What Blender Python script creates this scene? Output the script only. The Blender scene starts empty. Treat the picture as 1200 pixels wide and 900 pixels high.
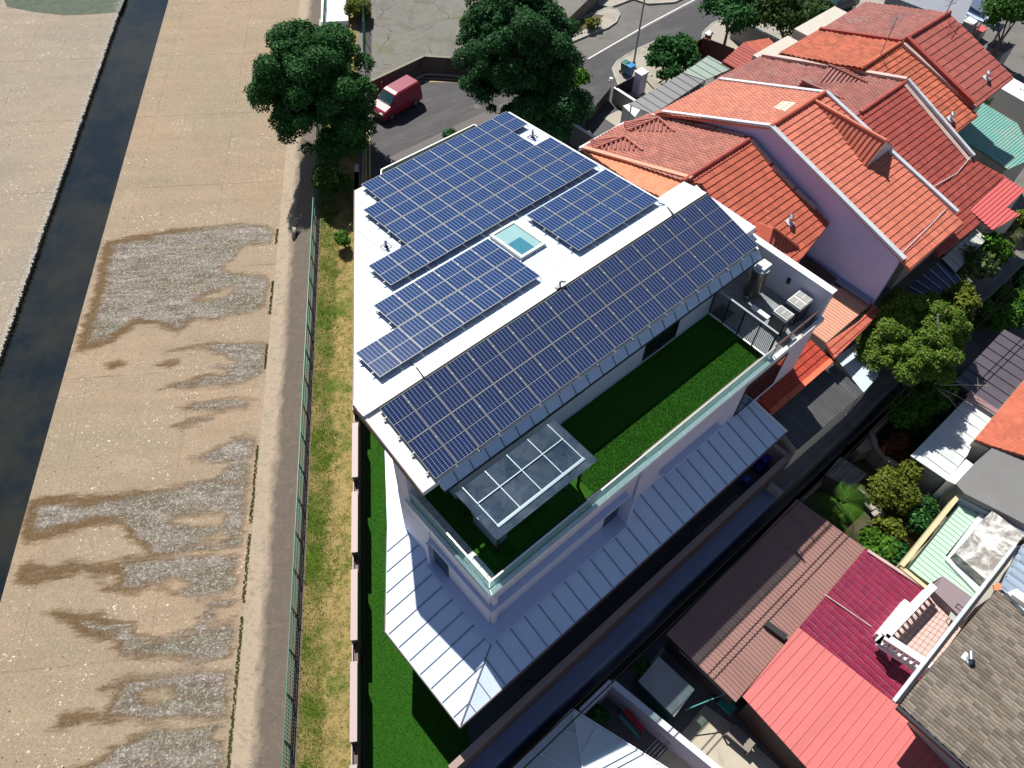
import bpy, math, random
import numpy as np
from mathutils import Matrix, Vector
random.seed(7); rng = np.random.default_rng(7)
C = bpy.context.scene.collection
SC = bpy.context.scene
rad = math.radians

# ------------------------------------------------------------------ camera (solved from the vanishing points)
F = 904.84; PITCH = rad(54.087); ROLL = rad(2.805); HEAD = rad(43.602); CAMZ = 36.0
_ea = np.array([math.cos(HEAD), math.sin(HEAD)]); _eb = np.array([-math.sin(HEAD), math.cos(HEAD)])
def _rot(v): return np.array([v[:2] @ _ea, v[:2] @ _eb, v[2]])
_f = np.array([0, math.cos(PITCH), -math.sin(PITCH)]); _r = np.array([1.0, 0, 0]); _u = np.cross(_r, _f)
_R = math.cos(ROLL)*_r + math.sin(ROLL)*_u; _U = -math.sin(ROLL)*_r + math.cos(ROLL)*_u
FW, RT, UP = _rot(_f), _rot(_R), _rot(_U)
cam = bpy.data.objects.new('camera', bpy.data.cameras.new('camera')); C.objects.link(cam)
M = Matrix.Identity(4)
for i in range(3):
    M[i][0], M[i][1], M[i][2] = RT[i], UP[i], -FW[i]
M[2][3] = CAMZ
cam.matrix_world = M
cam.data.sensor_width = 36; cam.data.lens = F*36/1200; cam.data.clip_start = 0.5; cam.data.clip_end = 3000
SC.camera = cam
# ------------------------------------------------------------------ sky, sun, exposure
SUNV = Vector((0.23, 0.73, 1.0)).normalized()
EL = math.asin(SUNV.z)
w = bpy.data.worlds.new('World'); SC.world = w; w.use_nodes = True
nt = w.node_tree; nt.nodes.clear()
sky = nt.nodes.new('ShaderNodeTexSky'); sky.sky_type = 'NISHITA'; sky.sun_disc = False
sky.sun_elevation = EL; sky.sun_rotation = math.atan2(SUNV.x, SUNV.y); sky.dust_density = 0.2; sky.air_density = 1.0; sky.ozone_density = 4.0
bg = nt.nodes.new('ShaderNodeBackground'); bg.inputs[1].default_value = 0.05
ow = nt.nodes.new('ShaderNodeOutputWorld')
cn = nt.nodes.new('ShaderNodeTexNoise'); cn.inputs['Scale'].default_value = 2.6; cn.inputs['Detail'].default_value = 9; cn.inputs['Roughness'].default_value = 0.58
ct = nt.nodes.new('ShaderNodeTexCoord'); nt.links.new(ct.outputs['Generated'], cn.inputs['Vector'])
cr = nt.nodes.new('ShaderNodeValToRGB'); cr.color_ramp.elements[0].position = 0.52; cr.color_ramp.elements[1].position = 0.66; cr.color_ramp.elements[1].color = (.8, .8, .8, 1); cr.color_ramp.elements[0].color = (0, 0, 0, 1)
nt.links.new(cn.outputs['Fac'], cr.inputs[0]); cx_ = nt.nodes.new('ShaderNodeMix'); cx_.data_type = 'RGBA'; cx_.inputs[7].default_value = (7.0, 7.4, 8.0, 1)
nt.links.new(cr.outputs[0], cx_.inputs[0]); nt.links.new(sky.outputs[0], cx_.inputs[6])
nt.links.new(cx_.outputs[2], bg.inputs[0]); nt.links.new(bg.outputs[0], ow.inputs[0])
sl = bpy.data.lights.new('sun', 'SUN'); sl.energy = 5.0; sl.angle = rad(0.5); sl.color = (1.0, 0.955, 0.88)
so = bpy.data.objects.new('sun', sl); C.objects.link(so)
so.rotation_euler = SUNV.to_track_quat('Z', 'Y').to_euler(); so.location = (0, 0, 60)
SC.view_settings.view_transform = 'Standard'; SC.view_settings.look = 'None'
SC.view_settings.exposure = 0.5; SC.view_settings.gamma = 1.0; SC.view_settings.use_curve_mapping = False
SC.cycles.max_bounces = 6; SC.cycles.transparent_max_bounces = 12

# ------------------------------------------------------------------ rays from the calibrated camera
def hit(px, py, x=None, y=None, z=None, pl=None):
    d = (px-600)*RT - (py-450)*UP + F*FW
    if pl is not None:      # z = a + b x + c y
        a, b, c = pl; t = (a-CAMZ)/(d[2]-b*d[0]-c*d[1])
    elif z is not None: t = (z-CAMZ)/d[2]
    elif x is not None: t = x/d[0]
    else: t = y/d[1]
    p = d*t; return (float(p[0]), float(p[1]), float(p[2]+CAMZ))
def g2(px, py, z): return hit(px, py, z=z)[:2]
def gp(pts, z): return [hit(a, b, z=z)[:2] for a, b in pts]
def pp(pts, pl): return [hit(a, b, pl=pl)[:2] for a, b in pts]
BETA = rad(98.759-43.602)
cv = np.array([math.cos(BETA), math.sin(BETA)]); nv = np.array([math.sin(BETA), -math.cos(BETA)])
def TS(t, s): return (float(t*nv[0]+s*cv[0]), float(t*nv[1]+s*cv[1]))
def tsof(p): return (float(p[0]*nv[0]+p[1]*nv[1]), float(p[0]*cv[0]+p[1]*cv[1]))

# ------------------------------------------------------------------ materials
def new_mat(name):
    m = bpy.data.materials.new(name); m.use_nodes = True
    n = m.node_tree.nodes; b = n['Principled BSDF']; return m, m.node_tree, n, b
def ramp(nt, fac, stops):
    r = nt.nodes.new('ShaderNodeValToRGB'); e = r.color_ramp.elements
    while len(e) < len(stops): e.new(0.5)
    for i, (p, c) in enumerate(stops):
        e[i].position = p; e[i].color = (c[0], c[1], c[2], 1) if not isinstance(c, float) else (c, c, c, 1)
    nt.links.new(fac, r.inputs[0]); return r.outputs[0]
def noise(nt, scale, detail=4, rough=0.6, vec=None, sc3=None, dist=0.0):
    t = nt.nodes.new('ShaderNodeTexNoise'); t.inputs['Scale'].default_value = scale; t.inputs['Detail'].default_value = detail
    t.inputs['Roughness'].default_value = rough; t.inputs['Distortion'].default_value = dist
    if vec is None: vec = nt.nodes.new('ShaderNodeTexCoord').outputs['Object']
    if sc3:
        if len(sc3) > 3:
            m0 = nt.nodes.new('ShaderNodeMapping'); m0.inputs['Rotation'].default_value[2] = sc3[3]; nt.links.new(vec, m0.inputs[0]); vec = m0.outputs[0]
        mp = nt.nodes.new('ShaderNodeMapping'); mp.inputs['Scale'].default_value = sc3[:3]
        nt.links.new(vec, mp.inputs[0]); vec = mp.outputs[0]
    nt.links.new(vec, t.inputs['Vector']); return t.outputs['Fac']
def mixc(nt, fac, a, b, mode='MIX'):
    m = nt.nodes.new('ShaderNodeMix'); m.data_type = 'RGBA'; m.blend_type = mode
    for sock, v in ((m.inputs[0], fac), (m.inputs[6], a), (m.inputs[7], b)):
        if hasattr(v, 'is_output') or isinstance(v, bpy.types.NodeSocket): nt.links.new(v, sock)
        elif isinstance(v, (int, float)): sock.default_value = v
        else: sock.default_value = (v[0], v[1], v[2], 1)
    return m.outputs[2]
def math_(nt, op, a, b=None, clamp=False):
    m = nt.nodes.new('ShaderNodeMath'); m.operation = op; m.use_clamp = clamp
    for i, v in enumerate((a, b)):
        if v is None: continue
        if isinstance(v, bpy.types.NodeSocket): nt.links.new(v, m.inputs[i])
        else: m.inputs[i].default_value = v
    return m.outputs[0]
def attr(nt, name):
    a = nt.nodes.new('ShaderNodeAttribute'); a.attribute_name = name; return a
def bump(nt, b, h, strength=0.3, dist=0.02):
    bp = nt.nodes.new('ShaderNodeBump'); bp.inputs['Strength'].default_value = strength; bp.inputs['Distance'].default_value = dist
    nt.links.new(h, bp.inputs['Height']); nt.links.new(bp.outputs[0], b.inputs['Normal'])
def mul(c, k): return tuple(min(1, max(0, v*k)) for v in c)
MC = {}
def weathered(name, col, rough=0.6, var=0.18, scale=1.2, fine=14, dirt=None, dirt_amt=0.5, metal=0.0, bmp=0.15, spec=None, streak=None):
    if name in MC: return MC[name]
    m, nt, n, b = new_mat(name)
    n1 = noise(nt, scale, 5, 0.65); n2 = noise(nt, fine, 4, 0.7)
    base = mixc(nt, n1, mul(col, 1-var), mul(col, 1+var))
    base = mixc(nt, math_(nt, 'MULTIPLY', n2, 0.5), base, mul(col, 1-var*1.2))
    if dirt is not None:
        nd = noise(nt, scale*0.7, 6, 0.7, sc3=streak, dist=0.5)
        base = mixc(nt, math_(nt, 'MULTIPLY', ramp(nt, nd, [(0.47, 0.0), (0.66, 1.0)]), dirt_amt), base, dirt)
    nt.links.new(base, b.inputs['Base Color']); b.inputs['Roughness'].default_value = rough; b.inputs['Metallic'].default_value = metal
    if spec is not None: b.inputs['Specular IOR Level'].default_value = spec
    if bmp: bump(nt, b, n2, bmp, 0.01)
    MC[name] = m; return m
def plain(name, col, rough=0.5, metal=0.0, spec=None):
    if name in MC: return MC[name]
    m, nt, n, b = new_mat(name)
    nn = noise(nt, 6, 3); nt.links.new(mixc(nt, nn, mul(col, 0.9), mul(col, 1.08)), b.inputs['Base Color'])
    b.inputs['Roughness'].default_value = rough; b.inputs['Metallic'].default_value = metal
    if spec is not None: b.inputs['Specular IOR Level'].default_value = spec
    MC[name] = m; return m
def tile_mat(name, col, var=0.22, rough=0.62, dirt=(0.05, 0.035, 0.03), dirt_amt=0.35, patch=None, dscale=0.5, spec=0.35):
    m, nt, n, b = new_mat(name)
    rnd = attr(nt, 'tilerand').outputs['Fac']
    base = mixc(nt, rnd, mul(col, 1-var*1.5), mul(col, 1+var*1.3))
    nz = noise(nt, dscale, 6, 0.7, dist=0.4)
    base = mixc(nt, math_(nt, 'MULTIPLY', ramp(nt, nz, [(0.45, 0.0), (0.72, 1.0)]), dirt_amt), base, dirt)
    nf = noise(nt, 22, 4, 0.7)
    base = mixc(nt, math_(nt, 'MULTIPLY', ramp(nt, nf, [(0.4, 0.0), (0.8, 1.0)]), 0.35), base, mul(col, 0.62))
    base = mixc(nt, math_(nt, 'MULTIPLY', ramp(nt, noise(nt, 2.6, 7, 0.85), [(0.52, 0.0), (0.7, 1.0)]), 0.45), base, mul(dirt, 1.3))
    base = mixc(nt, math_(nt, 'MULTIPLY', ramp(nt, noise(nt, 0.9, 5, 0.75), [(0.55, 0.0), (0.7, 1.0)]), 0.35), base, (min(1, col[0]*1.25), col[1]*1.7, col[2]*1.8))
    if patch: base = mixc(nt, math_(nt, 'MULTIPLY', ramp(nt, noise(nt, dscale*1.7, 5, 0.75, dist=1.0), [(0.56, 0.0), (0.63, 1.0)]), patch[1]), base, patch[0])
    nt.links.new(base, b.inputs['Base Color']); b.inputs['Roughness'].default_value = rough; b.inputs['Specular IOR Level'].default_value = spec
    bump(nt, b, nf, 0.25, 0.01); return m
def foliage_mat(name, col, col2, tip=None):
    m, nt, n, b = new_mat(name)
    rnd = attr(nt, 'tilerand').outputs['Fac']
    base = mixc(nt, rnd, col, col2)
    if tip: base = mixc(nt, ramp(nt, rnd, [(0.93, 0.0), (0.97, 1.0)]), base, tip)
    base = mixc(nt, math_(nt, 'MULTIPLY', noise(nt, 0.9, 3), 0.5), base, mul(col, 0.7))
    nt.links.new(base, b.inputs['Base Color']); b.inputs['Roughness'].default_value = 0.6; b.inputs['Specular IOR Level'].default_value = 0.12
    tr = nt.nodes.new('ShaderNodeBsdfTranslucent'); nt.links.new(base, tr.inputs[0])
    mx = nt.nodes.new('ShaderNodeMixShader'); mx.inputs[0].default_value = 0.18
    out = n['Material Output']; nt.links.new(b.outputs[0], mx.inputs[1]); nt.links.new(tr.outputs[0], mx.inputs[2]); nt.links.new(mx.outputs[0], out.inputs[0])
    return m
def glass_mat(name, tint=(0.6, 0.85, 0.85), opac=0.25, rough=0.03, spec=0.5, fk=1.5):
    if name in MC: return MC[name]
    m, nt, n, b = new_mat(name)
    b.inputs['Base Color'].default_value = (*tint, 1); b.inputs['Roughness'].default_value = rough; b.inputs['Specular IOR Level'].default_value = spec
    tr = nt.nodes.new('ShaderNodeBsdfTransparent'); tr.inputs[0].default_value = (*[0.35+0.65*c for c in tint], 1)
    fr = nt.nodes.new('ShaderNodeFresnel'); fr.inputs[0].default_value = 1.5
    mx = nt.nodes.new('ShaderNodeMixShader'); nt.links.new(math_(nt, 'ADD', math_(nt, 'MULTIPLY', fr.outputs[0], fk), opac, True), mx.inputs[0])
    nt.links.new(tr.outputs[0], mx.inputs[1]); nt.links.new(b.outputs[0], mx.inputs[2])
    nt.links.new(mx.outputs[0], n['Material Output'].inputs[0]); MC[name] = m; return m

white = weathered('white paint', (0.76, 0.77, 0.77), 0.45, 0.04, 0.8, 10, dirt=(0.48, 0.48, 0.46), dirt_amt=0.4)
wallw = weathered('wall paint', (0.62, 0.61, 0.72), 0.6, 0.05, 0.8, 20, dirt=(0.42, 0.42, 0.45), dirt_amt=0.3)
metalroof = weathered('white metal roofing', (0.58, 0.68, 0.86), 0.4, 0.05, 0.6, 8, dirt=(0.48, 0.57, 0.72), dirt_amt=0.4)
conc = weathered('concrete', (0.33, 0.31, 0.28), 0.85, 0.18, 0.6, 12, dirt=(0.12, 0.11, 0.1), dirt_amt=0.5)
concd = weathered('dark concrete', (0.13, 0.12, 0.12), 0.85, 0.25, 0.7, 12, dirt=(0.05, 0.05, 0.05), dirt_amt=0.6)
brownw = weathered('brown wall paint', (0.085, 0.05, 0.045), 0.55, 0.1, 1, 12)
pinkcap = weathered('pinkish coping', (0.42, 0.33, 0.32), 0.6, 0.05, 1, 12)
steel = plain('steel', (0.5, 0.5, 0.5), 0.3, 0.9)
alu = plain('aluminium', (0.20, 0.205, 0.19), 0.5, 0.2)
darkm = plain('dark metal', (0.03, 0.03, 0.035), 0.45, 0.3)
black = plain('black rubber', (0.012, 0.012, 0.013), 0.6)
greym = plain('grey metal', (0.25, 0.26, 0.28), 0.45, 0.4)
green_rail = plain('green painted steel', (0.05, 0.15, 0.10), 0.5, 0.2)
bark = weathered('bark', (0.16, 0.12, 0.09), 0.9, 0.3, 3, 20)
winglass = plain('window glass', (0.01, 0.012, 0.015), 0.08, 0, 0.8)
soil = weathered('soil', (0.10, 0.075, 0.05), 0.95, 0.35, 0.7, 9, dirt=(0.03, 0.04, 0.015), dirt_amt=0.6)

# ------------------------------------------------------------------ mesh building
class MB:
    def __init__(s): s.v = []; s.f = []; s.mi = []; s.at = []; s.cur = 0
    def add(s, vs, fs, a=None):
        o = len(s.v); s.v.extend([tuple(map(float, p)) for p in vs])
        for f in fs:
            s.f.append(tuple(i+o for i in f)); s.mi.append(s.cur); s.at.append(random.random() if a is None else a)
    def box(s, x0, x1, y0, y1, z0, z1):
        s.prism([(x0, y0), (x1, y0), (x1, y1), (x0, y1)], z0, z1)
    def prism(s, poly, z0, z1):
        """z0/z1 may be numbers or functions of (x, y)"""
        if area(poly) < 0: poly = poly[::-1]
        n = len(poly); f0 = z0 if callable(z0) else (lambda x, y: z0); f1 = z1 if callable(z1) else (lambda x, y: z1)
        vs = [(x, y, f0(x, y)) for x, y in poly]+[(x, y, f1(x, y)) for x, y in poly]
        s.add(vs, [tuple(range(n))[::-1], tuple(range(n, 2*n))]+[(i, (i+1) % n, (i+1) % n+n, i+n) for i in range(n)])
    def bar(s, a, b, w, h, up=(0, 0, 1)):
        a = Vector(a); b = Vector(b); d = (b-a)
        if d.length < 1e-6: return
        d.normalize(); u = Vector(up)
        if abs(d.dot(u)) > 0.98: u = Vector((1, 0, 0))
        sd = d.cross(u).normalized(); u = sd.cross(d).normalized(); sd *= w/2; u *= h/2
        vs = [a-sd-u, a+sd-u, a+sd+u, a-sd+u, b-sd-u, b+sd-u, b+sd+u, b-sd+u]
        s.add(vs, [(0, 1, 2, 3), (7, 6, 5, 4), (0, 4, 5, 1), (1, 5, 6, 2), (2, 6, 7, 3), (3, 7, 4, 0)])
    def tube(s, a, b, r, r2=None, n=8, cap=True):
        a = Vector(a); b = Vector(b); d = (b-a)
        if d.length < 1e-6: return
        d.normalize(); u = Vector((0, 0, 1)) if abs(d.z) < 0.95 else Vector((1, 0, 0))
        e = d.cross(u).normalized(); g = d.cross(e).normalized(); r2 = r if r2 is None else r2
        vs = [a+(e*math.cos(k*2*math.pi/n)+g*math.sin(k*2*math.pi/n))*r for k in range(n)]+[b+(e*math.cos(k*2*math.pi/n)+g*math.sin(k*2*math.pi/n))*r2 for k in range(n)]
        fs = [(k, k+n, (k+1) % n+n, (k+1) % n) for k in range(n)]
        if cap: fs += [tuple(range(n)), tuple(range(2*n-1, n-1, -1))]
        s.add(vs, fs)
    def path(s, pts, r, n=6):
        for a, b in zip(pts[:-1], pts[1:]): s.tube(a, b, r, n=n)
    def quad(s, *p): s.add(p, [tuple(range(len(p)))])
    def sheet(s, poly, z):
        if area(poly) < 0: poly = poly[::-1]
        f = z if callable(z) else (lambda x, y: z)
        s.add([(x, y, f(x, y)) for x, y in poly], [tuple(range(len(poly)))])
    def build(s, name, mat, parent=None, smooth=False, bevel=0):
        me = bpy.data.meshes.new(name); o = bpy.data.objects.new(name, me); C.objects.link(o)
        org = np.zeros(3); p = parent
        while p is not None: org = org+np.array(p.location); p = p.parent
        v = np.array(s.v, dtype=float).reshape(-1, 3)-org
        me.from_pydata([tuple(q) for q in v], [], s.f)
        ms = mat if isinstance(mat, (list, tuple)) else [mat]
        for m in ms: me.materials.append(m)
        if len(ms) > 1: me.polygons.foreach_set('material_index', s.mi)
        a = me.attributes.new('tilerand', 'FLOAT', 'FACE'); a.data.foreach_set('value', s.at)
        if smooth: me.polygons.foreach_set('use_smooth', [True]*len(me.polygons))
        if bevel:
            b = o.modifiers.new('bevel', 'BEVEL'); b.width = bevel; b.segments = 2; b.limit_method = 'ANGLE'
        me.update()
        if parent is not None: o.parent = parent
        return o
def area(p): return 0.5*sum(p[i][0]*p[(i+1) % len(p)][1]-p[(i+1) % len(p)][0]*p[i][1] for i in range(len(p)))
def tag(o, label=None, cat=None, group=None, kind=None):
    if label: o['label'] = label
    if cat: o['category'] = cat
    if group: o['group'] = group
    if kind: o['kind'] = kind
    return o
def thing(name, label, cat, loc=(0, 0, 0), group=None):
    o = bpy.data.objects.new(name, None); C.objects.link(o); o.location = loc; o.empty_display_size = 0.3
    return tag(o, label, cat, group)
def struct(mb, name, mat, **k): return tag(mb.build(name, mat, **k), kind='structure')
def copy_tree(o, parent=None):
    c = o.copy(); C.objects.link(c)
    if parent is not None: c.parent = parent
    for ch in list(o.children): copy_tree(ch, c)
    return c

def clip(poly, x0, x1, y0, y1):
    def cut(p, ins, inter):
        out = []
        for i in range(len(p)):
            a, b = p[i-1], p[i]
            if ins(b):
                if not ins(a): out.append(inter(a, b))
                out.append(b)
            elif ins(a): out.append(inter(a, b))
        return out
    for ax, val, sg in ((0, x0, 1), (0, x1, -1), (1, y0, 1), (1, y1, -1)):
        def inter(a, b):
            t = (val-a[ax])/(b[ax]-a[ax]); return (a[0]+t*(b[0]-a[0]), a[1]+t*(b[1]-a[1])) if ax == 1 else (val, a[1]+t*(b[1]-a[1]))
        poly = cut(poly, (lambda q: (q[ax]-val)*sg >= -1e-9), inter)
        if not poly: return []
    return poly
def inside(p, x, y):
    c = False; n = len(p)
    for i in range(n):
        x1, y1 = p[i]; x2, y2 = p[i-1]
        if (y1 > y) != (y2 > y) and x < (x2-x1)*(y-y1)/(y2-y1)+x1: c = not c
    return c
SHAPES = {
 'roll': [(0, 0.0), (0.18, 0.75), (0.36, 1.0), (0.54, 0.75), (0.72, 0.0)],
 'flat': [(0, 0.0), (0.06, 1.0), (0.12, 0.0)],
 'wave': [(0, 0.0), (0.25, 0.8), (0.5, 1.0), (0.75, 0.8)],
 'seam': [(0, 0.0), (0.02, 1.0), (0.05, 1.0), (0.07, 0.0)],
 'trap': [(0, 0.0), (0.15, 1.0), (0.45, 1.0), (0.6, 0.0)],
}
def relief(mb, poly, pl, along='x', down=-1, du=0.3, dv=0.33, shape='roll', amp=0.03, step=0.03, ang=0.0, stagger=False):
    """tiles or sheets laid over a sloping polygon. along: axis of the courses; down: sign of the downhill direction on the other axis.
    ang turns the courses in plan (radians)"""
    ca, sa = math.cos(ang), math.sin(ang)
    Q = [((x*ca+y*sa), (-x*sa+y*ca)) for x, y in poly]
    if along == 'y': Q = [(b, a) for a, b in Q]
    if area(Q) < 0: Q = Q[::-1]
    def zz(p, q):
        if along == 'y': p, q = q, p
        x, y = p*ca-q*sa, p*sa+q*ca; return x, y, pl[0]+pl[1]*x+pl[2]*y
    ps = [q[0] for q in Q]; qs = [q[1] for q in Q]
    sh = SHAPES[shape]; sh2 = sh+[(1.0, sh[0][1])]
    i0, i1 = math.floor(min(ps)/du), math.ceil(max(ps)/du); j0, j1 = math.floor(min(qs)/dv), math.ceil(max(qs)/dv)
    flipf = (along == 'y')
    for j in range(j0, j1):
        qa, qb = j*dv, (j+1)*dv; off = du/2 if (stagger and j % 2) else 0
        for i in range(i0-1, i1+1):
            r = random.random()
            for k in range(len(sh)):
                pa, pb = (i+sh2[k][0])*du+off, (i+sh2[k+1][0])*du+off; ha, hb = sh2[k][1]*amp, sh2[k+1][1]*amp
                if pb < min(ps) or pa > max(ps): continue
                ins = [inside(Q, p, q) for p, q in ((pa, qa), (pb, qa), (pb, qb), (pa, qb), ((pa+pb)/2, (qa+qb)/2))]
                full = all(ins)
                cell = [(pa, qa), (pb, qa), (pb, qb), (pa, qb)]
                if not full or dv > 2:
                    cell = clip(Q, pa, pb, qa, qb)
                    if len(cell) < 3: continue
                vs = []
                for p, q in cell:
                    x, y, z = zz(p, q); t = (p-pa)/(pb-pa); fr = (q-qa)/(qb-qa)
                    st = step*(1-fr if down < 0 else fr); vs.append((x, y, z+ha+(hb-ha)*t+st))
                f = tuple(range(len(vs)))
                mb.add(vs, [f[::-1] if flipf else f], r)
                ql = qa if down < 0 else qb
                if step > 0:
                    for m in range(len(cell)):
                        a, b = cell[m], cell[(m+1) % len(cell)]
                        if abs(a[1]-ql) < 1e-6 and abs(b[1]-ql) < 1e-6 and abs(a[0]-b[0]) > 1e-4:
                            A, B = vs[m], vs[(m+1) % len(cell)]
                            mb.add([A, B, (B[0], B[1], B[2]-step-amp*0.5), (A[0], A[1], A[2]-step-amp*0.5)], [(0, 3, 2, 1)], r)
def zpl(pl, d=0.0): return lambda x, y: pl[0]+pl[1]*x+pl[2]*y+d
def edge_strip(mb, pts, pl, w, h, lift=0.03):
    f = zpl(pl, lift)
    for a, b in zip(pts[:-1], pts[1:]): mb.bar((*a, f(*a)), (*b, f(*b)), w, h)

# ================================================================== GROUND, CANAL, ROAD
GZ = -3.0
m = MB(); m.box(-400, 400, -400, 400, -6.2, -6.0); struct(m, 'ground', soil)
def strip(name, mat, prof, s0=-70, s1=260, n=1):
    """prof: list of (t, z) swept along the canal"""
    m = MB()
    for k in range(len(prof)-1):
        (t0, z0), (t1, z1) = prof[k], prof[k+1]
        for q in range(n):
            a = s0+(s1-s0)*q/n; b = s0+(s1-s0)*(q+1)/n
            m.add([(*TS(t0, a), z0), (*TS(t1, a), z1), (*TS(t1, b), z1), (*TS(t0, b), z0)], [(0, 1, 2, 3)])
    return struct(m, name, mat)
ROT = -BETA
def canal_concrete(name, wet=False, pink=(0.375, 0.265, 0.180), tan=(0.315, 0.255, 0.175)):
    m, nt, n, b = new_mat(name)
    base = mixc(nt, ramp(nt, noise(nt, 0.09, 4, 0.6), [(0.4, 0.0), (0.62, 1.0)]), tan, pink)
    base = mixc(nt, ramp(nt, noise(nt, 0.5, 6, 0.7, sc3=(1.6, 0.35, 1, ROT)), [(0.35, 0.0), (0.75, 0.55)]), base, mul(tan, 0.62))
    base = mixc(nt, ramp(nt, noise(nt, 0.22, 6, 0.75, dist=1.0), [(0.55, 0.0), (0.75, 0.5)]), base, mul(tan, 1.35))
    base = mixc(nt, ramp(nt, noise(nt, 11, 6, 0.9), [(0.40, 0.75), (0.56, 0.0)]), base, mul(tan, 0.5))
    base = mixc(nt, ramp(nt, noise(nt, 17, 4, 0.9), [(0.56, 0.0), (0.68, 0.7)]), base, (0.58, 0.48, 0.37))
    sp = math_(nt, 'MULTIPLY', ramp(nt, noise(nt, 6.5, 3, 0.7), [(0.63, 0.0), (0.67, 1.0)]), ramp(nt, noise(nt, 0.33, 5, 0.75), [(0.45, 0.0), (0.6, 1.0)]))
    base = mixc(nt, sp, base, (0.72, 0.67, 0.57))
    base = mixc(nt, ramp(nt, noise(nt, 5.1, 2, 0.6), [(0.255, 1.0), (0.27, 0.0)]), base, (0.03, 0.022, 0.015))
    # cast joints of the concrete bays
    tc = nt.nodes.new('ShaderNodeTexCoord').outputs['Object']; mp = nt.nodes.new('ShaderNodeMapping'); mp.vector_type = 'POINT'; mp.inputs['Rotation'].default_value[2] = -BETA
    nt.links.new(tc, mp.inputs[0]); sp3 = nt.nodes.new('ShaderNodeSeparateXYZ'); nt.links.new(mp.outputs[0], sp3.inputs[0])
    wob = math_(nt, 'MULTIPLY', noise(nt, 1.5, 4, 0.7), 0.25)
    js = math_(nt, 'ABSOLUTE', math_(nt, 'SUBTRACT', math_(nt, 'FRACT', math_(nt, 'DIVIDE', math_(nt, 'ADD', sp3.outputs[0], wob), 8.7)), 0.5))
    jt = math_(nt, 'ABSOLUTE', math_(nt, 'SUBTRACT', math_(nt, 'FRACT', math_(nt, 'DIVIDE', math_(nt, 'ADD', sp3.outputs[1], wob), 6.1)), 0.5))
    j = math_(nt, 'MINIMUM', js, math_(nt, 'MULTIPLY', jt, 1.3))
    base = mixc(nt, math_(nt, 'MULTIPLY', ramp(nt, j, [(0.002, 1.0), (0.007, 0.0)]), ramp(nt, noise(nt, 0.8, 5, 0.8), [(0.42, 0.15), (0.6, 0.8)])), base, mul(tan, 0.42))
    if wet:
        d = attr(nt, 'wetdist').outputs['Fac']      # signed distance to the stain outline in metres, inside positive
        d0 = d
        tail = attr(nt, 'wettail').outputs['Fac']           # 1 at the bank, 0 far out on the floor
        d = math_(nt, 'ADD', d, math_(nt, 'MULTIPLY', math_(nt, 'SUBTRACT', noise(nt, 0.9, 9, 0.85, sc3=(3.0, 0.6, 1, ROT)), 0.5), 2.1))
        alg = ramp(nt, noise(nt, 0.40, 6, 0.75, sc3=(1.8, .5, 1, ROT)), [(0.44, 0.0), (0.58, 1.0)])
        inner = mixc(nt, alg, (0.27, 0.235, 0.21), (0.15, 0.145, 0.095))
        inner = mixc(nt, ramp(nt, noise(nt, 1.1, 8, 0.85, sc3=(3.0, .5, 1, ROT)), [(0.43, 0.9), (0.57, 0.0)]), inner, (0.105, 0.078, 0.050))
        inner = mixc(nt, ramp(nt, noise(nt, 6.5, 6, 0.95), [(0.44, 0.6), (0.54, 0.0)]), inner, (0.06, 0.05, 0.042))
        inner = mixc(nt, ramp(nt, noise(nt, 8.5, 4, 0.95), [(0.53, 0.0), (0.60, 0.55)]), inner, (0.62, 0.59, 0.55))
        inner = mixc(nt, ramp(nt, noise(nt, 0.8, 6, 0.8, sc3=(2.5, .6, 1, ROT)), [(0.60, 0.0), (0.66, 0.85)]), inner, mul(tan, 0.8))
        rim = mixc(nt, ramp(nt, noise(nt, 5, 6, 0.9), [(0.4, 0.0), (0.6, 1.0)]), (0.060, 0.034, 0.013), (0.15, 0.092, 0.04))
        col = mixc(nt, ramp(nt, math_(nt, 'ADD', d, 0.1), [(0.0, 0.0), (0.34, 0.92)]), base, rim)
        wide = math_(nt, 'MULTIPLY', math_(nt, 'SUBTRACT', 1.0, tail), 0.55)
        edge = math_(nt, 'SUBTRACT', math_(nt, 'ADD', d, math_(nt, 'MULTIPLY', math_(nt, 'SUBTRACT', noise(nt, 1.2, 8, 0.85, sc3=(2.6, .6, 1, ROT)), 0.58), 1.6)), wide)
        col = mixc(nt, ramp(nt, math_(nt, 'ADD', edge, .1), [(0.0, 0.0), (0.34, 1.0)]), col, inner)
        base = col
    nt.links.new(base, b.inputs['Base Color']); b.inputs['Roughness'].default_value = 0.9; b.inputs['Specular IOR Level'].default_value = 0.25
    bump(nt, b, noise(nt, 11, 6, 0.85), 0.5, 0.03); return m
cc = canal_concrete('canal concrete'); ccl = canal_concrete('left canal concrete', pink=(0.36, 0.285, 0.21), tan=(0.31, 0.262, 0.205))
ZF = -2.4; ZWAT = -2.72
strip('canal_floor_far_side', ccl, [(-80, 2.0), (-62, -0.5), (-50, ZF), (-27.0, ZF)])
strip('canal_channel_wall', concd, [(-27.0, ZF), (-26.9, -3.6), (-22.86, -3.6), (-22.76, ZF)])
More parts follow.
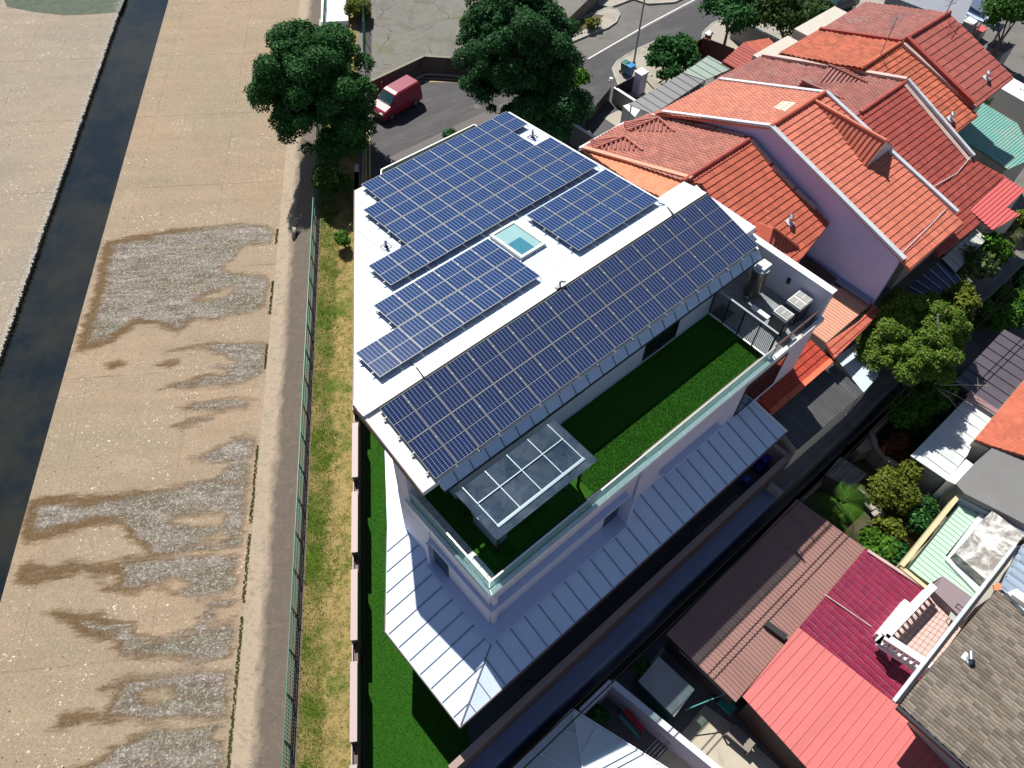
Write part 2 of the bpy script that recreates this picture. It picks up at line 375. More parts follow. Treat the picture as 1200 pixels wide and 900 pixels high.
# foam of dried froth and pebbles on the channel edge
def froth_edge():
    m = MB(); s = -5.0
    while s < 95:
        L = random.uniform(0.12, 0.3)
        for _ in range(7):
            t = -26.93-abs(random.gauss(0, 0.26)); r = random.uniform(0.025, 0.085); x, y = TS(t, s+random.uniform(0, L))
            k = 5; a0 = random.random()*6
            top = (x, y, ZF+r*0.6)
            ring = [(x+r*random.uniform(.7, 1.3)*math.cos(a0+q*6.283/k), y+r*random.uniform(.7, 1.3)*math.sin(a0+q*6.283/k), ZF-0.01) for q in range(k)]
            m.add([top]+ring, [(0, 1+q, 1+(q+1) % k) for q in range(k)])
        s += L*0.55
    tag(m.build('dried_froth', weathered('froth', (0.56, 0.53, 0.46), 0.9, 0.12, 3, 20)), 'crust of pale dried froth and pebbles along the left water edge', 'froth', kind='stuff')
froth_edge()
m = MB(); s = -5
while s < 80:
    t = -22.7+abs(random.gauss(0, 0.05)); r = random.uniform(0.02, 0.05); x, y = TS(t, s)
    m.add([(x, y, ZF+r*.8), (x+r, y, ZF-.01), (x, y+r, ZF-.01), (x-r, y, ZF-.01), (x, y-r, ZF-.01)], [(0, 1, 2), (0, 2, 3), (0, 3, 4), (0, 4, 1)]); s += random.uniform(0.05, 0.4)
tag(m.build('dried_froth', MC['froth']), 'thin crumbs of dried froth along the right water edge', 'froth', kind='stuff')
# water
mw, nt, n, b = new_mat('canal water')
wc = mixc(nt, ramp(nt, noise(nt, 0.22, 5, 0.7), [(0.4, 0.0), (0.62, 1.0)]), (0.006, 0.009, 0.008), (0.022, 0.021, 0.011))
nt.links.new(wc, b.inputs['Base Color']); b.inputs['Roughness'].default_value = 0.05; b.inputs['Specular IOR Level'].default_value = 1.0
bump(nt, b, noise(nt, 3.5, 4, 0.6), 0.06, 0.03)
strip('water', mw, [(-26.96, ZWAT), (-22.8, ZWAT)])
# green algae pool on the far side, top left
algp = [g2(x, y, ZF+.004) for x, y in [(8, 8), (40, 14), (75, 18), (105, 17), (140, 14), (146, 0), (150, -20), (0, -20), (5, 0)]]
ma, nt, n, b = new_mat('algae water')
nt.links.new(mixc(nt, ramp(nt, noise(nt, 1.3, 6, 0.7), [(0.35, 0.0), (0.6, 1.0)]), (0.008, 0.035, 0.022), (0.05, 0.065, 0.03)), b.inputs['Base Color']); b.inputs['Specular IOR Level'].default_value = 0.2; b.inputs['Roughness'].default_value = 0.6
bump(nt, b, noise(nt, 5, 5, 0.7), 0.4, 0.03)
m = MB(); m.sheet(algp, ZF+.006); struct(m, 'algae_pool_water', ma)
# right canal floor with the wet stains (fine grid with a signed-distance attribute)
STAINS = [
 [(122, 281), (140, 278), (200, 268), (262, 263), (313, 262), (322, 270), (318, 286), (290, 288), (281, 294), (278, 303), (262, 315), (275, 318), (313, 322), (316, 335), (312, 360), (290, 368), (262, 374), (226, 378), (210, 391), (182, 382), (160, 382), (135, 402), (100, 413), (84, 416), (96, 380), (108, 345), (115, 310)],
 [(190, 412), (215, 406), (255, 400), (290, 399), (312, 402), (313, 420), (307, 440), (290, 448), (268, 453), (240, 454), (218, 456), (186, 457), (205, 446), (228, 441), (262, 436), (250, 428), (272, 425), (250, 414), (232, 408), (205, 413)],
 [(205, 481), (225, 472), (255, 466), (296, 464), (304, 467), (290, 477), (262, 484), (235, 483)], [(200, 499), (218, 490), (250, 487), (255, 491), (235, 499), (215, 501)],
 [(117, 426), (140, 421), (151, 426), (145, 431), (128, 434)], [(176, 427), (198, 421), (212, 420), (212, 427), (198, 432)],
 [(206, 541), (232, 532), (248, 525), (270, 513), (290, 509), (303, 512), (300, 530), (290, 542), (296, 560), (262, 575), (248, 560), (265, 545), (240, 544)],
 [(24, 616), (32, 585), (60, 578), (120, 577), (180, 572), (240, 560), (293, 558), (290, 590), (285, 640), (272, 645), (240, 648), (200, 651), (176, 655), (160, 640), (144, 628), (136, 616), (110, 618), (80, 628), (28, 640)],
 [(14, 684), (22, 662), (36, 655), (60, 662), (85, 655), (120, 660), (150, 651), (200, 650), (245, 648), (282, 645), (279, 672), (277, 697), (250, 700), (232, 706), (215, 702), (195, 696), (178, 688), (162, 697), (135, 698), (118, 697), (110, 678), (95, 672), (70, 681), (40, 688)],
 [(50, 718), (68, 713), (100, 716), (130, 719), (160, 727), (163, 740), (190, 745), (225, 735), (236, 715), (248, 703), (277, 700), (276, 735), (273, 772), (250, 776), (225, 780), (205, 773), (170, 776), (140, 770), (126, 752), (92, 748), (85, 735), (62, 726)],
 [(54, 855), (72, 835), (100, 830), (120, 832), (134, 813), (112, 810), (128, 800), (155, 790), (180, 788), (220, 785), (272, 782), (271, 815), (269, 842), (240, 844), (205, 843), (170, 848), (130, 851), (100, 848), (70, 858)],
 [(60, 905), (95, 895), (125, 880), (150, 862), (185, 850), (215, 852), (262, 850), (250, 862), (266, 880), (262, 940), (60, 940)],
]
ISLES = [[(206, 610), (225, 606), (240, 603), (260, 605), (256, 614), (230, 614)], [(236, 634), (262, 626), (268, 627), (255, 636)], [(192, 684), (205, 680), (218, 686), (205, 692)], [(170, 815), (190, 811), (205, 815), (195, 821), (172, 820)], [(234, 349), (250, 344), (274, 337), (262, 347), (240, 351)], [(113, 678), (135, 677), (130, 682), (112, 681)], [(243, 728), (255, 717), (280, 712), (278, 722), (258, 728)]]
def sd_poly(P, poly):
    P = P[:, None, :]; A = np.array(poly); B = np.roll(A, -1, axis=0); d = B-A
    t = np.clip(((P-A)*d).sum(-1)/(d*d).sum(-1), 0, 1); dist = np.sqrt((((A+t[..., None]*d)-P)**2).sum(-1)).min(1)
    x, y = P[:, 0, 0], P[:, 0, 1]; c = np.zeros(len(x), bool)
    for (x1, y1), (x2, y2) in zip(A, B):
        k = ((y1 > y) != (y2 > y)) & (x < (x2-x1)*(y-y1)/(y2-y1+1e-12)+x1); c ^= k
    return np.where(c, dist, -dist)
def canal_floor():
    t = np.arange(-22.78, -10.70, 0.115); t[-1] = -10.72; s = np.concatenate([np.arange(-20, 5, 2.5), np.arange(5, 48, 0.115), np.arange(48, 200, 3.0)])
    T, S = np.meshgrid(t, s); X = T*nv[0]+S*cv[0]; Y = T*nv[1]+S*cv[1]
    P = np.stack([X.ravel(), Y.ravel()], 1); near = (S.ravel() > 4) & (S.ravel() < 49)
    D = np.full(len(P), -5.0); Pn = P[near]; Dn = np.full(len(Pn), -5.0)
    for st in STAINS: Dn = np.maximum(Dn, sd_poly(Pn, [g2(x, y, ZF) for x, y in st]))
    for st in ISLES: Dn = np.minimum(Dn, -sd_poly(Pn, [g2(x, y, ZF) for x, y in st]))
    D[near] = Dn
    tail = np.clip((T.ravel()+20.0)/6.0, 0, 1)
    nx, ny = len(t), len(s)
    verts = [(a, b, ZF) for a, b in P]; faces = [(j*nx+i, j*nx+i+1, (j+1)*nx+i+1, (j+1)*nx+i) for j in range(ny-1) for i in range(nx-1)]
    me = bpy.data.meshes.new('canal_floor'); me.from_pydata(verts, [], faces)
    me.attributes.new('wetdist', 'FLOAT', 'POINT').data.foreach_set('value', D.astype(np.float32))
    me.attributes.new('wettail', 'FLOAT', 'POINT').data.foreach_set('value', tail.astype(np.float32))
    me.materials.append(canal_concrete('stained canal concrete', True)); o = bpy.data.objects.new('canal_floor', me); C.objects.link(o); tag(o, kind='structure')
canal_floor()
# moss joint between floor and bank
m = MB()
for (s0, s1) in [(6, 14.5), (15.2, 19), (19.6, 24.5), (30, 32), (34.5, 37.5), (41, 42.5)]:
    s = s0
    while s < s1:
        x, y = TS(-10.78+random.uniform(-.09, .05), s); r = random.uniform(.03, .08)
        m.add([(x, y, ZF+r), (x+r, y, ZF), (x, y+r, ZF), (x-r, y, ZF), (x, y-r, ZF)], [(0, 1, 2), (0, 2, 3), (0, 3, 4), (0, 4, 1)]); s += 0.03
tag(m.build('moss', weathered('moss', (0.075, 0.07, 0.018), 0.95, 0.4, 2, 20)), 'dark green and brown moss growing along the foot of the canal bank', 'moss', kind='stuff')
# sloping bank: pale toe, dirt-stained top
def bank_mat():
    m, nt, n, b = new_mat('canal bank concrete')
    tc = nt.nodes.new('ShaderNodeTexCoord').outputs['Object']; sep = nt.nodes.new('ShaderNodeSeparateXYZ'); nt.links.new(tc, sep.inputs[0])
    z = math_(nt, 'ADD', sep.outputs[2], math_(nt, 'MULTIPLY', math_(nt, 'SUBTRACT', noise(nt, 0.8, 6, 0.75), 0.5), 1.0))
    base = mixc(nt, noise(nt, 0.7, 5, 0.7), (0.36, 0.29, 0.21), (0.47, 0.38, 0.27))
    dark = mixc(nt, noise(nt, 2.5, 6, 0.8, sc3=(0.35, 2.2, 1, ROT)), (0.055, 0.043, 0.036), (0.135, 0.108, 0.088))
    zn = math_(nt, 'MULTIPLY', math_(nt, 'ADD', z, 2.5), 0.4)
    base = mixc(nt, ramp(nt, zn, [(0.34, 0.0), (0.52, 0.92)]), base, dark)
    base = mixc(nt, ramp(nt, noise(nt, 1.6, 8, 0.85, sc3=(2.2, .5, 1, ROT+.5)), [(0.52, 0.0), (0.62, 0.6)]), base, (0.20, 0.155, 0.12))
    base = mixc(nt, ramp(nt, noise(nt, 2.2, 8, 0.9, sc3=(2.5, .6, 1, ROT+.3)), [(0.36, 0.7), (0.46, 0.0)]), base, (0.04, 0.032, 0.027))
    base = mixc(nt, math_(nt, 'MULTIPLY', noise(nt, 12, 6, 0.8), 0.4), base, (0.1, 0.08, 0.06))
    nt.links.new(base, b.inputs['Base Color']); b.inputs['Roughness'].default_value = 0.9; bump(nt, b, noise(nt, 10, 6, 0.8), 0.4, 0.02); return m
strip('canal_bank', bank_mat(), [(-10.72, ZF), (-10.66, -2.32), (-9.65, -1.55), (-7.62, 0.0), (-7.3, 0.02)], n=8)
# grass verge
def grass_mat(name, g1, g2_, dry, dryamt, edge=None):
    m, nt, n, b = new_mat(name)
    base = mixc(nt, noise(nt, 1.2, 5, 0.7), g1, g2_)
    base = mixc(nt, math_(nt, 'MULTIPLY', ramp(nt, noise(nt, 0.38, 5, 0.7, sc3=(1, 1, 1)), [(0.42, 0.0), (0.58, 1.0)]), dryamt), base, dry)
    base = mixc(nt, ramp(nt, noise(nt, 9, 5, 0.85), [(0.35, 0.7), (0.6, 0.0)]), base, mul(g1, 0.35))
    base = mixc(nt, ramp(nt, noise(nt, 14, 4, 0.85), [(0.58, 0.0), (0.72, 0.7)]), base, mul(dry, 1.2))
    tc = nt.nodes.new('ShaderNodeTexCoord').outputs['Object']; mp = nt.nodes.new('ShaderNodeMapping'); mp.inputs['Rotation'].default_value[2] = -BETA; nt.links.new(tc, mp.inputs[0]); sp = nt.nodes.new('ShaderNodeSeparateXYZ'); nt.links.new(mp.outputs[0], sp.inputs[0])
    tt = math_(nt, 'ADD', math_(nt, 'MULTIPLY', sp.outputs[1], -1.0), math_(nt, 'MULTIPLY', noise(nt, 0.6, 6, 0.8), 2.6))   # across the verge
    base = mixc(nt, math_(nt, 'MULTIPLY', ramp(nt, math_(nt, 'MULTIPLY', math_(nt, 'ADD', tt, 6.2), 0.5), [(0.55, 0.0), (0.75, 0.75)]), ramp(nt, noise(nt, 1.8, 7, 0.85), [(0.42, 0.05), (0.56, 1.0)])), base, mul(dry, 1.15))
    base = mixc(nt, ramp(nt, noise(nt, 0.25, 3, 0.6), [(0.56, 0.0), (0.62, 0.5)]), base, mul(g1, 1.3))
    nt.links.new(base, b.inputs['Base Color']); b.inputs['Roughness'].default_value = 0.95; b.inputs['Specular IOR Level'].default_value = 0.1
    bump(nt, b, noise(nt, 16, 4, 0.9), 0.9, 0.06); return m
gm = grass_mat('verge grass', (0.05, 0.10, 0.010), (0.11, 0.16, 0.018), (0.36, 0.26, 0.11), 0.8)
GM_SPLIT = -6.05
strip('verge_ground', gm, [(-7.3, 0.02), (-4.9, 0.02)])
def blades(name, label, polytest, n, mat, zf, hmin=0.04, hmax=0.11, w=0.02, box=None, cat='grass'):
    x = rng.uniform(box[0], box[1], n); y = rng.uniform(box[2], box[3], n)
    keep = polytest(x, y); x, y = x[keep], y[keep]; n = len(x)
    h = rng.uniform(hmin, hmax, n); a = rng.uniform(0, 6.283, n); lx, ly = rng.normal(0, 0.035, n), rng.normal(0, 0.035, n)
    V = np.empty((n, 3, 3)); V[:, 0] = np.stack([x-w*np.cos(a), y-w*np.sin(a), np.full(n, zf)], 1); V[:, 1] = np.stack([x+w*np.cos(a), y+w*np.sin(a), np.full(n, zf)], 1); V[:, 2] = np.stack([x+lx, y+ly, zf+h], 1)
    tris_obj(name, V.reshape(-1, 3), 3, mat, label, cat)
def tris_obj(name, V, k, mat, label=None, cat=None, parent=None, rnd=None, kind='stuff'):
    n = len(V)//k; me = bpy.data.meshes.new(name)
    me.vertices.add(len(V)); me.vertices.foreach_set('co', V.astype(np.float32).ravel())
    me.loops.add(len(V)); me.loops.foreach_set('vertex_index', np.arange(len(V), dtype=np.int32))
    me.polygons.add(n); me.polygons.foreach_set('loop_start', np.arange(0, len(V), k, dtype=np.int32)); me.polygons.foreach_set('loop_total', np.full(n, k, dtype=np.int32))
    me.update(calc_edges=True)
    me.attributes.new('tilerand', 'FLOAT', 'FACE').data.foreach_set('value', (rng.random(n) if rnd is None else rnd).astype(np.float32))
    me.materials.append(mat); o = bpy.data.objects.new(name, me); C.objects.link(o)
    if parent is not None: o.parent = parent
    if label: tag(o, label, cat, kind=kind)
    return o
gbl = foliage_mat('grass blades', (0.05, 0.11, 0.008), (0.16, 0.20, 0.03), (0.3, 0.24, 0.1))
def verge_test(x, y):
    t = x*nv[0]+y*nv[1]; s = x*cv[0]+y*cv[1]; f = np.sin(s*0.9)*0.25+np.sin(s*0.37+1)*0.3
    return (t > -7.5) & (t < -4.95) & (s > 3) & (s < 46) & ((t < -6.1+f) | (rng.random(len(x)) < 0.28))
blades('grass', 'green grass with dry yellow patches on the verge between canal fence and brown wall', verge_test, 200000, gbl, 0.02, box=(-6, 24, -2, 44))

# upper land (z 0) right of the wall and north of the retaining wall; lower land (z GZ) south of it
YS = 4.35
def upper():
    m = MB()
    p = [TS(-4.9, 0), (3.4, YS), (200, YS), (260, 300), TS(-4.9, 300)]
    k = (YS - 0)/1.0
    a = TS(-4.9, (YS+4.9*nv[1])/cv[1]) ; # point of the wall line at y=YS
    m.sheet([a, (260, YS), (260, 320), TS(-4.9, 300)], 0.0); return m, a
um, UA = upper(); asph = weathered('asphalt', (0.062, 0.060, 0.064), 0.8, 0.2, 0.5, 18, dirt=(0.10, 0.097, 0.095), dirt_amt=0.5)
struct(um, 'built_up_ground', weathered('grey yard paving', (0.15, 0.14, 0.13), 0.85, 0.2, 0.6, 12, dirt=(0.07, 0.065, 0.06), dirt_amt=0.5))
m = MB(); m.sheet([(-40+UA[0], -60), (260, -60), (260, YS), (UA[0], YS), TS(-4.9, -60)], GZ)
struct(m, 'back_lane_ground', concd)
# wall that holds up the upper land, with its ledge
m = MB(); m.box(UA[0]-.1, 23.9, YS, 5.1, GZ, 0.02); struct(m, 'retaining_ledge', weathered('blue grey concrete', (0.15, 0.18, 0.28), 0.8, 0.15, 0.8, 12, dirt=(0.09, 0.11, 0.19), dirt_amt=0.4))
m = MB(); m.box(23.9, 260, YS-.01, YS+.25, GZ, 0.03); struct(m, 'retaining_ledge_beyond', concd)
m = MB(); m.box(23.7, 24.0, YS-.05, 5.05, 0.02, 0.5); tag(m.build('drain_end_kerb', conc), 'short pale kerb closing the end of the blue grey ledge', 'kerb', kind='structure')
m = MB(); m.box(UA[0]-4, 90, 3.7, 4.1, GZ, GZ+.02); struct(m, 'lane_drain', black)
# stones and leaves scattered on the canal floor
m = MB(); r0 = random.Random(4)
for _ in range(420):
    t = r0.uniform(-22.5, -10.9) if r0.random() < .7 else r0.uniform(-40, -27.3); s = r0.uniform(5, 90); x, y = TS(t, s); r = r0.uniform(.015, .06)
    m.add([(x, y, ZF+r)]+[(x+r*r0.uniform(.6, 1.3)*math.cos(q*1.257), y+r*r0.uniform(.6, 1.3)*math.sin(q*1.257), ZF-.01) for q in range(5)], [(0, 1+q, 1+(q+1) % 5) for q in range(5)])
tag(m.build('pebbles', weathered('dark pebbles', (.08, .065, .05), .9, .4, 3, 20)), 'small dark stones and dead leaves scattered over the dry canal floor', 'pebbles', kind='stuff')
# ------------------------------------------------------------------ road north of the house
def poly_px(name, pts, z, mat, kind='structure', th=None):
    m = MB(); P = gp(pts, z)
    if th: m.prism(P, z-th, z)
    else: m.sheet(P, z)
    return struct(m, name, mat)
pave = weathered('pale footway concrete', (0.34, 0.31, 0.26), 0.85, 0.12, 0.8, 12, dirt=(0.16, 0.15, 0.13), dirt_amt=0.5)
roadm = weathered('road asphalt', (0.045, 0.043, 0.049), 0.8, 0.25, 0.6, 20, dirt=(0.085, 0.08, 0.08), dirt_amt=0.7, streak=(0.4, 1.6, 1, 0.1))
roadl = weathered('worn road asphalt', (0.135, 0.128, 0.12), 0.85, 0.16, 0.9, 18, dirt=(0.08, 0.076, 0.074), dirt_amt=0.6)
m = MB(); m.sheet(gp([(428, 240), (431, 125), (455, 100), (495, 88), (560, 93), (640, 92), (690, 58), (780, 0), (800, -30), (1040, -60), (860, 30), (800, 80), (760, 130), (700, 200), (500, 330)], 0.004), 0.004); struct(m, 'road', roadm)
m = MB(); m.sheet(gp([(642, 93), (672, 60), (700, 46), (722, 30), (728, 12), (742, 0), (790, -22), (860, -22), (688, 69)], 0.008), 0.008); struct(m, 'road_worn_lane', roadl)
m = MB(); m.sheet(gp([(455, 185), (595, 118), (600, 135), (470, 215)], 0.008), 0.008); struct(m, 'road_repair_strip', weathered('patched asphalt', (0.115, 0.108, 0.108), 0.85, 0.12, 0.8, 20))
wline = weathered('white road paint', (0.62, 0.62, 0.6), 0.7, 0.08, 1.5, 10, dirt=(0.3, 0.3, 0.3), dirt_amt=0.4)
yline = weathered('yellow road paint', (0.50, 0.36, 0.12), 0.7, 0.1, 1.5, 10, dirt=(0.2, 0.15, 0.08), dirt_amt=0.5)
def painted(name, pts, w, mat, z):
    m = MB(); P = [Vector((*g2(*p, z), 0)) for p in pts]
    for i, (a, b) in enumerate(zip(P[:-1], P[1:])):
        d = (b-a).normalized(); nrm = Vector((-d.y, d.x, 0))*w/2; b2 = b + d*0.02
        m.add([(a.x-nrm.x, a.y-nrm.y, z+i*.0003), (b2.x-nrm.x, b2.y-nrm.y, z+i*.0003), (b2.x+nrm.x, b2.y+nrm.y, z+i*.0003), (a.x+nrm.x, a.y+nrm.y, z+i*.0003)], [(0, 1, 2, 3)])
    return struct(m, name, mat)
painted('road_centre_line', [(689, 69), (760, 28), (862, -26)], 0.13, wline, 0.013)
painted('road_yellow_line', [(433.5, 240), (433.3, 134), (435, 128), (441, 123)], 0.13, yline, 0.012)
painted('road_yellow_line_inner', [(429, 240), (429, 133), (431, 126), (438, 119)], 0.13, yline, 0.012)
painted('road_yellow_line_far', [(492, 95), (528, 96), (566, 98)], 0.1, yline, 0.012)
painted('road_yellow_line_far_inner', [(493, 91.5), (528, 93), (566, 95)], 0.1, yline, 0.012)
def kerbline(name, pts, w, h, mat, z0=0.0):
    m = MB(); P = [g2(*p, z0+h) for p in pts]
    for a, b in zip(P[:-1], P[1:]): m.bar((*a, z0+h/2), (*b, z0+h/2), w, h)
    return struct(m, name, mat)
q = g2(560, 125, .012); m = MB(); m.tube((q[0], q[1], 0), (q[0], q[1], .02), .32, n=20); tag(m.build('manhole_cover', concd), 'round dark manhole cover in the road between van and solar house', 'manhole cover')
m = MB(); r0 = random.Random(9)
for _ in range(160):
    x, y = g2(r0.uniform(440, 600), r0.uniform(100, 200), .01); r = r0.uniform(.02, .06); a = r0.uniform(0, 6.28); m.add([(x+r*math.cos(a+k*2.1), y+r*math.sin(a+k*2.1), .014+.01*(k == 1)) for k in range(3)], [(0, 1, 2)])
tag(m.build('leaves', weathered('dry leaves', (.32, .26, .16), .9, .3, 3, 20)), 'scattered dry leaves on the dark road beside the van', 'leaves', kind='stuff')
kerbline('kerb', [(425, 240), (425.5, 130), (430, 118), (437, 112), (488, 91), (498, 86), (512, 86), (566, 91)], 0.16, 0.12, conc)
# raised cracked yard with its wall behind the van
crk, nt, n, b = new_mat('cracked concrete')
cb = mixc(nt, noise(nt, 0.35, 6, 0.75), (0.12, 0.115, 0.10), (0.28, 0.265, 0.235))
cb = mixc(nt, math_(nt, 'MULTIPLY', noise(nt, 6, 6, 0.85), 0.6), cb, (0.07, 0.068, 0.055))
vo = nt.nodes.new('ShaderNodeTexVoronoi'); vo.feature = 'DISTANCE_TO_EDGE'; vo.inputs['Scale'].default_value = 0.24
mpv = nt.nodes.new('ShaderNodeVectorMath'); mpv.operation = 'ADD'; tcn = nt.nodes.new('ShaderNodeTexCoord')
nzv = nt.nodes.new('ShaderNodeTexNoise'); nzv.inputs['Scale'].default_value = 0.8; nt.links.new(tcn.outputs['Object'], nzv.inputs['Vector'])
nt.links.new(tcn.outputs['Object'], mpv.inputs[0]); nt.links.new(nzv.outputs['Color'], mpv.inputs[1]); nt.links.new(mpv.outputs[0], vo.inputs['Vector'])
cb = mixc(nt, ramp(nt, noise(nt, 0.7, 6, 0.8), [(0.45, 0.0), (0.65, 0.7)]), cb, (0.075, 0.07, 0.058))
cb = mixc(nt, math_(nt, 'MULTIPLY', ramp(nt, vo.outputs['Distance'], [(0.003, 1.0), (0.010, 0.0)]), ramp(nt, noise(nt, 0.5, 3, 0.6), [(0.42, 0.0), (0.5, 0.9)])), cb, (0.02, 0.02, 0.018))
cb = mixc(nt, math_(nt, 'MULTIPLY', ramp(nt, noise(nt, 0.25, 4, 0.7), [(0.6, 0.0), (0.7, 1.0)]), 0.6), cb, (0.10, 0.12, 0.04))
nt.links.new(cb, b.inputs['Base Color']); b.inputs['Roughness'].default_value = 0.9; bump(nt, b, noise(nt, 8, 5, 0.8), 0.4, 0.02)
ZY = 1.3
m = MB(); m.prism(gp([(434, 96), (497, 66), (545, 69), (600, 74), (668, 20), (740, -50), (560, -120), (452, -90), (440, 0)], ZY), 0, ZY); struct(m, 'raised_cracked_yard', crk)
yt = thing('yard_wall', 'low weathered parapet wall edging the raised cracked yard behind the red van', 'wall', (*g2(497, 66, 0), 0))
m = MB(); P = gp([(430, 97), (497, 65.5), (545, 68.5), (600, 73)], ZY+.15)
for a, b_ in zip(P[:-1], P[1:]): m.bar((*a, (ZY+.12)/2), (*b_, (ZY+.12)/2), 0.18, ZY+.12)
m.build('wall_body', weathered('dark weathered wall', (0.11, 0.095, 0.085), 0.9, 0.35, 1.2, 8, dirt=(0.03, 0.025, 0.025), dirt_amt=0.8), yt)
m = MB()
for a, b_ in zip(P[:-1], P[1:]): m.bar((*a, ZY+.15), (*b_, ZY+.15), 0.24, 0.06)
m.build('coping', weathered('old coping', (0.22, 0.21, 0.16), 0.9, 0.2), yt)
# white roof slab / path at top left, hedge strip and green fence
m = MB(); m.prism(gp([(376, 26), (408, 24), (411, -60), (378, -60)], 0.5), 0, 0.5); tag(m.build('white_slab', weathered('white slab', (0.72, 0.74, 0.75), 0.6, 0.04)), 'plain white concrete slab beside the canal fence, top of the photo', 'slab', kind='thing')
m = MB(); m.sheet(gp([(374, 50), (408, 50), (408, 20), (374, 22)], 0.03), 0.03); struct(m, 'footpath', pave)
# traffic island and far footways
def footway(name, pts, z=0.13):
    m = MB(); m.prism(gp(pts, z), 0, z); struct(m, name, pave)
    P = gp(pts, z); m = MB()
    for a, b_ in zip(P, P[1:]+P[:1]): m.bar((*a, z/2+.005), (*b_, z/2+.005), 0.16, z+0.03)
    struct(m, name+'_kerb', weathered('kerb stone', (0.36, 0.35, 0.32), 0.85, 0.12, 1, 14, dirt=(0.08, 0.08, 0.07), dirt_amt=0.6))
footway('traffic_island', [(640, 62), (664, 51), (690, 40), (712, 32), (722, 25), (726, 16), (722, 10), (712, 9), (700, 14), (660, 30), (630, 45)])
footway('far_footway', [(715, 8), (742, -2), (760, 4), (790, 2), (840, -20), (800, -60), (700, -40), (690, 0)])
m = MB(); m.sheet(gp([(655, 48), (690, 32), (708, 18), (695, 16), (655, 33)], 0.14), 0.145); struct(m, 'island_soil', soil)
footway('gate_footway', [(721, 90), (718, 80), (724, 71), (738, 62), (752, 55), (775, 45), (815, 60), (812, 80), (765, 110), (745, 112), (727, 104)])
footway('east_footway', [(822, 52), (824, 38), (834, 28), (850, 20), (880, 0), (950, -30), (990, -30), (960, 40), (890, 70), (840, 75), (815, 72)])

# ================================================================== THE SOLAR HOUSE
KN = -1.1/11.35; PLN = (11.45-KN*16, 0, KN)                     # north pitch
KS = 0.262; PLS = (11.45-KS*15.6, 0, KS)                        # south pitch
HO = (15.0, 14.0, 0.0)
H = thing('solar_house', 'large white modern house with roof solar panels, roof terrace and skirt roof beside the canal', 'house', HO)
# body
Wp = [(7.04, 8.06), (28.2, 8.06), (28.2, 15.7), (24.55, 15.7), (24.55, 26.9), (15.9, 26.9), (7.04, 13.9)]
m = MB(); m.prism(Wp, 0, 7.45)
m.prism([(8.7, 11.9), (24.35, 11.9), (24.35, 15.7), (24.55, 15.7), (24.55, 26.9), (15.9, 26.9), (8.3, 15.6), (8.3, 13.2), (8.7, 13.2)], 7.4, lambda x, y: (10.1 if y < 13.5 else 10.9 if y < 20 else 9.95))
m.prism([(24.35, 12.9), (28.2, 12.9), (28.2, 15.7), (24.35, 15.7)], 7.4, 10.3)
# left plain wall rising to the roof
m.prism([(7.0, 11.82), (7.3, 11.82), (7.3, 13.95), (7.0, 13.75)], 3.6, 7.40)
m.prism([(6.99, 12.95), (8.35, 12.95), (8.35, 15.6), (6.99, 13.75)], 7.45, 10.5)
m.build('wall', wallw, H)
# roofs
def roofslab(mb, poly, pl, th): mb.prism(poly, zpl(pl, -th), zpl(pl, 0))
m = MB(); NP = [(6.95, 16.0), (24.93, 16.0), (24.93, 27.45), (14.68, 27.4)]
roofslab(m, NP, PLN, 0.28); m.build('north_roof', white, H)
m = MB(); relief(m, [(7.05, 16.05), (24.85, 16.05), (24.85, 27.38), (14.72, 27.34)], (PLN[0]+.002, 0, KN), 'x', -1, 0.62, 20, 'seam', 0.03, 0); m.build('standing_seam', metalroof, H)
m = MB(); f = zpl(PLN, .006)
for k in range(29):
    x = 7.6+k*.6; y1 = min(27.3, 16.9+(x-7.6)*1.437)
    if x < 24.8 and y1 > 17.2: m.bar((x, 16.85, f(x, 16.85)), (x, y1, f(x, y1)), .022, .012)
m.build('roof_seam', plain('seam grey', (.36, .37, .39), .6), H)
m = MB(); SP = [(6.95, 11.8), (26.95, 11.8), (26.95, 16.0), (6.95, 16.0)]
roofslab(m, SP, PLS, 0.25); m.build('south_roof', white, H)
m = MB()
f = zpl(PLS)
m.prism([(6.95, 15.35), (26.95, 15.35), (26.95, 16.75), (24.95, 16.75), (24.95, 16.03), (6.95, 16.03)], 11.2, lambda x, y: 11.5 if y < 16.02 else (11.5-(y-16.02)*0.3))
m.build('ridge_cap', white, H)
m = MB(); m.bar((7.1, 15.34, 11.47), (26.9, 15.34, 11.47), 0.05, 0.05); m.build('ridge_gutter', darkm, H)
m = MB()
for k in range(4):
    x0 = 25.2+k*.5; m.bar((x0, 16.05, 11.505), (x0, 16.72, 11.305), .02, .01)
m.build('cap_joint', greym, H)
# steep metal eave skirt with white bars standing in for sun through panel gaps
em = weathered('blue grey eave metal', (0.42, 0.55, 0.74), 0.35, 0.08, 1, 8)
m = MB(); m.prism([(7.75, 11.50), (26.95, 11.50), (26.95, 11.795), (7.75, 11.795)], lambda x, y: 9.98, lambda x, y: 10.42 if y > 11.6 else 10.06); m.build('eave_skirt', em, H)
m = MB(); x = 8.4; k = 0
while x < 26.8:
    m.bar((x, 11.79, 10.43), (x, 11.49, 10.06), 0.03, 0.02); x += 0.78
m.build('eave_groove', plain('joint dark', (0.03, 0.05, 0.09), 0.5), H)
m = MB(); x = 8.9
while x < 26.8:
    m.bar((x, 11.62, 10.235), (x, 11.53, 10.12), 0.05, 0.03); x += 2.14
m.build('eave_sun_bar', white, H)
m = MB(); m.box(7.7, 26.95, 11.46, 11.50, 9.94, 10.04); m.build('eave_edge', darkm, H)
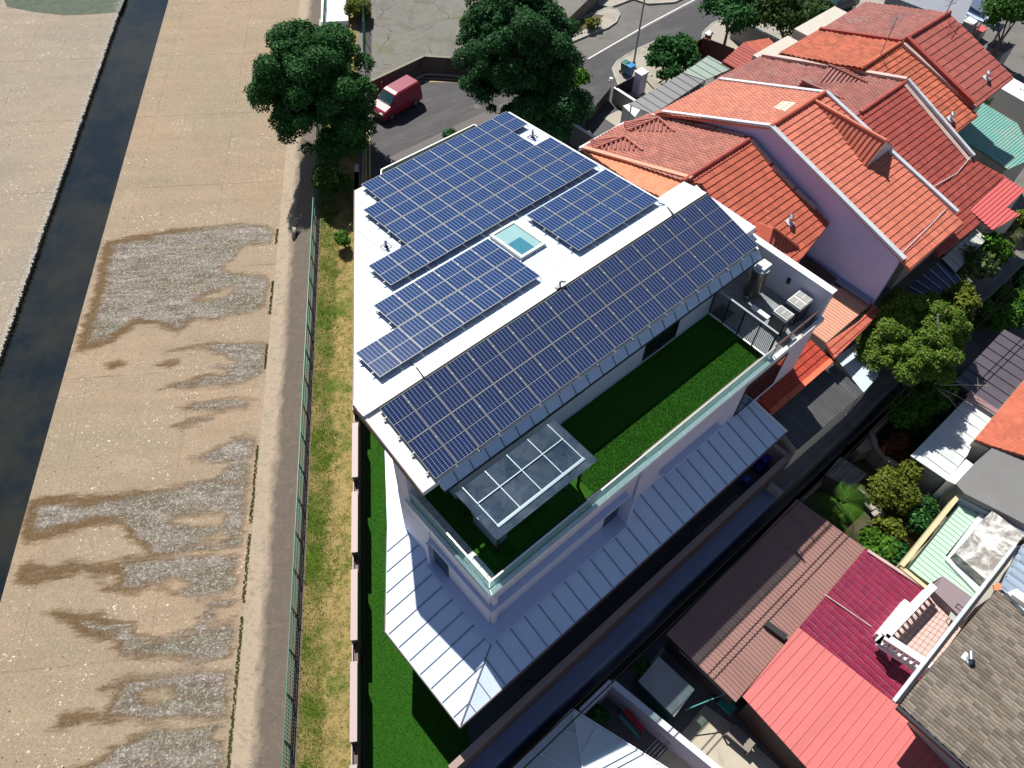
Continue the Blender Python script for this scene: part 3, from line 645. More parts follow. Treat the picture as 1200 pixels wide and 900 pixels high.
# left barge board and its brown edge
m = MB(); d = TS(0, 1)
m.bar((6.93, 11.78, zpl(PLS)(0, 11.78)-.16), (6.93, 15.95, zpl(PLS)(0, 15.95)-.16), 0.05, 0.34)
m.bar((6.93, 16.0, 11.3), (14.66, 27.42, 10.22), 0.05, 0.3)
m.build('barge_board', brownw, H)
# terrace slab, parapet upstand
m = MB()
m.prism([(7.0, 8.02), (28.35, 8.02), (28.35, 12.95), (8.8, 12.95), (8.8, 13.3), (7.0, 13.3)], 7.42, 7.70)
m.build('terrace_slab', white, H)
m = MB(); m.box(6.88, 28.2, 7.86, 8.045, 7.70, 7.98); m.box(6.86, 7.04, 8.046, 13.2, 7.70, 7.98); m.build('terrace_kerb', white, H)
m = MB(); m.box(7.14, 7.62, 8.2, 13.2, 7.705, 7.76); m.build('gravel_edge_tile', weathered('pale pavers', (0.5, 0.52, 0.5), 0.6, 0.08), H)
m = MB()
for k in range(10): m.box(7.15, 7.61, 8.6+k*.45, 8.62+k*.45, 7.76, 7.766)
m.build('paver_joint', darkm, H)
def turf_mat():
    m, nt, n, b = new_mat('artificial turf')
    base = mixc(nt, noise(nt, 1.0, 5, 0.7), (0.018, 0.085, 0.006), (0.032, 0.125, 0.008))
    base = mixc(nt, ramp(nt, noise(nt, 13, 5, 0.9), [(0.35, 0.75), (0.6, 0.0)]), base, (0.008, 0.038, 0.004))
    base = mixc(nt, ramp(nt, noise(nt, 7, 4, 0.8, sc3=(0.6, 2.5, 1)), [(0.6, 0.0), (0.75, 0.5)]), base, (0.05, 0.16, 0.012))
    nt.links.new(base, b.inputs['Base Color']); b.inputs['Roughness'].default_value = 0.8; b.inputs['Specular IOR Level'].default_value = 0.1
    bump(nt, b, noise(nt, 20, 4, 0.9), 0.8, 0.04); return m
tm = turf_mat(); tb = foliage_mat('turf blades', (0.015, 0.085, 0.005), (0.04, 0.16, 0.012))
m = MB(); m.box(7.66, 24.25, 8.5, 11.88, 7.70, 7.745); m.box(7.66, 8.6, 11.88, 12.9, 7.70, 7.745); TT = m.build('terrace_turf', tm, H)
def tuft(name, x0, x1, y0, y1, z, n, parent, mat, test=None, h=(0.03, 0.06)):
    x = rng.uniform(x0, x1, n); y = rng.uniform(y0, y1, n)
    if test is not None: k = test(x, y); x, y = x[k], y[k]
    n = len(x); a = rng.uniform(0, 6.283, n); hh = rng.uniform(h[0], h[1], n); w_ = 0.012
    V = np.empty((n, 3, 3)); V[:, 0] = np.stack([x-w_*np.cos(a), y-w_*np.sin(a), np.full(n, z)], 1); V[:, 1] = np.stack([x+w_*np.cos(a), y+w_*np.sin(a), np.full(n, z)], 1)
    V[:, 2] = np.stack([x+rng.normal(0, .02, n), y+rng.normal(0, .02, n), z+hh], 1)
    V = V.reshape(-1, 3)
    if parent is not None:
        o = np.zeros(3); p = parent
        while p is not None: o += np.array(p.location); p = p.parent
        V = V-o
    return tris_obj(name, V, 3, mat, parent=parent)
tuft('turf_pile', 13, 24.2, 8.5, 9.9, 7.74, 30000, TT, tb)
# planting strip along the right half of the parapet
m = MB(); m.box(15.9, 24.2, 8.17, 8.45, 7.70, 7.80); PLT = m.build('planter', weathered('planter soil pale', (0.22, 0.2, 0.14), 0.9, 0.2), H)
# wall features of the south and west faces: projecting frame, hood, windows, drainpipe
lg = weathered('ledge paint', (0.46, 0.53, 0.74), 0.5, 0.04, 0.8, 10)
m = MB()
m.prism([(6.9, 7.78), (14.75, 7.78), (14.75, 8.36), (7.31, 8.36), (7.31, 11.8), (6.88, 11.8)], 6.25, 6.40); m.build('upper_ledge', lg, H)
m = MB(); m.prism([(6.55, 7.36), (14.6, 7.36), (14.6, 8.36), (7.31, 8.36), (7.31, 11.75), (6.6, 11.75)], 4.16, 4.34); m.build('lower_ledge', lg, H)
m = MB(); m.box(14.6, 14.75, 7.45, 8.36, 4.3, 6.3); m.build('ledge_fin', lg, H); m = MB(); m.box(6.75, 7.31, 11.66, 11.8, 4.3, 6.3); m.build('ledge_fin', lg, H)
m = MB(); m.box(7.0, 7.038, 10.7, 11.64, 4.345, 6.24); m.build('dark_window', winglass, H); m = MB(); m.box(13.7, 14.58, 8.02, 8.055, 4.345, 6.24); m.build('dark_window', winglass, H)
m = MB(); m.box(7.12, 7.34, 7.9, 8.055, 4.345, 7.41); m.build('corner_post', wallw, H)
x0, _, z0 = hit(772, 502, y=7.8); x1, _, z1 = hit(845, 499, y=7.8)
a = hit(778, 555, y=7.8); b2 = hit(845, 499, y=7.8)
m = MB(); m.box(a[0], b2[0], 7.72, 8.36, b2[2]-.1, b2[2]+.02); m.build('window_hood', lg, H)
m = MB(); m.box(a[0]+.15, b2[0]-.1, 8.02, 8.055, 4.9, b2[2]-.12); m.build('hooded_window', winglass, H)
wa, wb = hit(849, 494, y=8.34), hit(900, 443, y=8.34)
def window(name, x0, x1, y, z0, z1, parent, nmul=1, face=-1):
    fr = MB(); t = 0.06; ya, yb = (y-.05, y) if face < 0 else (y, y+.05)
    fr.box(x0, x1, ya, yb, z0, z0+t); fr.box(x0, x1, ya, yb, z1-t, z1); fr.box(x0, x0+t, ya, yb, z0+t, z1-t); fr.box(x1-t, x1, ya, yb, z0+t, z1-t)
    for k in range(nmul): xx = x0+(x1-x0)*(k+1)/(nmul+1); fr.box(xx-.025, xx+.025, ya, yb, z0+t, z1-t)
    o = fr.build(name, darkm, parent); p = MB(); yy = y-.02 if face < 0 else y+.02; p.box(x0+t, x1-t, yy-.008, yy+.008, z0+t, z1-t); p.build('pane', winglass, o); return o
window('window', wa[0], wb[0]+.1, 8.055, 4.3, 6.8, H, 2)
m = MB(); dp = hit(744, 600, z=4.0); m.tube((dp[0], 7.97, 3.9), (dp[0], 7.97, 7.40), 0.06, n=10); m.build('drainpipe', wallw, H, smooth=True)
# terrace back wall: two doors, a low band window
for (pa, pb) in [((754, 417), (772, 390)), ((771, 406), (788, 379))]:
    A = hit(*pa, y=11.88); B = hit(*pb, y=11.88)
    window('glass_door', A[0], A[0]+1.25, 11.9, 7.78, 10.0, H, 1)
m = MB(); m.box(11.5, 15.6, 11.86, 11.9, 9.0, 9.5); m.build('band_window', winglass, H)
m = MB(); m.box(8.7, 24.3, 11.82, 11.9, 7.74, 7.84); m.build('skirting', weathered('pale blue skirting', (0.45, 0.55, 0.6), 0.5, .05), H)
# recessed terrace door and post under the eave on the left
m = MB(); m.box(8.55, 8.7, 11.95, 13.0, 7.72, 10.2); m.build('terrace_side_door', weathered('pale door', (0.45, 0.52, 0.55), 0.4, .05), H)
# balustrade
gl = glass_mat('balustrade glass', (0.55, 0.78, 0.78), 0.02, fk=0.6)
bal = MB()
for k in range(11):
    x0 = 7.08+k*1.56; bal.box(x0, x0+1.545, 8.06, 8.085, 7.8, 8.78)
for k in range(3):
    y0 = 8.15+k*1.66; bal.box(7.05, 7.075, y0, y0+1.645, 7.8, 8.78)
BAL = bal.build('balustrade', gl, H)
m = MB(); m.bar((7.05, 8.07, 8.8), (24.3, 8.07, 8.8), 0.06, 0.045); m.bar((7.06, 8.07, 8.8), (7.06, 13.15, 8.8), 0.06, 0.045); m.bar((7.06, 13.15, 8.8), (8.6, 13.15, 8.8), 0.05, 0.04)
m.build('handrail', plain('pale rail', (0.62, 0.6, 0.57), 0.35, 0.5), BAL)
m = MB(); x = 7.3
while x < 24.2:
    m.tube((x, 8.1, 7.92), (x, 8.14, 7.92), 0.03, n=8); x += 0.78
m.build('glass_clamp', steel, BAL)
m = MB(); m.box(7.0, 15.9, 8.17, 8.5, 7.70, 7.72); m.build('drain_channel', black, H)
# skylight
def quadpl(mb, x0, x1, y0, y1, pl, lo, hi): mb.prism([(x0, y0), (x1, y0), (x1, y1), (x0, y1)], zpl(pl, lo), zpl(pl, hi))
sk = MB()
for (x0, x1, y0, y1) in [(17.15, 18.65, 17.8, 17.92), (17.15, 18.65, 19.87, 19.99), (17.15, 17.27, 17.92, 19.87), (18.53, 18.65, 17.92, 19.87)]: quadpl(sk, x0, x1, y0, y1, PLN, 0, 0.2)
SKY = sk.build('skylight', plain('skylight frame', (0.55, 0.57, 0.52), 0.4, 0.3), H)
m = MB(); quadpl(m, 17.27, 18.53, 17.92, 19.87, PLN, 0.12, 0.15)
smat, nt, n, b = new_mat('skylight glass'); b.inputs['Base Color'].default_value = (0.10, 0.34, 0.36, 1); b.inputs['Roughness'].default_value = 0.05; b.inputs['Specular IOR Level'].default_value = 0.8
nt.links.new(mixc(nt, noise(nt, 1.5, 3), (0.22, 0.38, 0.40), (0.30, 0.47, 0.48)), b.inputs['Base Color'])
m.build('skylight_glass', smat, SKY)
m = MB(); quadpl(m, 17.35, 18.1, 17.95, 18.95, PLN, 0.151, 0.154); m.build('blind', plain('blind teal', (0.05, 0.19, 0.26), 0.1), SKY)
# skirt roof round the ground floor
LZ = 3.62
PS = (LZ-0.30*5.86, 0, 0.30); PW = (LZ-0.17*3.68, 0.17, 0)
hip = (6.62, 7.42)
m = MB()
south = [(3.68, 5.86), (24.72, 5.86), (24.4, 8.34), (7.3, 8.34), hip]
west = [(3.68, 5.86), hip, (7.0, 8.3), (7.0, 13.75), (6.4, 14.35), (3.68, 10.8)]
roofslab(m, south, PS, 0.14); roofslab(m, west, PW, 0.14)
P1 = [(6.4, 14.35), (7.0, 13.75), (15.5, 26.6), (14.2, 25.8)]
m.prism(P1, 3.9, 4.03); m.build('skirt_roof', metalroof, H)
def seams(lines, pl, w_=0.028, h=0.045):
    m = MB(); f = zpl(pl, .012)
    for a, b_ in lines: m.bar((*a, f(*a)), (*b_, f(*b_)), w_, h)
    return m
sd = plain('dark seam line', (0.12, 0.13, 0.16), 0.6)  # dark grey for the raised seam bars and the hip flashing
L1 = [((3.72, y), (min(6.95, 3.7+(y-5.86)*1.9), y)) for y in np.arange(6.3, 10.8, 0.72)] + [((3.72+(y-10.8)*.76, y), (6.95, y)) for y in np.arange(11.34, 13.7, 0.72)]
seams(L1, PW).build('west_roof_seam', sd, H)
L2 = [((x, 5.9), (x, min(8.3, 5.9+(x-3.7)*.55))) for x in np.arange(4.5, 24.4, 0.78)]
seams(L2, PS).build('south_roof_seam', sd, H)
m = MB(); f = zpl(PS, .02); m.bar((3.75, 5.9, f(0, 5.9)), (*hip, f(*hip)), 0.05, 0.03); m.build('hip_flashing', sd, H)
m = MB(); m.bar((3.66, 5.84, LZ-.08), (24.72, 5.84, LZ-.08), 0.04, 0.2); m.bar((3.66, 5.84, LZ-.08), (3.66, 10.82, LZ-.08), 0.04, 0.2); m.bar((3.66, 10.82, LZ-.08), (6.4, 14.4, LZ+.2), 0.04, 0.2)
m.build('skirt_roof_fascia', brownw, H)
m = MB(); m.bar((24.74, 5.86, LZ+.02), (24.42, 8.3, 4.38), 0.12, 0.1); m.build('skirt_roof_verge', white, H)
# lower body under the skirt roof (dark yard walls)
m = MB(); m.box(7.2, 24.3, 7.98, 8.05, 0, 3.5); m.build('ground_floor_wall', weathered('dark ground floor wall', (0.15, 0.14, 0.15), .6), H)
m = MB(); m.tube((5.0, 7.0, 0), (5.0, 7.0, 3.5), 0.12, n=12); m.tube((5.0, 10.0, 0), (5.0, 10.0, 3.5), 0.12, n=12); m.build('porch_column', wallw, H, smooth=True)

# plant enclosure at the right end of the terrace
m = MB()
A = hit(893, 293, z=10.0)
m.box(27.95, 28.25, 8.06, 16.2, 7.45, 9.75)
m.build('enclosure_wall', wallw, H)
m = MB(); m.box(27.9, 28.3, 8.0, 16.2, 9.752, 9.80); m.build('enclosure_coping', white, H)
m = MB(); m.box(24.4, 27.95, 8.2, 12.9, 7.702, 7.715); m.build('plant_floor', weathered('wet grey floor', (0.25, 0.27, 0.29), 0.45, 0.15, 1.5, 9, dirt=(0.12, 0.13, 0.14), dirt_amt=0.6), H)
m = MB(); q = hit(924.5, 329, x=27.93); m.box(27.86, 27.95, q[1]-.08, q[1]+.08, q[2]-.16, q[2]+.16); m.build('bulkhead_lamp', darkm, H)
m = MB(); m.box(24.42, 25.3, 11.0, 11.8, 7.716, 7.73); m.build('floor_hatch', black, H)

# ------------------------------------------------------------------ side yard, west turf, boundary walls
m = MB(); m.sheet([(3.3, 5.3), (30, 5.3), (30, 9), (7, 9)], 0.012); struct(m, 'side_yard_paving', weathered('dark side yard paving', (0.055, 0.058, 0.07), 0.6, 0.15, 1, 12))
m = MB(); tw = [TS(-4.6, 3), (3.45, 5.25), (3.75, 5.9), (6.0, 8), (9, 14), (12, 22), (15.3, 27), (18, 31), TS(-4.6, 41)]
tw = [TS(-4.6, 0.5), TS(-4.6, 27), (12.2, 23), (7.6, 14.5), (6.0, 9), (3.75, 5.32), (3.4, 5.32), (2.0, 4.4)]
m.sheet(tw, 0.024); struct(m, 'turf_lawn', tm)
def turf_test(x, y):
    t = x*nv[0]+y*nv[1]; return (t > -4.5) & (x < 4.8+(y-10)*.7*(y > 10)) & (y > 5.3) & (y < 22) & (x > -2)
tuft('turf_blades', -2, 10, 4.9, 22, 0.03, 70000, None, tb, turf_test)
bpy.data.objects['turf_blades']['label'] = 'deep green artificial turf lawn between the brown boundary wall and the white skirt roof'
bpy.data.objects['turf_blades']['category'] = 'turf'; bpy.data.objects['turf_blades']['kind'] = 'stuff'
# brown wall along the verge: base, piers, pink copings with gaps
BW = thing('boundary_wall', 'long dark brown boundary wall with broken pink coping between verge and turf', 'wall', (*TS(-4.7, 10), 0))
gaps = []
for y0, y1 in [(559, 576), (647, 667), (750, 775), (869, 896)]:
    gaps.append((tsof(g2(415, y1, 1.9))[1], tsof(g2(416, y0, 1.9))[1]))
gaps.sort(); gp_ = gaps[-1]; pit = 4.05
while gp_[1] < 40: gp_ = (gp_[0]+pit, gp_[1]+pit); gaps.append(gp_)
gaps.insert(0, (gaps[0][0]-pit, gaps[0][1]-pit))
def obx(mb, t0, t1, s0, s1, z0, z1): mb.prism([TS(t0, s0), TS(t1, s0), TS(t1, s1), TS(t0, s1)], z0, z1)
m = MB(); s = -6
for a, b_ in gaps+[(41, 41)]:
    if a > s: obx(m, -4.82, -4.56, s, a, 0, 1.85)
    if b_ > a: obx(m, -4.80, -4.58, a, b_, 0, 1.35)
    s = b_
m.build('wall_body', brownw, BW)
m = MB(); s = -6
for a, b_ in gaps+[(41, 41)]:
    obx(m, -4.84, -4.54, s, a, 1.852, 1.90); s = b_
m.build('coping', pinkcap, BW)
m = MB(); obx(m, -4.55, -4.40, -6, 41, 0.0, 0.35); m.build('plinth', plain('plinth brown', (0.03, 0.018, 0.018), 0.7), BW)
m = MB()
for a, b_ in gaps: obx(m, -4.83, -4.78, a, b_, 1.35, 1.5)
m.build('gap_rail', pinkcap, BW)
SW = thing('side_boundary_wall', 'dark brown wall in shade along the side yard above the blue grey ledge', 'wall', (14, 5.2, 0))
m = MB(); m.box(2.6, 25.1, 5.1, 5.33, 0, 1.78); m.build('wall_body', brownw, SW)
m = MB(); m.box(2.6, 25.14, 5.08, 5.37, 1.782, 1.83); m.build('coping', weathered('brown coping', (0.30, 0.21, 0.19), 0.55, 0.08), SW)
m = MB(); m.box(24.9, 25.14, 5.38, 7.6, 0, 1.80); tag(m.build('cross_wall', pinkcap), 'short pink topped wall closing the side yard beside the black corrugated roof', 'wall')
# canal fence
CF = thing('canal_fence', 'green steel railing on the canal bank beside the grass verge', 'fence', (*TS(-7.6, 20), 0))
m = MB(); s = 2.0
while s < 70:
    m.bar((*TS(-7.62, s), 0), (*TS(-7.66, s), 1.1), 0.06, 0.06); s += 1.9
m.build('post', green_rail, CF)
m = MB()
for z, t in ((1.12, -7.66), (0.62, -7.64), (0.2, -7.62)): m.tube((*TS(t, 1), z), (*TS(t, 70), z), 0.028, n=6)
m.build('rail', green_rail, CF)
m = MB(); s = 2.0
while s < 70: m.tube((*TS(-7.62, s), 0.2), (*TS(-7.66, s), 1.1), 0.012, n=4, cap=False); s += 0.16
m.build('baluster', green_rail, CF)
# outfall pipe in the bank
op = hit(346, 272, z=-1.0)
PO = thing('outfall_pipe', 'round concrete outfall pipe mouth with a stained run in the canal bank', 'pipe', (op[0], op[1], -1.0))
m = MB(); c0 = Vector((op[0], op[1], -1.05)); dr = Vector((-nv[0], -nv[1], 0.25)).normalized()
for k in range(16):
    a0, a1 = k*math.pi/8, (k+1)*math.pi/8; e = Vector((cv[0], cv[1], 0)); g = dr.cross(e)
    for ri, ro in ((0.26, 0.36),):
        q = [c0+(e*math.cos(a)+g*math.sin(a))*r_ for a, r_ in ((a0, ri), (a0, ro), (a1, ro), (a1, ri))]
        m.quad(*(x+dr*.22 for x in q)); m.quad(q[1], q[1]+dr*.22, q[2]+dr*.22, q[2])
m.build('rim', conc, PO)
m = MB(); m.tube(c0+dr*.1, c0-dr*.3, 0.27, n=16); m.build('mouth', black, PO)
# ================================================================== SOLAR PANELS
def cell_mat(name, cell, dark, line, grid2, rough, tint_noise=0.15):
    m, nt, n, b = new_mat(name)
    uv = nt.nodes.new('ShaderNodeUVMap').outputs[0]; sep = nt.nodes.new('ShaderNodeSeparateXYZ'); nt.links.new(uv, sep.inputs[0])
    def lines(sock, cnt, wd):
        fr = math_(nt, 'FRACT', math_(nt, 'MULTIPLY', sock, cnt)); a = math_(nt, 'ABSOLUTE', math_(nt, 'SUBTRACT', fr, 0.5))
        return math_(nt, 'GREATER_THAN', a, 0.5-wd)
    c = mixc(nt, attr(nt, 'tilerand').outputs['Fac'], cell, dark)
    c = mixc(nt, math_(nt, 'MULTIPLY', noise(nt, 3, 4, 0.7), 0.35), c, mul(cell, 1.6))
    c = mixc(nt, math_(nt, 'MULTIPLY', lines(sep.outputs[0], 30, 0.05), 0.10), c, line)
    if grid2: c = mixc(nt, math_(nt, 'MULTIPLY', lines(sep.outputs[1], 20, 0.085), grid2), c, line)
    c = mixc(nt, math_(nt, 'MULTIPLY', lines(sep.outputs[0], 6, 0.06), 0.9), c, line)
    nt.links.new(c, b.inputs['Base Color']); b.inputs['Roughness'].default_value = rough; b.inputs['Specular IOR Level'].default_value = 0.12
    return m
poly_c = cell_mat('polycrystalline cells', (0.010, 0.034, 0.118), (0.007, 0.024, 0.088), (0.24, 0.31, 0.42), 0.06, 0.2)
mono_c = cell_mat('monocrystalline cells', (0.003, 0.009, 0.055), (0.002, 0.006, 0.036), (0.20, 0.27, 0.42), 0.42, 0.2)
PWID, PLEN = 1.046, 1.732
def make_panel(name, cells):
    t = thing(name, 'solar panel', 'solar panel')
    m = MB(); hw, hl = PWID/2, PLEN/2; e = 0.022
    m.box(-hw, hw, -hl, -hl+e, 0, .04); m.box(-hw, hw, hl-e, hl, 0, .04); m.box(-hw, -hw+e, -hl+e, hl-e, 0, .04); m.box(hw-e, hw, -hl+e, hl-e, 0, .04); m.box(-hw+e, hw-e, -.014, .014, .02, .0395)
    m.build('frame', alu, t)
    m = MB()
    for y0, y1 in ((-hl+e, -.014), (.014, hl-e)):
        m.quad((-hw+e, y0, .034), (hw-e, y0, .034), (hw-e, y1, .034), (-hw+e, y1, .034))
    m.quad((-hw+e, -hl+e, .01), (-hw+e, hl-e, .01), (hw-e, hl-e, .01), (hw-e, -hl+e, .01))
    o = m.build('cells', cells, t); me = o.data; uvl = me.uv_layers.new(name='UVMap')
    for k, p in enumerate(me.polygons):
        for li, (u_, v_) in zip(p.loop_indices, [(0, 0), (1, 0), (1, .5), (0, .5)]): uvl.data[li].uv = (u_, v_+(0.5 if k == 1 else 0))
    m = MB()
    for sx in (-1, 1): m.box(sx*(hw+.008)-.022, sx*(hw+.008)+.022, hl*.5-.03, hl*.5+.03, .036, .05)
    m.build('clamp', plain('bright clamp', (0.8, 0.8, 0.78), 0.3, 0.3), t); return t
PP = make_panel('solar_module', poly_c); PMn = make_panel('solar_module', mono_c); used = set()
ORD = ['first', 'second', 'third', 'fourth', 'fifth', 'sixth', 'seventh', 'eighth', 'ninth', 'tenth', 'eleventh', 'twelfth', 'thirteenth', 'fourteenth', 'fifteenth', 'sixteenth', 'seventeenth', 'eighteenth']
def put_panel(proto, x, y, pl, lift, label, group):
    o = proto if id(proto) not in used else copy_tree(proto)
    used.add(id(proto)); o.location = (x, y, zpl(pl, lift)(x, y)); o.rotation_euler = (math.atan(pl[2]), 0, 0); tag(o, label, 'solar panel', group)
rows = [ # x0, count, y_top, description
 (15.00, 9, 27.27, 'topmost row of the big upper array'), (13.92, 9, 25.52, 'second row of the big upper array'),
 (13.92, 10, 23.77, 'third row of the big upper array'), (11.80, 12, 22.02, 'lowest row of the big upper array'),
 (10.52, 6, 19.78, 'upper row of the stepped array left of the skylight'), (8.42, 8, 18.03, 'lower row of the stepped array left of the skylight'),
 (19.26, 5, 19.82, 'upper row of the block right of the skylight'), (19.26, 5, 18.07, 'lower row of the block right of the skylight')]
HN = 0.24
for x0, cnt, yt, desc in rows:
    for k in range(cnt):
        put_panel(PP, x0+1.06*(k+.5), yt-0.868, PLN, HN, '%s blue panel from left, %s' % (ORD[k], desc), 'solar panels on the flat north roof')
for j, (yt, desc) in enumerate([(15.24, 'upper row along the ridge of the sloped roof'), (13.55, 'lower row above the terrace eave')]):
    for k in range(18):
        put_panel(PMn, 7.60+1.072*(k+.5), yt-0.835, PLS, 0.13, '%s navy panel from left, %s' % (ORD[k], desc), 'dark solar panels on the sloped south roof')
# racking rails under each array
def racks(label, rws, pl, lift, pitch, ln, name='panel_rack'):
    t = thing(name, label, 'panel rack', (rws[0][0], rws[0][2], 10.8))
    legs = MB(); f = zpl(pl, lift-.03); rl = MB()
    for x0, cnt, yt, _ in rws:
        for dy in (0.42, 1.30):
            rl.bar((x0-.12, yt-dy, f(0, yt-dy)), (x0+cnt*1.06+.08, yt-dy, f(0, yt-dy)), 0.05, 0.05)
            for k in range(cnt+1):
                xx = x0+k*1.06; legs.bar((xx, yt-dy, zpl(pl)(0, yt-dy)), (xx, yt-dy, f(0, yt-dy)), 0.04, 0.04)
        for k in range(0, cnt+1, 1):
            xx = x0+k*1.06+.02; 
            if k % 2 == 0 or k == cnt: rl.bar((xx, yt-ln-.1, f(0, yt-ln-.1)-.12), (xx, yt-ln+.1, f(0, yt-ln+.1)-.06), 0.03, 0.03)
    rl.build('rail', alu, t); legs.build('foot', greym, t)
racks('aluminium rails and feet under the big upper array of blue panels', rows[:4], PLN, HN, 1.06, 1.75)
racks('aluminium rails and feet under the stepped panels left of the skylight', rows[4:6], PLN, HN, 1.06, 1.75)
racks('aluminium rails and feet under the panel block right of the skylight', rows[6:], PLN, HN, 1.06, 1.75)
racks('aluminium rails and feet under the dark panels on the sloped roof', [(7.60, 18, 15.24, ''), (7.60, 18, 13.55, '')], PLS, 0.13, 1.07, 1.68)
# roof vents, cables, small conduits
def roof_vent(px, py, pl, label):
    x, y, z = hit(px, py, pl=pl); t = thing('roof_vent', label, 'vent', (x, y, z), 'roof vent pipes on the solar house')
    m = MB(); m.tube((x, y, z-.05), (x, y, z+.42), 0.06, n=12); m.build('pipe', greym, t, smooth=True)
    m = MB(); m.tube((x, y, z+.42), (x, y, z+.5), 0.085, n=12); m.build('cowl', steel, t)
    m = MB(); s = .2; f = zpl(pl, .012)
    for a, b_ in (((-s, -s), (s, -s)), ((s, -s), (s, s)), ((s, s), (-s, s)), ((-s, s), (-s, -s))): m.bar((x+a[0], y+a[1], f(x+a[0], y+a[1])), (x+b_[0], y+b_[1], f(x+b_[0], y+b_[1])), .035, .03)
    m.prism([(x-.09, y-.09), (x+.09, y-.09), (x+.09, y+.09), (x-.09, y+.09)], zpl(pl, 0), zpl(pl, .05)); m.build('flashing', darkm, t)
roof_vent(452.5, 289, PLN, 'small vent pipe in square flashing at the left end of the white roof')
roof_vent(624, 161, PLN, 'small vent pipe in square flashing near the top corner of the white roof')
x, y, z = hit(656, 335, pl=PLN); t = thing('cable_conduit', 'small grey conduit hood beside the ridge gutter near the middle', 'conduit', (x, y, z))
m = MB(); m.tube((x, y, z), (x, y, z+.3), .05, n=8); m.tube((x, y, z+.28), (x+.2, y-.12, z+.22), .045, n=8); m.box(x-.25, x-.05, y-.1, y+.05, z, z+.08); m.build('conduit_body', greym, t)
def cable(pts3, r, label):
    m = MB(); P = [Vector(p) for p in pts3]; Q = []
    for i in range(len(P)-1):
        for k in range(5):
            t = k/5; a = P[max(i-1, 0)]; b_ = P[i]; c = P[i+1]; d = P[min(i+2, len(P)-1)]
            Q.append(0.5*((2*b_)+(-a+c)*t+(2*a-5*b_+4*c-d)*t*t+(-a+3*b_-3*c+d)*t**3))
    Q.append(P[-1]); m.path(Q, r); tag(m.build('cable', black), label, 'cable')
def onroof(px, py, pl, l=.05): return hit(px, py, pl=(pl[0]+l, pl[1], pl[2]))
cable([onroof(481, 425, PLN), onroof(489, 432, PLN), onroof(496, 441, PLN), onroof(499, 444, PLS, .3)], .03, 'black cable crossing the ridge band below the stepped array')
cable([onroof(772, 238, PLN, .1), onroof(779, 240.5, PLN), onroof(785, 246, PLN), onroof(789, 251, PLS, .3)], .03, 'black cable crossing the ridge band at the right end')
# ================================================================== GLASS CANOPY ON THE TERRACE
GC = thing('glass_canopy', 'glass patio canopy with white grid frame and black posts on the roof terrace', 'canopy', (10.4, 10, 7.75))
zc = 10.0
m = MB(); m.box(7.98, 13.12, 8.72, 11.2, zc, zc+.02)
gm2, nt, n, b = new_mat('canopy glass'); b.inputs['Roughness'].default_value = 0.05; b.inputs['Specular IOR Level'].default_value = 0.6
nt.links.new(mixc(nt, ramp(nt, noise(nt, 0.8, 6, 0.7, dist=0.5), [(0.35, 0.0), (0.7, 1.0)]), (0.03, 0.06, 0.10), (0.14, 0.18, 0.23)), b.inputs['Base Color'])  # mottled pale blue grey in the colour stands in for reflected sky and cloud
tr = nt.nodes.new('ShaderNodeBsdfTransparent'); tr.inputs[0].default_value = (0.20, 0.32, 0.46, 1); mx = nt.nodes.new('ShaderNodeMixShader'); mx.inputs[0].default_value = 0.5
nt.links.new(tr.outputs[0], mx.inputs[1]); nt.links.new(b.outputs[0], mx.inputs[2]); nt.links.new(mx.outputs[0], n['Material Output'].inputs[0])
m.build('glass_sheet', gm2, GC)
m = MB(); xs = [8.35, 9.45, 10.55, 11.65, 12.72]; ys = [9.12, 10.3, 11.12]
for x in xs: m.box(x-.02, x+.02, ys[0], 11.2, zc+.022, zc+.05)
for y in ys[:2]: m.box(xs[0]-.02, xs[-1]+.02, y-.02, y+.02, zc+.051, zc+.075)
m.box(xs[0]-.04, xs[-1]+.04, ys[0]-.06, ys[0]+.06, zc+.03, zc+.065)
m.build('grid_frame', plain('pale canopy frame', (0.26, 0.34, 0.39), 0.4, 0.2), GC)
m = MB(); m.box(xs[0]-.04, xs[-1]+.04, ys[0]-.05, ys[0]+.05, zc-.12, zc-.01); m.box(xs[0]-.04, xs[-1]+.04, 11.1, 11.2, zc-.12, zc-.01)
for x in (xs[0], xs[2], xs[-1]): m.box(x-.04, x+.04, ys[0]+.05, 11.1, zc-.12, zc-.01)
m.build('beam', darkm, GC)
for (x, y) in ((8.35, 9.12), (12.72, 9.12), (8.35, 11.15), (12.72, 11.15)):
    m = MB(); m.box(x-.05, x+.05, y-.05, y+.05, 7.75, zc-.12); m.build('post', darkm, GC)
t = thing('outdoor_counter', 'pale kitchen counter under the left end of the glass canopy', 'counter', (8.6, 9.9, 7.75))
m = MB(); m.box(8.42, 9.0, 9.3, 10.7, 7.75, 8.6); m.build('cabinet', weathered('counter grey', (0.22, 0.27, 0.32), .4, .05), t)
m = MB(); m.box(8.38, 9.05, 9.25, 10.75, 8.6, 8.66); m.build('counter_top', white, t)
t = thing('patio_table', 'dark patio table seen dimly through the glass canopy', 'table', (10.6, 10.2, 7.75))
m = MB(); m.box(9.9, 11.3, 9.8, 10.6, 8.42, 8.48); m.build('table_top', greym, t)
for x in (9.97, 11.23):
    for y in (9.87, 10.53): m = MB(); m.box(x-.03, x+.03, y-.03, y+.03, 7.75, 8.42); m.build('leg', darkm, t)
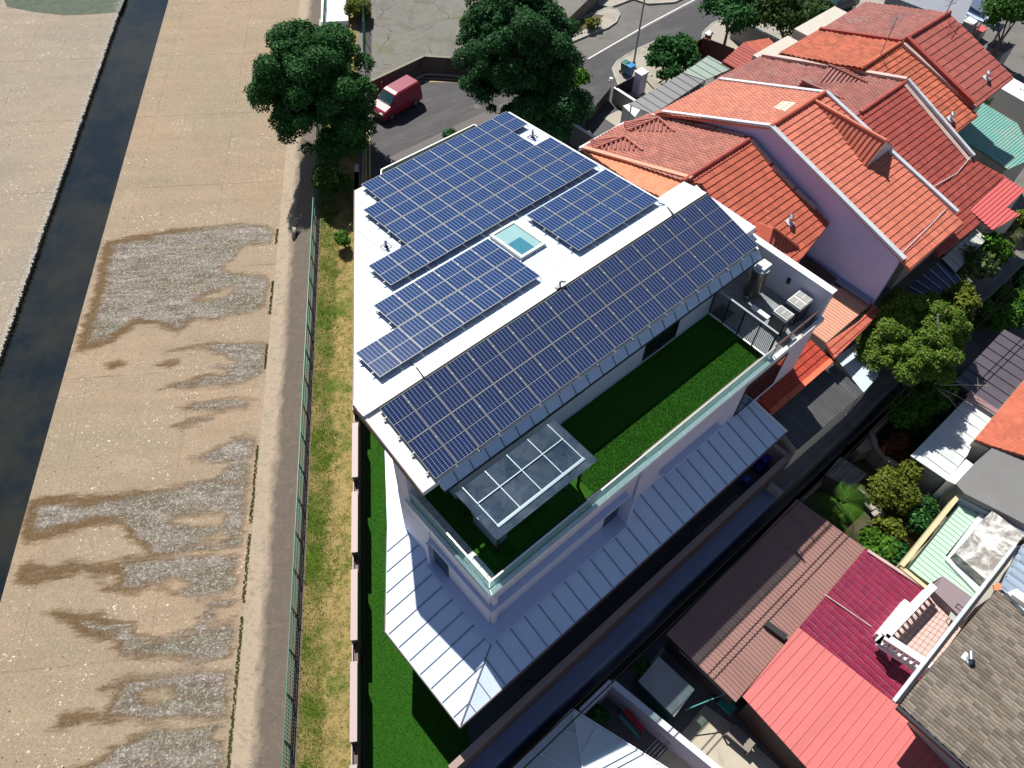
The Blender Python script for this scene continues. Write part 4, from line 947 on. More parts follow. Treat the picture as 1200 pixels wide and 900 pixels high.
# ================================================================== PLANT DECK: slatted screen, tank, air conditioners
SF = thing('slatted_screen', 'black slatted metal screen between terrace turf and plant deck', 'fence', (24.32, 10, 7.72))
top = hit(861, 351, x=24.32)[2]; top = max(9.0, min(9.4, top))
m = MB()
for y in (8.3, 9.2, 10.1, 11.0, 11.84): m.box(24.29, 24.35, y-.03, y+.03, 7.72, top)
m.build('post', darkm, SF)
m = MB(); y = 8.34
while y < 11.82: m.box(24.31, 24.335, y, y+.03, 7.8, top-.04); y += 0.085
m.build('slat', plain('slat metal', (0.16, 0.17, 0.18), 0.4, 0.4), SF)
m = MB(); m.box(24.27, 24.37, 8.27, 11.87, top, top+.04); m.build('top_rail', plain('rail pale', (0.5, 0.52, 0.53), 0.35, 0.5), SF)
RF = thing('deck_railing', 'dark brown metal railing along the outer edge of the plant deck', 'railing', (26, 8.12, 7.7))
m = MB()
for z in (8.75, 8.62): m.bar((24.3, 8.12, z), (27.55, 8.12, z), .05, .04)
for x in (24.4, 25.45, 26.5, 27.5): m.bar((x, 8.12, 7.7), (x, 8.12, 8.75), .05, .05)
m.build('rail', plain('brown rail', (0.10, 0.06, 0.055), 0.45, 0.3), RF)
m = MB(); x = 24.5
while x < 27.5: m.bar((x, 8.12, 7.75), (x, 8.12, 8.6), .015, .02); x += .11
m.build('baluster', darkm, RF)
tb_ = hit(882, 345, z=7.72); tt_ = hit(895.5, 317, x=tb_[0])
TK = thing('water_tank', 'brushed steel water heater tank with white square cover on the plant deck', 'tank', (tb_[0], tb_[1], 7.72))
x, y = tb_[0], tb_[1]+.1; zt = 9.5
stl, nt, n, b = new_mat('brushed steel'); b.inputs['Metallic'].default_value = 0.85; b.inputs['Roughness'].default_value = 0.32; nt.links.new(mixc(nt, noise(nt, 2, 4), (0.20, 0.17, 0.14), (0.34, 0.31, 0.27)), b.inputs['Base Color'])
m = MB(); m.tube((x, y, 7.78), (x, y, zt), 0.40, n=32); m.build('cylinder', stl, TK, smooth=False)
m = MB(); m.tube((x, y, zt), (x, y, zt+.05), 0.41, n=32); m.build('lid', weathered('pale lid', (0.45, 0.52, 0.52), .4, .05), TK)
m = MB(); m.box(x-.22, x+.42, y-.26, y+.22, zt+.05, zt+.2); m.build('cover', white, TK)
m = MB(); m.tube((x-.6, y-.1, 7.85), (x-.3, y-.1, 7.85), .05, n=8); m.box(x-.66, x-.55, y-.16, y-.04, 7.72, 7.95); m.tube((x, y-.42, 7.72), (x, y-.42, 7.8), .03); m.build('valve', steel, TK)
def ac(x0, x1, y0, y1, z0, h, nf, axis, label):
    t = thing('air_conditioner', label, 'air conditioner', ((x0+x1)/2, (y0+y1)/2, z0), 'condenser units on the plant deck')
    m = MB(); m.box(x0, x1, y0, y1, z0+.06, z0+h-.2); m.build('coil_case', weathered('dark coil', (0.05, 0.055, 0.06), .5, .1, 2, 30), t)
    m = MB(); m.box(x0-.01, x1+.01, y0-.01, y1+.01, z0+h-.2, z0+h-.01)
    for xx in (x0, x1-.04):
        for yy in (y0, y1-.04): m.box(xx, xx+.04, yy, yy+.04, z0, z0+h-.2)
    m.build('case_top', weathered('condenser white', (0.62, 0.62, 0.6), .45, .05), t)
    for k in range(nf):
        if axis == 'x': w_ = (x1-x0)/nf; cx, cy = x0+w_*(k+.5), (y0+y1)/2; hx, hy = w_/2-.05, (y1-y0)/2-.05
        else: w_ = (y1-y0)/nf; cx, cy = (x0+x1)/2, y0+w_*(k+.5); hx, hy = (x1-x0)/2-.05, w_/2-.05
        m = MB(); m.box(cx-hx, cx+hx, cy-hy, cy+hy, z0+h-.008, z0+h); g = m.build('fan_well', black, t)
        m = MB(); zz = z0+h+.012
        for q in range(9):
            fx = -hx+2*hx*(q+.5)/9; m.bar((cx+fx, cy-hy, zz), (cx+fx, cy+hy, zz), .022, .015)
        for q in range(3):
            fy = -hy+2*hy*q/2; m.bar((cx-hx, cy+fy, zz+.012), (cx+hx, cy+fy, zz+.012), .03, .012)
        r = min(hx, hy)*.35
        m.tube((cx, cy, zz), (cx, cy, zz+.02), r*.5, n=12); m.build('fan_grille', weathered('condenser white', (0.7, 0.7, .7)), t)
A = hit(919, 366, z=9.0); B = hit(938, 351, z=9.0)
ac(A[0]-.30, A[0]+.27, A[1]-.38, A[1]+.38, 7.72, 1.28, 1, 'x', 'nearer single fan condenser unit on the plant deck')
ac(B[0]-.50, B[0]+.50, B[1]-.38, B[1]+.38, 7.72, 1.28, 2, 'x', 'wide twin fan condenser unit against the enclosure wall')
m = MB(); m.box(A[0]-.3, A[0]-.05, A[1]+.5, A[1]+1.5, 8.2, 8.3); tag(m.build('pipe_duct', white), 'white pipe trunking lying behind the condenser units', 'duct')
# side yard things
def storage_box(px, py, sx, sy, h, label, z=0.02):
    x, y, _ = hit(px, py, z=h); t = thing('storage_box', label, 'box', (x, y, z), 'blue boxes in the side yard')
    m = MB(); m.box(x-sx, x+sx, y-sy, y+sy, z, z+h-.06); m.build('box_body', plain('blue plastic', (0.01, 0.03, 0.32), 0.4), t, bevel=.02)
    m = MB(); m.box(x-sx-.02, x+sx+.02, y-sy-.02, y+sy+.02, z+h-.06, z+h); m.build('lid', plain('blue plastic lid', (0.02, 0.05, 0.42), 0.35), t)
storage_box(899, 532, .45, .32, .9, 'large blue plastic box at the far end of the shaded side yard')
storage_box(893, 545, .36, .16, .35, 'low long blue box on the pipes in the side yard')
storage_box(875, 561, .2, .16, .35, 'smallest blue box nearest the middle of the side yard')
t = thing('pipe_rack', 'bundle of grey pipes lying along the side yard below the skirt roof', 'pipes', (20.5, 5.9, 0))
m = MB()
for k in range(4): m.tube((18.2+k*.2, 5.55+k*.09, .12), (22.2, 5.55+k*.09, .12), .04, n=8)
m.build('pipes', greym, t)
a0 = g2(729, 747, .03)
m = MB(); cx, cy = g2(716, 800, .05)
pts = [(4.3+7.9*0, 0, 0)]
q = [hit(*p, z=.06) for p in [(612, 800), (609, 808), (614, 800), (622, 797), (632, 801)]]
m.path(q, .015); tag(m.build('garden_hose', black), 'thin dark hose curled on the dark side yard paving', 'hose')
# ================================================================== NEIGHBOURING HOUSES
RED = tile_mat('red roof tiles', (0.46, 0.105, 0.060), 0.12, 0.6, (0.16, 0.05, 0.035), 0.35)
REDN = tile_mat('dull red roof tiles', (0.36, 0.120, 0.085), 0.16, 0.6, (0.17, 0.07, 0.05), 0.4)
PINKT = tile_mat('salmon roof tiles', (0.50, 0.165, 0.105), 0.12, 0.6, (0.25, 0.09, 0.06), 0.3)
SALM = tile_mat('bright salmon roof tiles', (0.56, 0.165, 0.105), 0.10, 0.55, (0.30, 0.09, 0.06), 0.25)
ORNG = tile_mat('orange roof tiles', (0.60, 0.21, 0.10), 0.10, 0.6, (0.3, 0.10, 0.06), 0.25)
OLDR = tile_mat('weathered orange red tiles', (0.50, 0.125, 0.065), 0.16, 0.65, (0.13, 0.045, 0.03), 0.6, dscale=0.9)
CRIM = tile_mat('crimson roof tiles', (0.34, 0.065, 0.050), 0.12, 0.6, (0.16, 0.04, 0.03), 0.3)
DUSK = tile_mat('dusky red roof tiles', (0.33, 0.115, 0.095), 0.14, 0.6, (0.14, 0.06, 0.05), 0.4, patch=((0.3, 0.27, 0.24), 0.5))
trimp = weathered('pale pink trim', (0.52, 0.38, 0.34), 0.6, 0.08, 1.5, 12, dirt=(0.25, 0.15, 0.12), dirt_amt=0.4)
flash = weathered('grey white flashing', (0.55, 0.60, 0.64), 0.45, 0.08, 1.5, 12, dirt=(0.3, 0.33, 0.35), dirt_amt=0.4)
def plane_y(zr, yr, k, side): # side 'N' falls as y grows, 'S' falls as y shrinks
    return (zr+k*yr, 0, -k) if side == 'N' else (zr-k*yr, 0, k)
def tiled(name, px, pl, mat, parent, side, du=0.26, dv=0.36, shape='roll', amp=0.035, step=0.05, th=0.14, along='x'):
    P = pp(px, pl) if px and not isinstance(px[0][0], np.floating) else px
    m = MB(); relief(m, P, pl, along, -1 if side in ('S', 'W') else 1, du, dv, shape, amp, step)
    m.prism(P, zpl(pl, -th), zpl(pl, -.012)); return m.build(name, mat, parent), P
def wallsunder(name, P, pl, z0, inset, mat, parent):
    cx = sum(p[0] for p in P)/len(P); cy = sum(p[1] for p in P)/len(P)
    Q = [(cx+(x-cx)*(1-inset), cy+(y-cy)*(1-inset)) for x, y in P]
    m = MB(); m.prism(Q, z0, zpl(pl, -.16)); return m.build(name, mat, parent)
def flashing(name, pxs, pl, w_, h, mat, parent, lift=0.08):
    P = pp(pxs, pl); f = zpl(pl, lift); m = MB()
    for a, b_ in zip(P[:-1], P[1:]): m.bar((*a, f(*a)), (*b_, f(*b_)), w_, h)
    return m.build(name, mat, parent)
def ridge(name, a, b_, r, mat, parent):
    m = MB(); a = Vector(a); b_ = Vector(b_); n_ = max(1, int((b_-a).length/.35))
    for k in range(n_):
        p = a+(b_-a)*(k/n_); q = a+(b_-a)*((k+1.08)/n_); m.tube(p, q, r, r*1.12, n=10)
    return m.build(name, mat, parent)
cream = weathered('cream house wall', (0.50, 0.46, 0.40), 0.7, 0.08, 1, 12)
# --- red tiled house right behind the solar house
h2 = thing('tiled_house', 'red tiled terrace house right behind the solar house with two small tiled dormers', 'house', (32.5, 18, 0), 'terrace houses')
n2 = plane_y(9.0, 18.3, .30, 'N'); s2 = plane_y(9.0, 18.3, .32, 'S')
_, P = tiled('north_roof', [(800, 213), (683, 173), (716, 152), (768, 131), (815, 133), (878, 162)], n2, REDN, h2, 'N', amp=.06, step=.075); PA = P
_, P2 = tiled('south_roof', [(800, 213), (878, 162), (972, 262), (940, 302), (925, 322), (880, 297), (822, 216)], s2, RED, h2, 'S')
A = hit(800, 213, z=9.02); B = hit(878, 162, z=9.02); ridge('ridge_tile', (A[0], 18.3, 9.05), (B[0], 18.3, 9.05), .13, CRIM, h2)
m = MB(); m.prism([(30, 12.8), (34.9, 12.8), (34.9, 24.6), (30, 24.6)], 0, lambda x, y: 6.6); m.prism([(30, 13), (34.9, 13), (34.9, 24.4), (30, 24.4)], 6.6, lambda x, y: 6.75); m.build('wall', cream, h2)
flashing('party_flashing', [(878, 163), (903, 193)], s2, .22, .16, trimp, h2); flashing('party_flashing', [(905, 196), (930, 222)], s2, .22, .16, trimp, h2); flashing('party_flashing', [(932, 224), (956, 246)], s2, .22, .16, trimp, h2)
for a, b_ in (((763, 136), (785, 141)), ((787, 142), (812, 146)), ((814, 147), (838, 152)), ((840, 153), (872, 161))): flashing('party_flashing', [a, b_], n2, .18, .14, trimp, h2)
tiled('orange_roof', [(684, 176), (800, 206), (811, 210), (777, 233), (740, 215)], (n2[0]-.12, 0, n2[2]), ORNG, h2, 'N')
flashing('orange_flashing', [(683, 174), (760, 196), (810, 210)], n2, .28, .12, weathered('orange trim', (0.6, 0.27, 0.17), .6, .06), h2)
def hip_dormer(px_ridge0, px_tip, px_base_a, px_base_b, pl, dz, mat, parent, name='dormer'):
    """small tiled hip: apex line from ridge0 (on roof) out to the tip (raised dz), eaves at base_a, base_b on the roof"""
    R0 = Vector(hit(*px_ridge0, pl=pl)); f = zpl(pl); a = Vector(hit(*px_base_a, pl=(pl[0]+.06, pl[1], pl[2]))); b_ = Vector(hit(*px_base_b, pl=(pl[0]+.06, pl[1], pl[2])))
    T = Vector(hit(*px_tip, z=R0.z+dz)); m = MB(); N_ = 10
    for (u, v) in ((a, 0), (b_, 1)):
        for k in range(N_):   # tile columns as raised ribs running from eave to ridge
            t0, t1 = k/N_, (k+.55)/N_; e0, e1 = R0.lerp(u, t0), R0.lerp(u, t1); r0, r1 = R0.lerp(T, t0), R0.lerp(T, t1)
            m.quad(e0, e1, r1, r0) if v == 0 else m.quad(r0, r1, e1, e0)
            q = (r0+e0)/2
            m.bar(e0.lerp(e1, .5)+Vector((0, 0, .03)), r0.lerp(r1, .5)+Vector((0, 0, .03)), .16, .05)
            t2 = (k+1)/N_; e2 = R0.lerp(u, t2); r2 = R0.lerp(T, t2)
            m.quad(e1, e2, r2, r1)
    m.quad(a, b_, T); o = m.build(name, mat, parent)
    rr = MB(); rr.tube(R0+Vector((0, 0, .05)), T+Vector((0, 0, .05)), .09, n=8); rr.tube(T+Vector((0, 0, .03)), b_+Vector((0, 0, .05)), .07, n=8); rr.tube(T+Vector((0, 0, .03)), a+Vector((0, 0, .05)), .07, n=8); rr.build('hip_tile', CRIM, o); return o
def gable_dormer(tip, left, back, right, pl, name, mat, parent):
    """tip: dormer peak toward the eave; left/right: foot corners on the roof; back: where its ridge meets the roof"""
    Bk = Vector(hit(*back, pl=pl)); L = Vector(hit(*left, pl=pl)); Rg = Vector(hit(*right, pl=pl)); T = Vector(hit(*tip, z=Bk.z))
    m = MB()
    for (E_, fl) in ((L, 0), (Rg, 1)):
        N_ = max(4, int((T-Bk).length/.28))
        for k in range(N_):
            t0, tm, t1 = k/N_, (k+.6)/N_, (k+1)/N_; r = [Bk.lerp(T, t) for t in (t0, tm, t1)]; e = [Bk.lerp(E_, t) for t in (t0, tm, t1)]
            for i in (0, 1): m.quad(r[i], r[i+1], e[i+1], e[i]) if fl else m.quad(e[i], e[i+1], r[i+1], r[i])
            m.bar(e[0].lerp(e[1], .5)+Vector((0, 0, .03)), r[0].lerp(r[1], .5)+Vector((0, 0, .03)), .15, .06)
    o = m.build(name, mat, parent); g = MB(); g.quad(L, Rg, T); g.build('dormer_face', flash, o)
    rr = MB(); rr.tube(Bk+Vector((0, 0, .06)), T+Vector((0, 0, .06)), .1, n=8); rr.build('ridge_roll', mat, o); return o
# two tiled dormers at the eave of the north roof
hip_dormer((771, 139), (771, 139), (736, 153), (790, 154), n2, 0.0, CRIM, h2) if False else None
def wedge(pA, pB, pC, pD, pl, up, mat, parent):
    """dormer: ridge from A (high, on roof) to B (tip, raised), feet C and D"""
    A_ = Vector(hit(*pA, pl=pl)); A_.z += 0.02
    C_ = Vector(hit(*pC, pl=pl)); D_ = Vector(hit(*pD, pl=pl)); B_ = Vector(hit(*pB, z=max(C_.z, D_.z)+up))
    m = MB()
    for tri, fl in (((A_, C_, B_), 0), ((A_, B_, D_), 1)):
        m.quad(*tri)
    for E_ in (C_, D_):
        n_ = max(4, int((E_-A_).length/.27))
        for k in range(1, n_):
            t = k/n_; m.bar(A_.lerp(E_, t)+Vector((0, 0, .03)), (A_.lerp(B_, t) if t < 1 else B_)+Vector((0, 0, .03)), .13, .07)
    m.quad(C_, D_, B_); o = m.build('dormer', mat, parent)
    rr = MB(); rr.tube(A_+Vector((0, 0, .05)), B_+Vector((0, 0, .05)), .09, n=8); rr.build('ridge_roll', mat, o)
def hip_face_dormer(pT, pC, pD, pE, pl, up, mat, parent):
    C_ = Vector(hit(*pC, pl=(pl[0]+.05, pl[1], pl[2]))); D_ = Vector(hit(*pD, pl=(pl[0]+.05, pl[1], pl[2]))); T_ = Vector(hit(*pT, z=C_.z+up)); E_ = Vector(hit(*pE, z=C_.z-.05))
    m = MB(); m.quad(C_, D_, T_); m.quad(E_, C_, T_)
    for (p, q, uT, n_) in ((C_, D_, .62, 11), (E_, C_, .3, 5)):
        for k in range(1, n_):
            u = k/n_; a = p.lerp(q, u); b_ = p.lerp(T_, u/uT) if u < uT else q.lerp(T_, (1-u)/(1-uT)); m.tube(a+Vector((0, 0, .04)), b_+Vector((0, 0, .04)), .075, n=6)
    o = m.build('dormer', mat, parent); rr = MB()
    for p in (C_, D_, E_): rr.tube(p+Vector((0, 0, .06)), T_+Vector((0, 0, .08)), .085, n=8)
    rr.build('hip_tile', mat, o); sh_ = MB(); sh_.quad(D_, E_, T_); sh_.build('dormer_back', mat, o)
hip_face_dormer((771, 139), (735, 154), (790, 155), (731, 145), n2, .75, tile_mat('dormer tiles', (0.42, .13, .10), .15), h2)
hip_face_dormer((732, 161), (695, 175), (753, 177), (692, 166), n2, .75, bpy.data.materials['dormer tiles'], h2)
m = MB(); a = hit(679, 174, z=6.6); b_ = hit(732, 144, z=6.6); m.bar((a[0], a[1], 6.55), (b_[0], b_[1], 6.55), .12, .25); m.build('gutter_board', white, h2)
# small hip over the bay on the south side
wedge((935, 291), (906, 268), (882, 258), (897, 300), (s2[0]+.02, 0, s2[2]), .35, RED, h2)
def vent_cowl(px, py, pl, label, sc_=1.0):
    x, y, z = hit(px, py, pl=pl); t = thing('roof_cowl', label, 'vent', (x, y, z))
    m = MB(); m.tube((x, y, z-.1), (x, y, z+.35*sc_), .09*sc_, n=10); m.tube((x-.14, y-.1, z+.38*sc_), (x+.16, y+.1, z+.40*sc_), .13*sc_, n=10); m.build('cowl_pipe', steel, t)
    m = MB(); m.prism([(x-.2, y-.22), (x+.2, y-.22), (x+.2, y+.22), (x-.2, y+.22)], zpl(pl, .05), zpl(pl, .1)); m.build('flashing', flash, t)
vent_cowl(925, 262, s2, 'small white vent on the red tiled roof right behind the solar house')
# --- house with the tall purple party wall
h3 = thing('tiled_house', 'salmon tiled terrace house with tall lilac purple side wall', 'house', (38, 17, 0), 'terrace houses')
n3 = plane_y(10.2, 17.45, .38, 'N'); s3 = plane_y(10.2, 17.45, .288, 'S')
_, PN3 = tiled('north_roof', [(905, 150), (768, 133), (842, 93), (967, 110)], n3, PINKT, h3, 'N', amp=.06, step=.075)
_, PS3 = tiled('south_roof', [(905, 150), (967, 110), (1129, 262), (1066, 317), (1058, 306)], s3, SALM, h3, 'S')
ridge('ridge_tile', (PN3[0][0], 17.45, 10.26), (PN3[3][0], 17.45, 10.26), .13, RED, h3)
xw = 35.45
purp = weathered('lilac wall paint', (0.58, 0.54, 0.80), 0.75, 0.08, 0.5, 12, dirt=(0.44, 0.40, 0.60), dirt_amt=0.5, streak=(1, 1, .3))
m = MB()
yz = [(7.9, 0), (24.6, 0), (24.6, zpl(n3)(0, 24.6)-.1), (17.45, 10.1), (7.9, zpl(s3)(0, 7.9)-.1)]
m.add([(xw, y, z) for y, z in yz]+[(xw+.3, y, z) for y, z in yz], [(4, 3, 2, 1, 0), (5, 6, 7, 8, 9)]+[(i, (i+1) % 5, (i+1) % 5+5, i+5) for i in range(5)])
m.prism([(xw+.3, 9.2), (40.0, 9.2), (40.0, 24.2), (xw+.3, 24.2)], 0, 7.2); m.build('wall', purp, h3)
flashing('gable_flashing', [(903, 149), (1059, 305)], s3, .30, .16, flash, h3); flashing('gable_flashing', [(904, 149), (776, 132)], n3, .24, .14, flash, h3)
flashing('gutter_flashing', [(967, 109), (1121, 250)], s3, .24, .2, flash, h3); flashing('gutter_flashing', [(967, 110), (843, 94)], n3, .26, .16, flash, h3)
m = MB(); a, b_ = hit(1060, 304, pl=s3), hit(1112, 252, pl=s3); m.bar((a[0], a[1]+.3, a[2]+.2), (b_[0], b_[1]+.3, b_[2]+.2), .03, .03); m.build('lightning_strap', flash, h3)
m = MB(); P = pp([(905, 128), (917, 120), (932, 122), (920, 132)], n3); m.prism(P, zpl(n3, .05), zpl(n3, .10)); m.build('roof_light', weathered('cream roof light', (0.6, 0.58, 0.42), .5, .1, 3), h3)
gable_dormer((1038, 166), (1014, 197), (955, 119), (1048, 172), s3, 'dormer', SALM, h3)
m = MB(); m.box(35.0, 35.43, 8.0, 13.5, 4.0, 4.1); m.build('wall_base_flashing', weathered('blue grey flashing', (0.2, 0.26, 0.38), .4, .08), h3)
# --- further houses of the terrace
h4 = thing('tiled_house', 'crimson tiled terrace house with patched rear roof between the salmon and orange roofs', 'house', (45, 16, 0), 'terrace houses')
n4 = plane_y(9.3, 15.52, .20, 'N'); s4 = plane_y(9.3, 15.52, .36, 'S')
_, P = tiled('north_roof', [(985, 148), (840, 92), (893, 66), (1062, 96), (1008, 133)], n4, DUSK, h4, 'N', amp=.06, step=.075)
_, P = tiled('south_roof', [(1000, 138), (1008, 133), (1062, 96), (1141, 188), (1177, 207), (1136, 246), (1149, 262), (1100, 300), (1040, 190)], s4, CRIM, h4, 'S')
m = MB(); m.prism([(41.6, 8.8), (47.2, 8.8), (47.2, 21), (41.6, 21)], 0, 5.4); m.build('wall', cream, h4)
flashing('gable_flashing', [(1062, 97), (1139, 186)], s4, .2, .2, flash, h4, .2); flashing('gable_trim', [(1059, 99), (1135, 189)], s4, .3, .1, trimp, h4, .05); flashing('gable_flashing', [(893, 67), (1061, 96)], n4, .3, .3, trimp, h4, .12)
ridge('ridge_tile', (*P[1][:2], 9.35), (*P[2][:2], 9.35), .12, CRIM, h4)
wedge((1016, 98), (971, 77), (953, 99), (1000, 80), n4, .5, DUSK, h4); wedge((987, 117), (940, 95), (934, 103), (960, 98), n4, .4, DUSK, h4)
flashing('earth_strap', [(1137, 185), (1120, 205), (1092, 221)], s4, .03, .03, flash, h4, .12)
h5 = thing('tiled_house', 'orange red tiled terrace house carrying the tall aerial on its ridge', 'house', (48.5, 18, 0), 'terrace houses')
n5 = plane_y(9.2, 18.36, .24, 'N'); s5 = plane_y(9.2, 18.36, .31, 'S')
tiled('north_roof', [(912, 63), (960, 35), (1057, 50), (1010, 81)], n5, OLDR, h5, 'N', amp=.06, step=.075); _, P = tiled('south_roof', [(1010, 81), (1057, 50), (1146, 136), (1121, 156)], s5, OLDR, h5, 'S')
flashing('gable_flashing', [(1058, 54), (1141, 128)], s5, .25, .2, trimp, h5, .12); flashing('gable_flashing', [(960, 36), (1056, 50)], n5, .25, .25, CRIM, h5, .12); ridge('ridge_tile', (*P[0], 9.25), (*P[1], 9.25), .12, OLDR, h5)
m = MB(); m.prism([(46.4, 12.8), (50.4, 12.8), (50.4, 26), (46.4, 26)], 0, 6.3); m.build('wall', cream, h5)
h6 = thing('tiled_house', 'last red tiled terrace house with bird droppings on its roof', 'house', (54, 18, 0), 'terrace houses')
n6 = plane_y(9.3, 18.3, .24, 'N'); s6 = plane_y(9.3, 18.3, .30, 'S')
tiled('north_roof', [(961, 35), (1014, 3), (1112, 16), (1061, 47)], n6, DUSK, h6, 'N', amp=.06, step=.075); _, P = tiled('south_roof', [(1061, 47), (1112, 16), (1188, 91), (1142, 127)], s6, tile_mat('rosy red roof tiles', (0.36, 0.095, 0.075), 0.1, 0.6, (0.2, 0.06, 0.05), 0.3), h6, 'S', dv=.5)
ridge('ridge_tile', (*P[0], 9.35), (*P[1], 9.35), .13, CRIM, h6); flashing('gable_flashing', [(1061, 47), (1140, 124)], s6, .3, .3, CRIM, h6, .15)
m = MB(); m.prism([(51, 13.2), (56, 13.2), (56, 26), (51, 26)], 0, 6.6); m.build('wall', cream, h6)
# aerials
def aerial(px, py, pl, h, label, tilt=(0, 0)):
    x, y, z = hit(px, py, pl=pl); t = thing('tv_aerial', label, 'aerial', (x, y, z)); tp = Vector((x+tilt[0], y+tilt[1], z+h))
    m = MB(); m.tube((x, y, z-.1), tp, .03, n=6); m.build('mast', greym, t)
    m = MB(); m.tube(tp+Vector((-.9, -.2, -.2)), tp+Vector((.9, .2, -.2)), .02, n=5)
    for k in range(7):
        q = tp+Vector((-.8+k*.26, -.18+k*.06, -.2)); m.tube(q+Vector((.08, -.35, 0)), q+Vector((-.08, .35, 0)), .013, n=4)
    m.tube(tp+Vector((-.5, .1, -.7)), tp+Vector((.5, -.1, -.7)), .018, n=5)
    m.build('antenna_array', greym, t)
aerial(1031, 66, n5, 2.6, 'tall thin television aerial on the orange red ridge')
aerial(1107, 19, n6, 1.5, 'short aerial at the far end of the last ridge')
vent_cowl(1155, 93, s6, 'small bracket and vent on the rosy red south roof of the last house')
vent_cowl(1113, 141, s5, 'pale pipe on the orange red roof near its gutter')
# ------------------------------------------------------------------ porches and lean-to roofs
def sheetroof(name, label, cat, px, pl, mat, du, amp, shape='trap', along='x', th=.06, z0=None, postmat=None, group=None, ang=0.0, parent=None):
    P = pp(px, pl); cx = sum(p[0] for p in P)/len(P); cy = sum(p[1] for p in P)/len(P)
    t = thing(name, label, cat, (cx, cy, zpl(pl)(cx, cy)-.5 if z0 is None else z0), group) if parent is None else parent
    m = MB(); relief(m, P, pl, along, -1, du, 60, shape, amp, 0, ang); m.prism(P, zpl(pl, -th), zpl(pl, -.01)); m.build('roof_sheet', mat, t)
    if z0 is not None:
        Q = [(cx+(x-cx)*.93, cy+(y-cy)*.93) for x, y in P]
        if postmat == 'post':
            for i, q in enumerate(Q[:4]): m = MB(); m.tube((*q, z0), (*q, zpl(pl, -th)(*q)), .05, n=8); m.build('post', greym, t)
        else: m = MB(); m.prism(Q, z0, zpl(pl, -th-.003)); m.build('wall', postmat or cream, t)
    return t, P
gr = weathered('grey canopy sheet', (0.20, 0.20, 0.21), .5, .1, 1, 12)
sheetroof('car_porch', 'grey ribbed car porch roof beside the salmon tiles', 'porch', [(737, 122), (801, 85), (826, 94), (765, 134)], (3.8, 0, 0), gr, .75, .05, 'seam', z0=0, postmat='post')
sheetroof('car_porch', 'pale green sheet car porch roof beyond the grey one', 'porch', [(801, 85), (830, 65), (858, 80), (826, 94)], (3.85, 0, 0), weathered('pale green sheet', (0.26, 0.33, 0.29), .5, .12, 1, 12), .75, .05, 'seam', z0=0, postmat='post')
pr = thing('porch_roof', 'small red tiled hipped porch roof at the foot of the dusky roof', 'porch', (52, 29, 4))
tiled('ribbed_slope', [(846, 73), (872, 50), (896, 66), (862, 82)], (4.9, 0, 0), CRIM, pr, 'S', du=.35, dv=3, shape='wave', amp=.1, step=0); tiled('front_slope', [(872.5, 50), (900, 45), (918, 60), (897, 66)], (4.7, 0, 0), RED, pr, 'N')
t, _ = sheetroof('flat_porch', 'small weathered grey flat porch beside the dusky roof', 'porch', [(911, 50), (932, 40), (940, 46), (918, 57)], (4.5, 0, 0), concd, 9, .0, z0=0)
bc = weathered('black corrugated sheet', (0.055, 0.055, 0.06), .55, .2, 1.2, 14, dirt=(0.11, 0.11, 0.11), dirt_amt=.5, streak=(3, .4, 1))
sheetroof('rear_extension', 'black corrugated lean-to roof behind the red terrace house', 'extension', [(903, 485), (974, 424), (1012, 460), (935, 527)], (2.1, 0, .08), bc, .24, .035, 'wave', z0=-3, postmat=cream)
t, _ = sheetroof('rear_roof', 'shaded dark red tiled roof strip beside the white house wall', 'roof', [(945, 393), (974, 423), (903, 484), (889, 470), (917, 425)], (1.2, 0, .30), black, 5, 0, z0=0, postmat=cream)
tiled('roof_tiles', [(945, 393), (974, 423), (903, 484), (889, 470), (917, 425)], (1.3, 0, .30), tile_mat('deep red tiles', (0.42, 0.05, 0.025), .1), t, 'S'); flashing('orange_edge', [(974, 423), (903, 484)], (1.32, 0, .3), .28, .08, tile_mat('orange edge tiles', (0.75, 0.16, 0.07), .1), t)
oc = weathered('orange corrugated sheet', (0.62, 0.32, 0.22), .55, .08, 1.2, 14, dirt=(.4, .2, .14), dirt_amt=.4)
sheetroof('lean_to', 'pale orange corrugated lean-to roof below the purple wall', 'roof', [(972, 332), (1023, 355), (968, 402), (950, 390), (905, 402)], (3.5, 0, .03), oc, .22, .07, 'wave', z0=0)
sheetroof('lean_to', 'dark brown corrugated strip at the foot of the purple wall', 'roof', [(945, 300), (981, 327), (972, 333), (925, 318)], (3.9, 0, .03), weathered('dark brown sheet', (0.06, 0.035, 0.03), .6, .1), .22, .05, 'wave', z0=0)
t = thing('tiled_strip', 'bright red tiled roof strip between the pale orange sheet and the big tree', 'roof', (32, 9, 3)); tiled('roof_tiles', [(968, 403), (1006, 377), (1024, 357), (1033, 366), (978, 420)], (3.0, 0, .12), RED, t, 'S')
sheetroof('lean_to', 'pale blue sheet roof partly under the big bushy tree', 'roof', [(979, 419), (1012, 396), (1030, 440), (1012, 460)], (2.2, 0, .02), weathered('pale blue sheet', (0.50, 0.58, 0.64), .4, .06), 9, 0, z0=0)
bw = weathered('dark blue awning', (0.018, 0.035, 0.085), .3, .12, 1.5, 10); wbar = plain('awning bar', (0.5, 0.55, 0.62), .4)
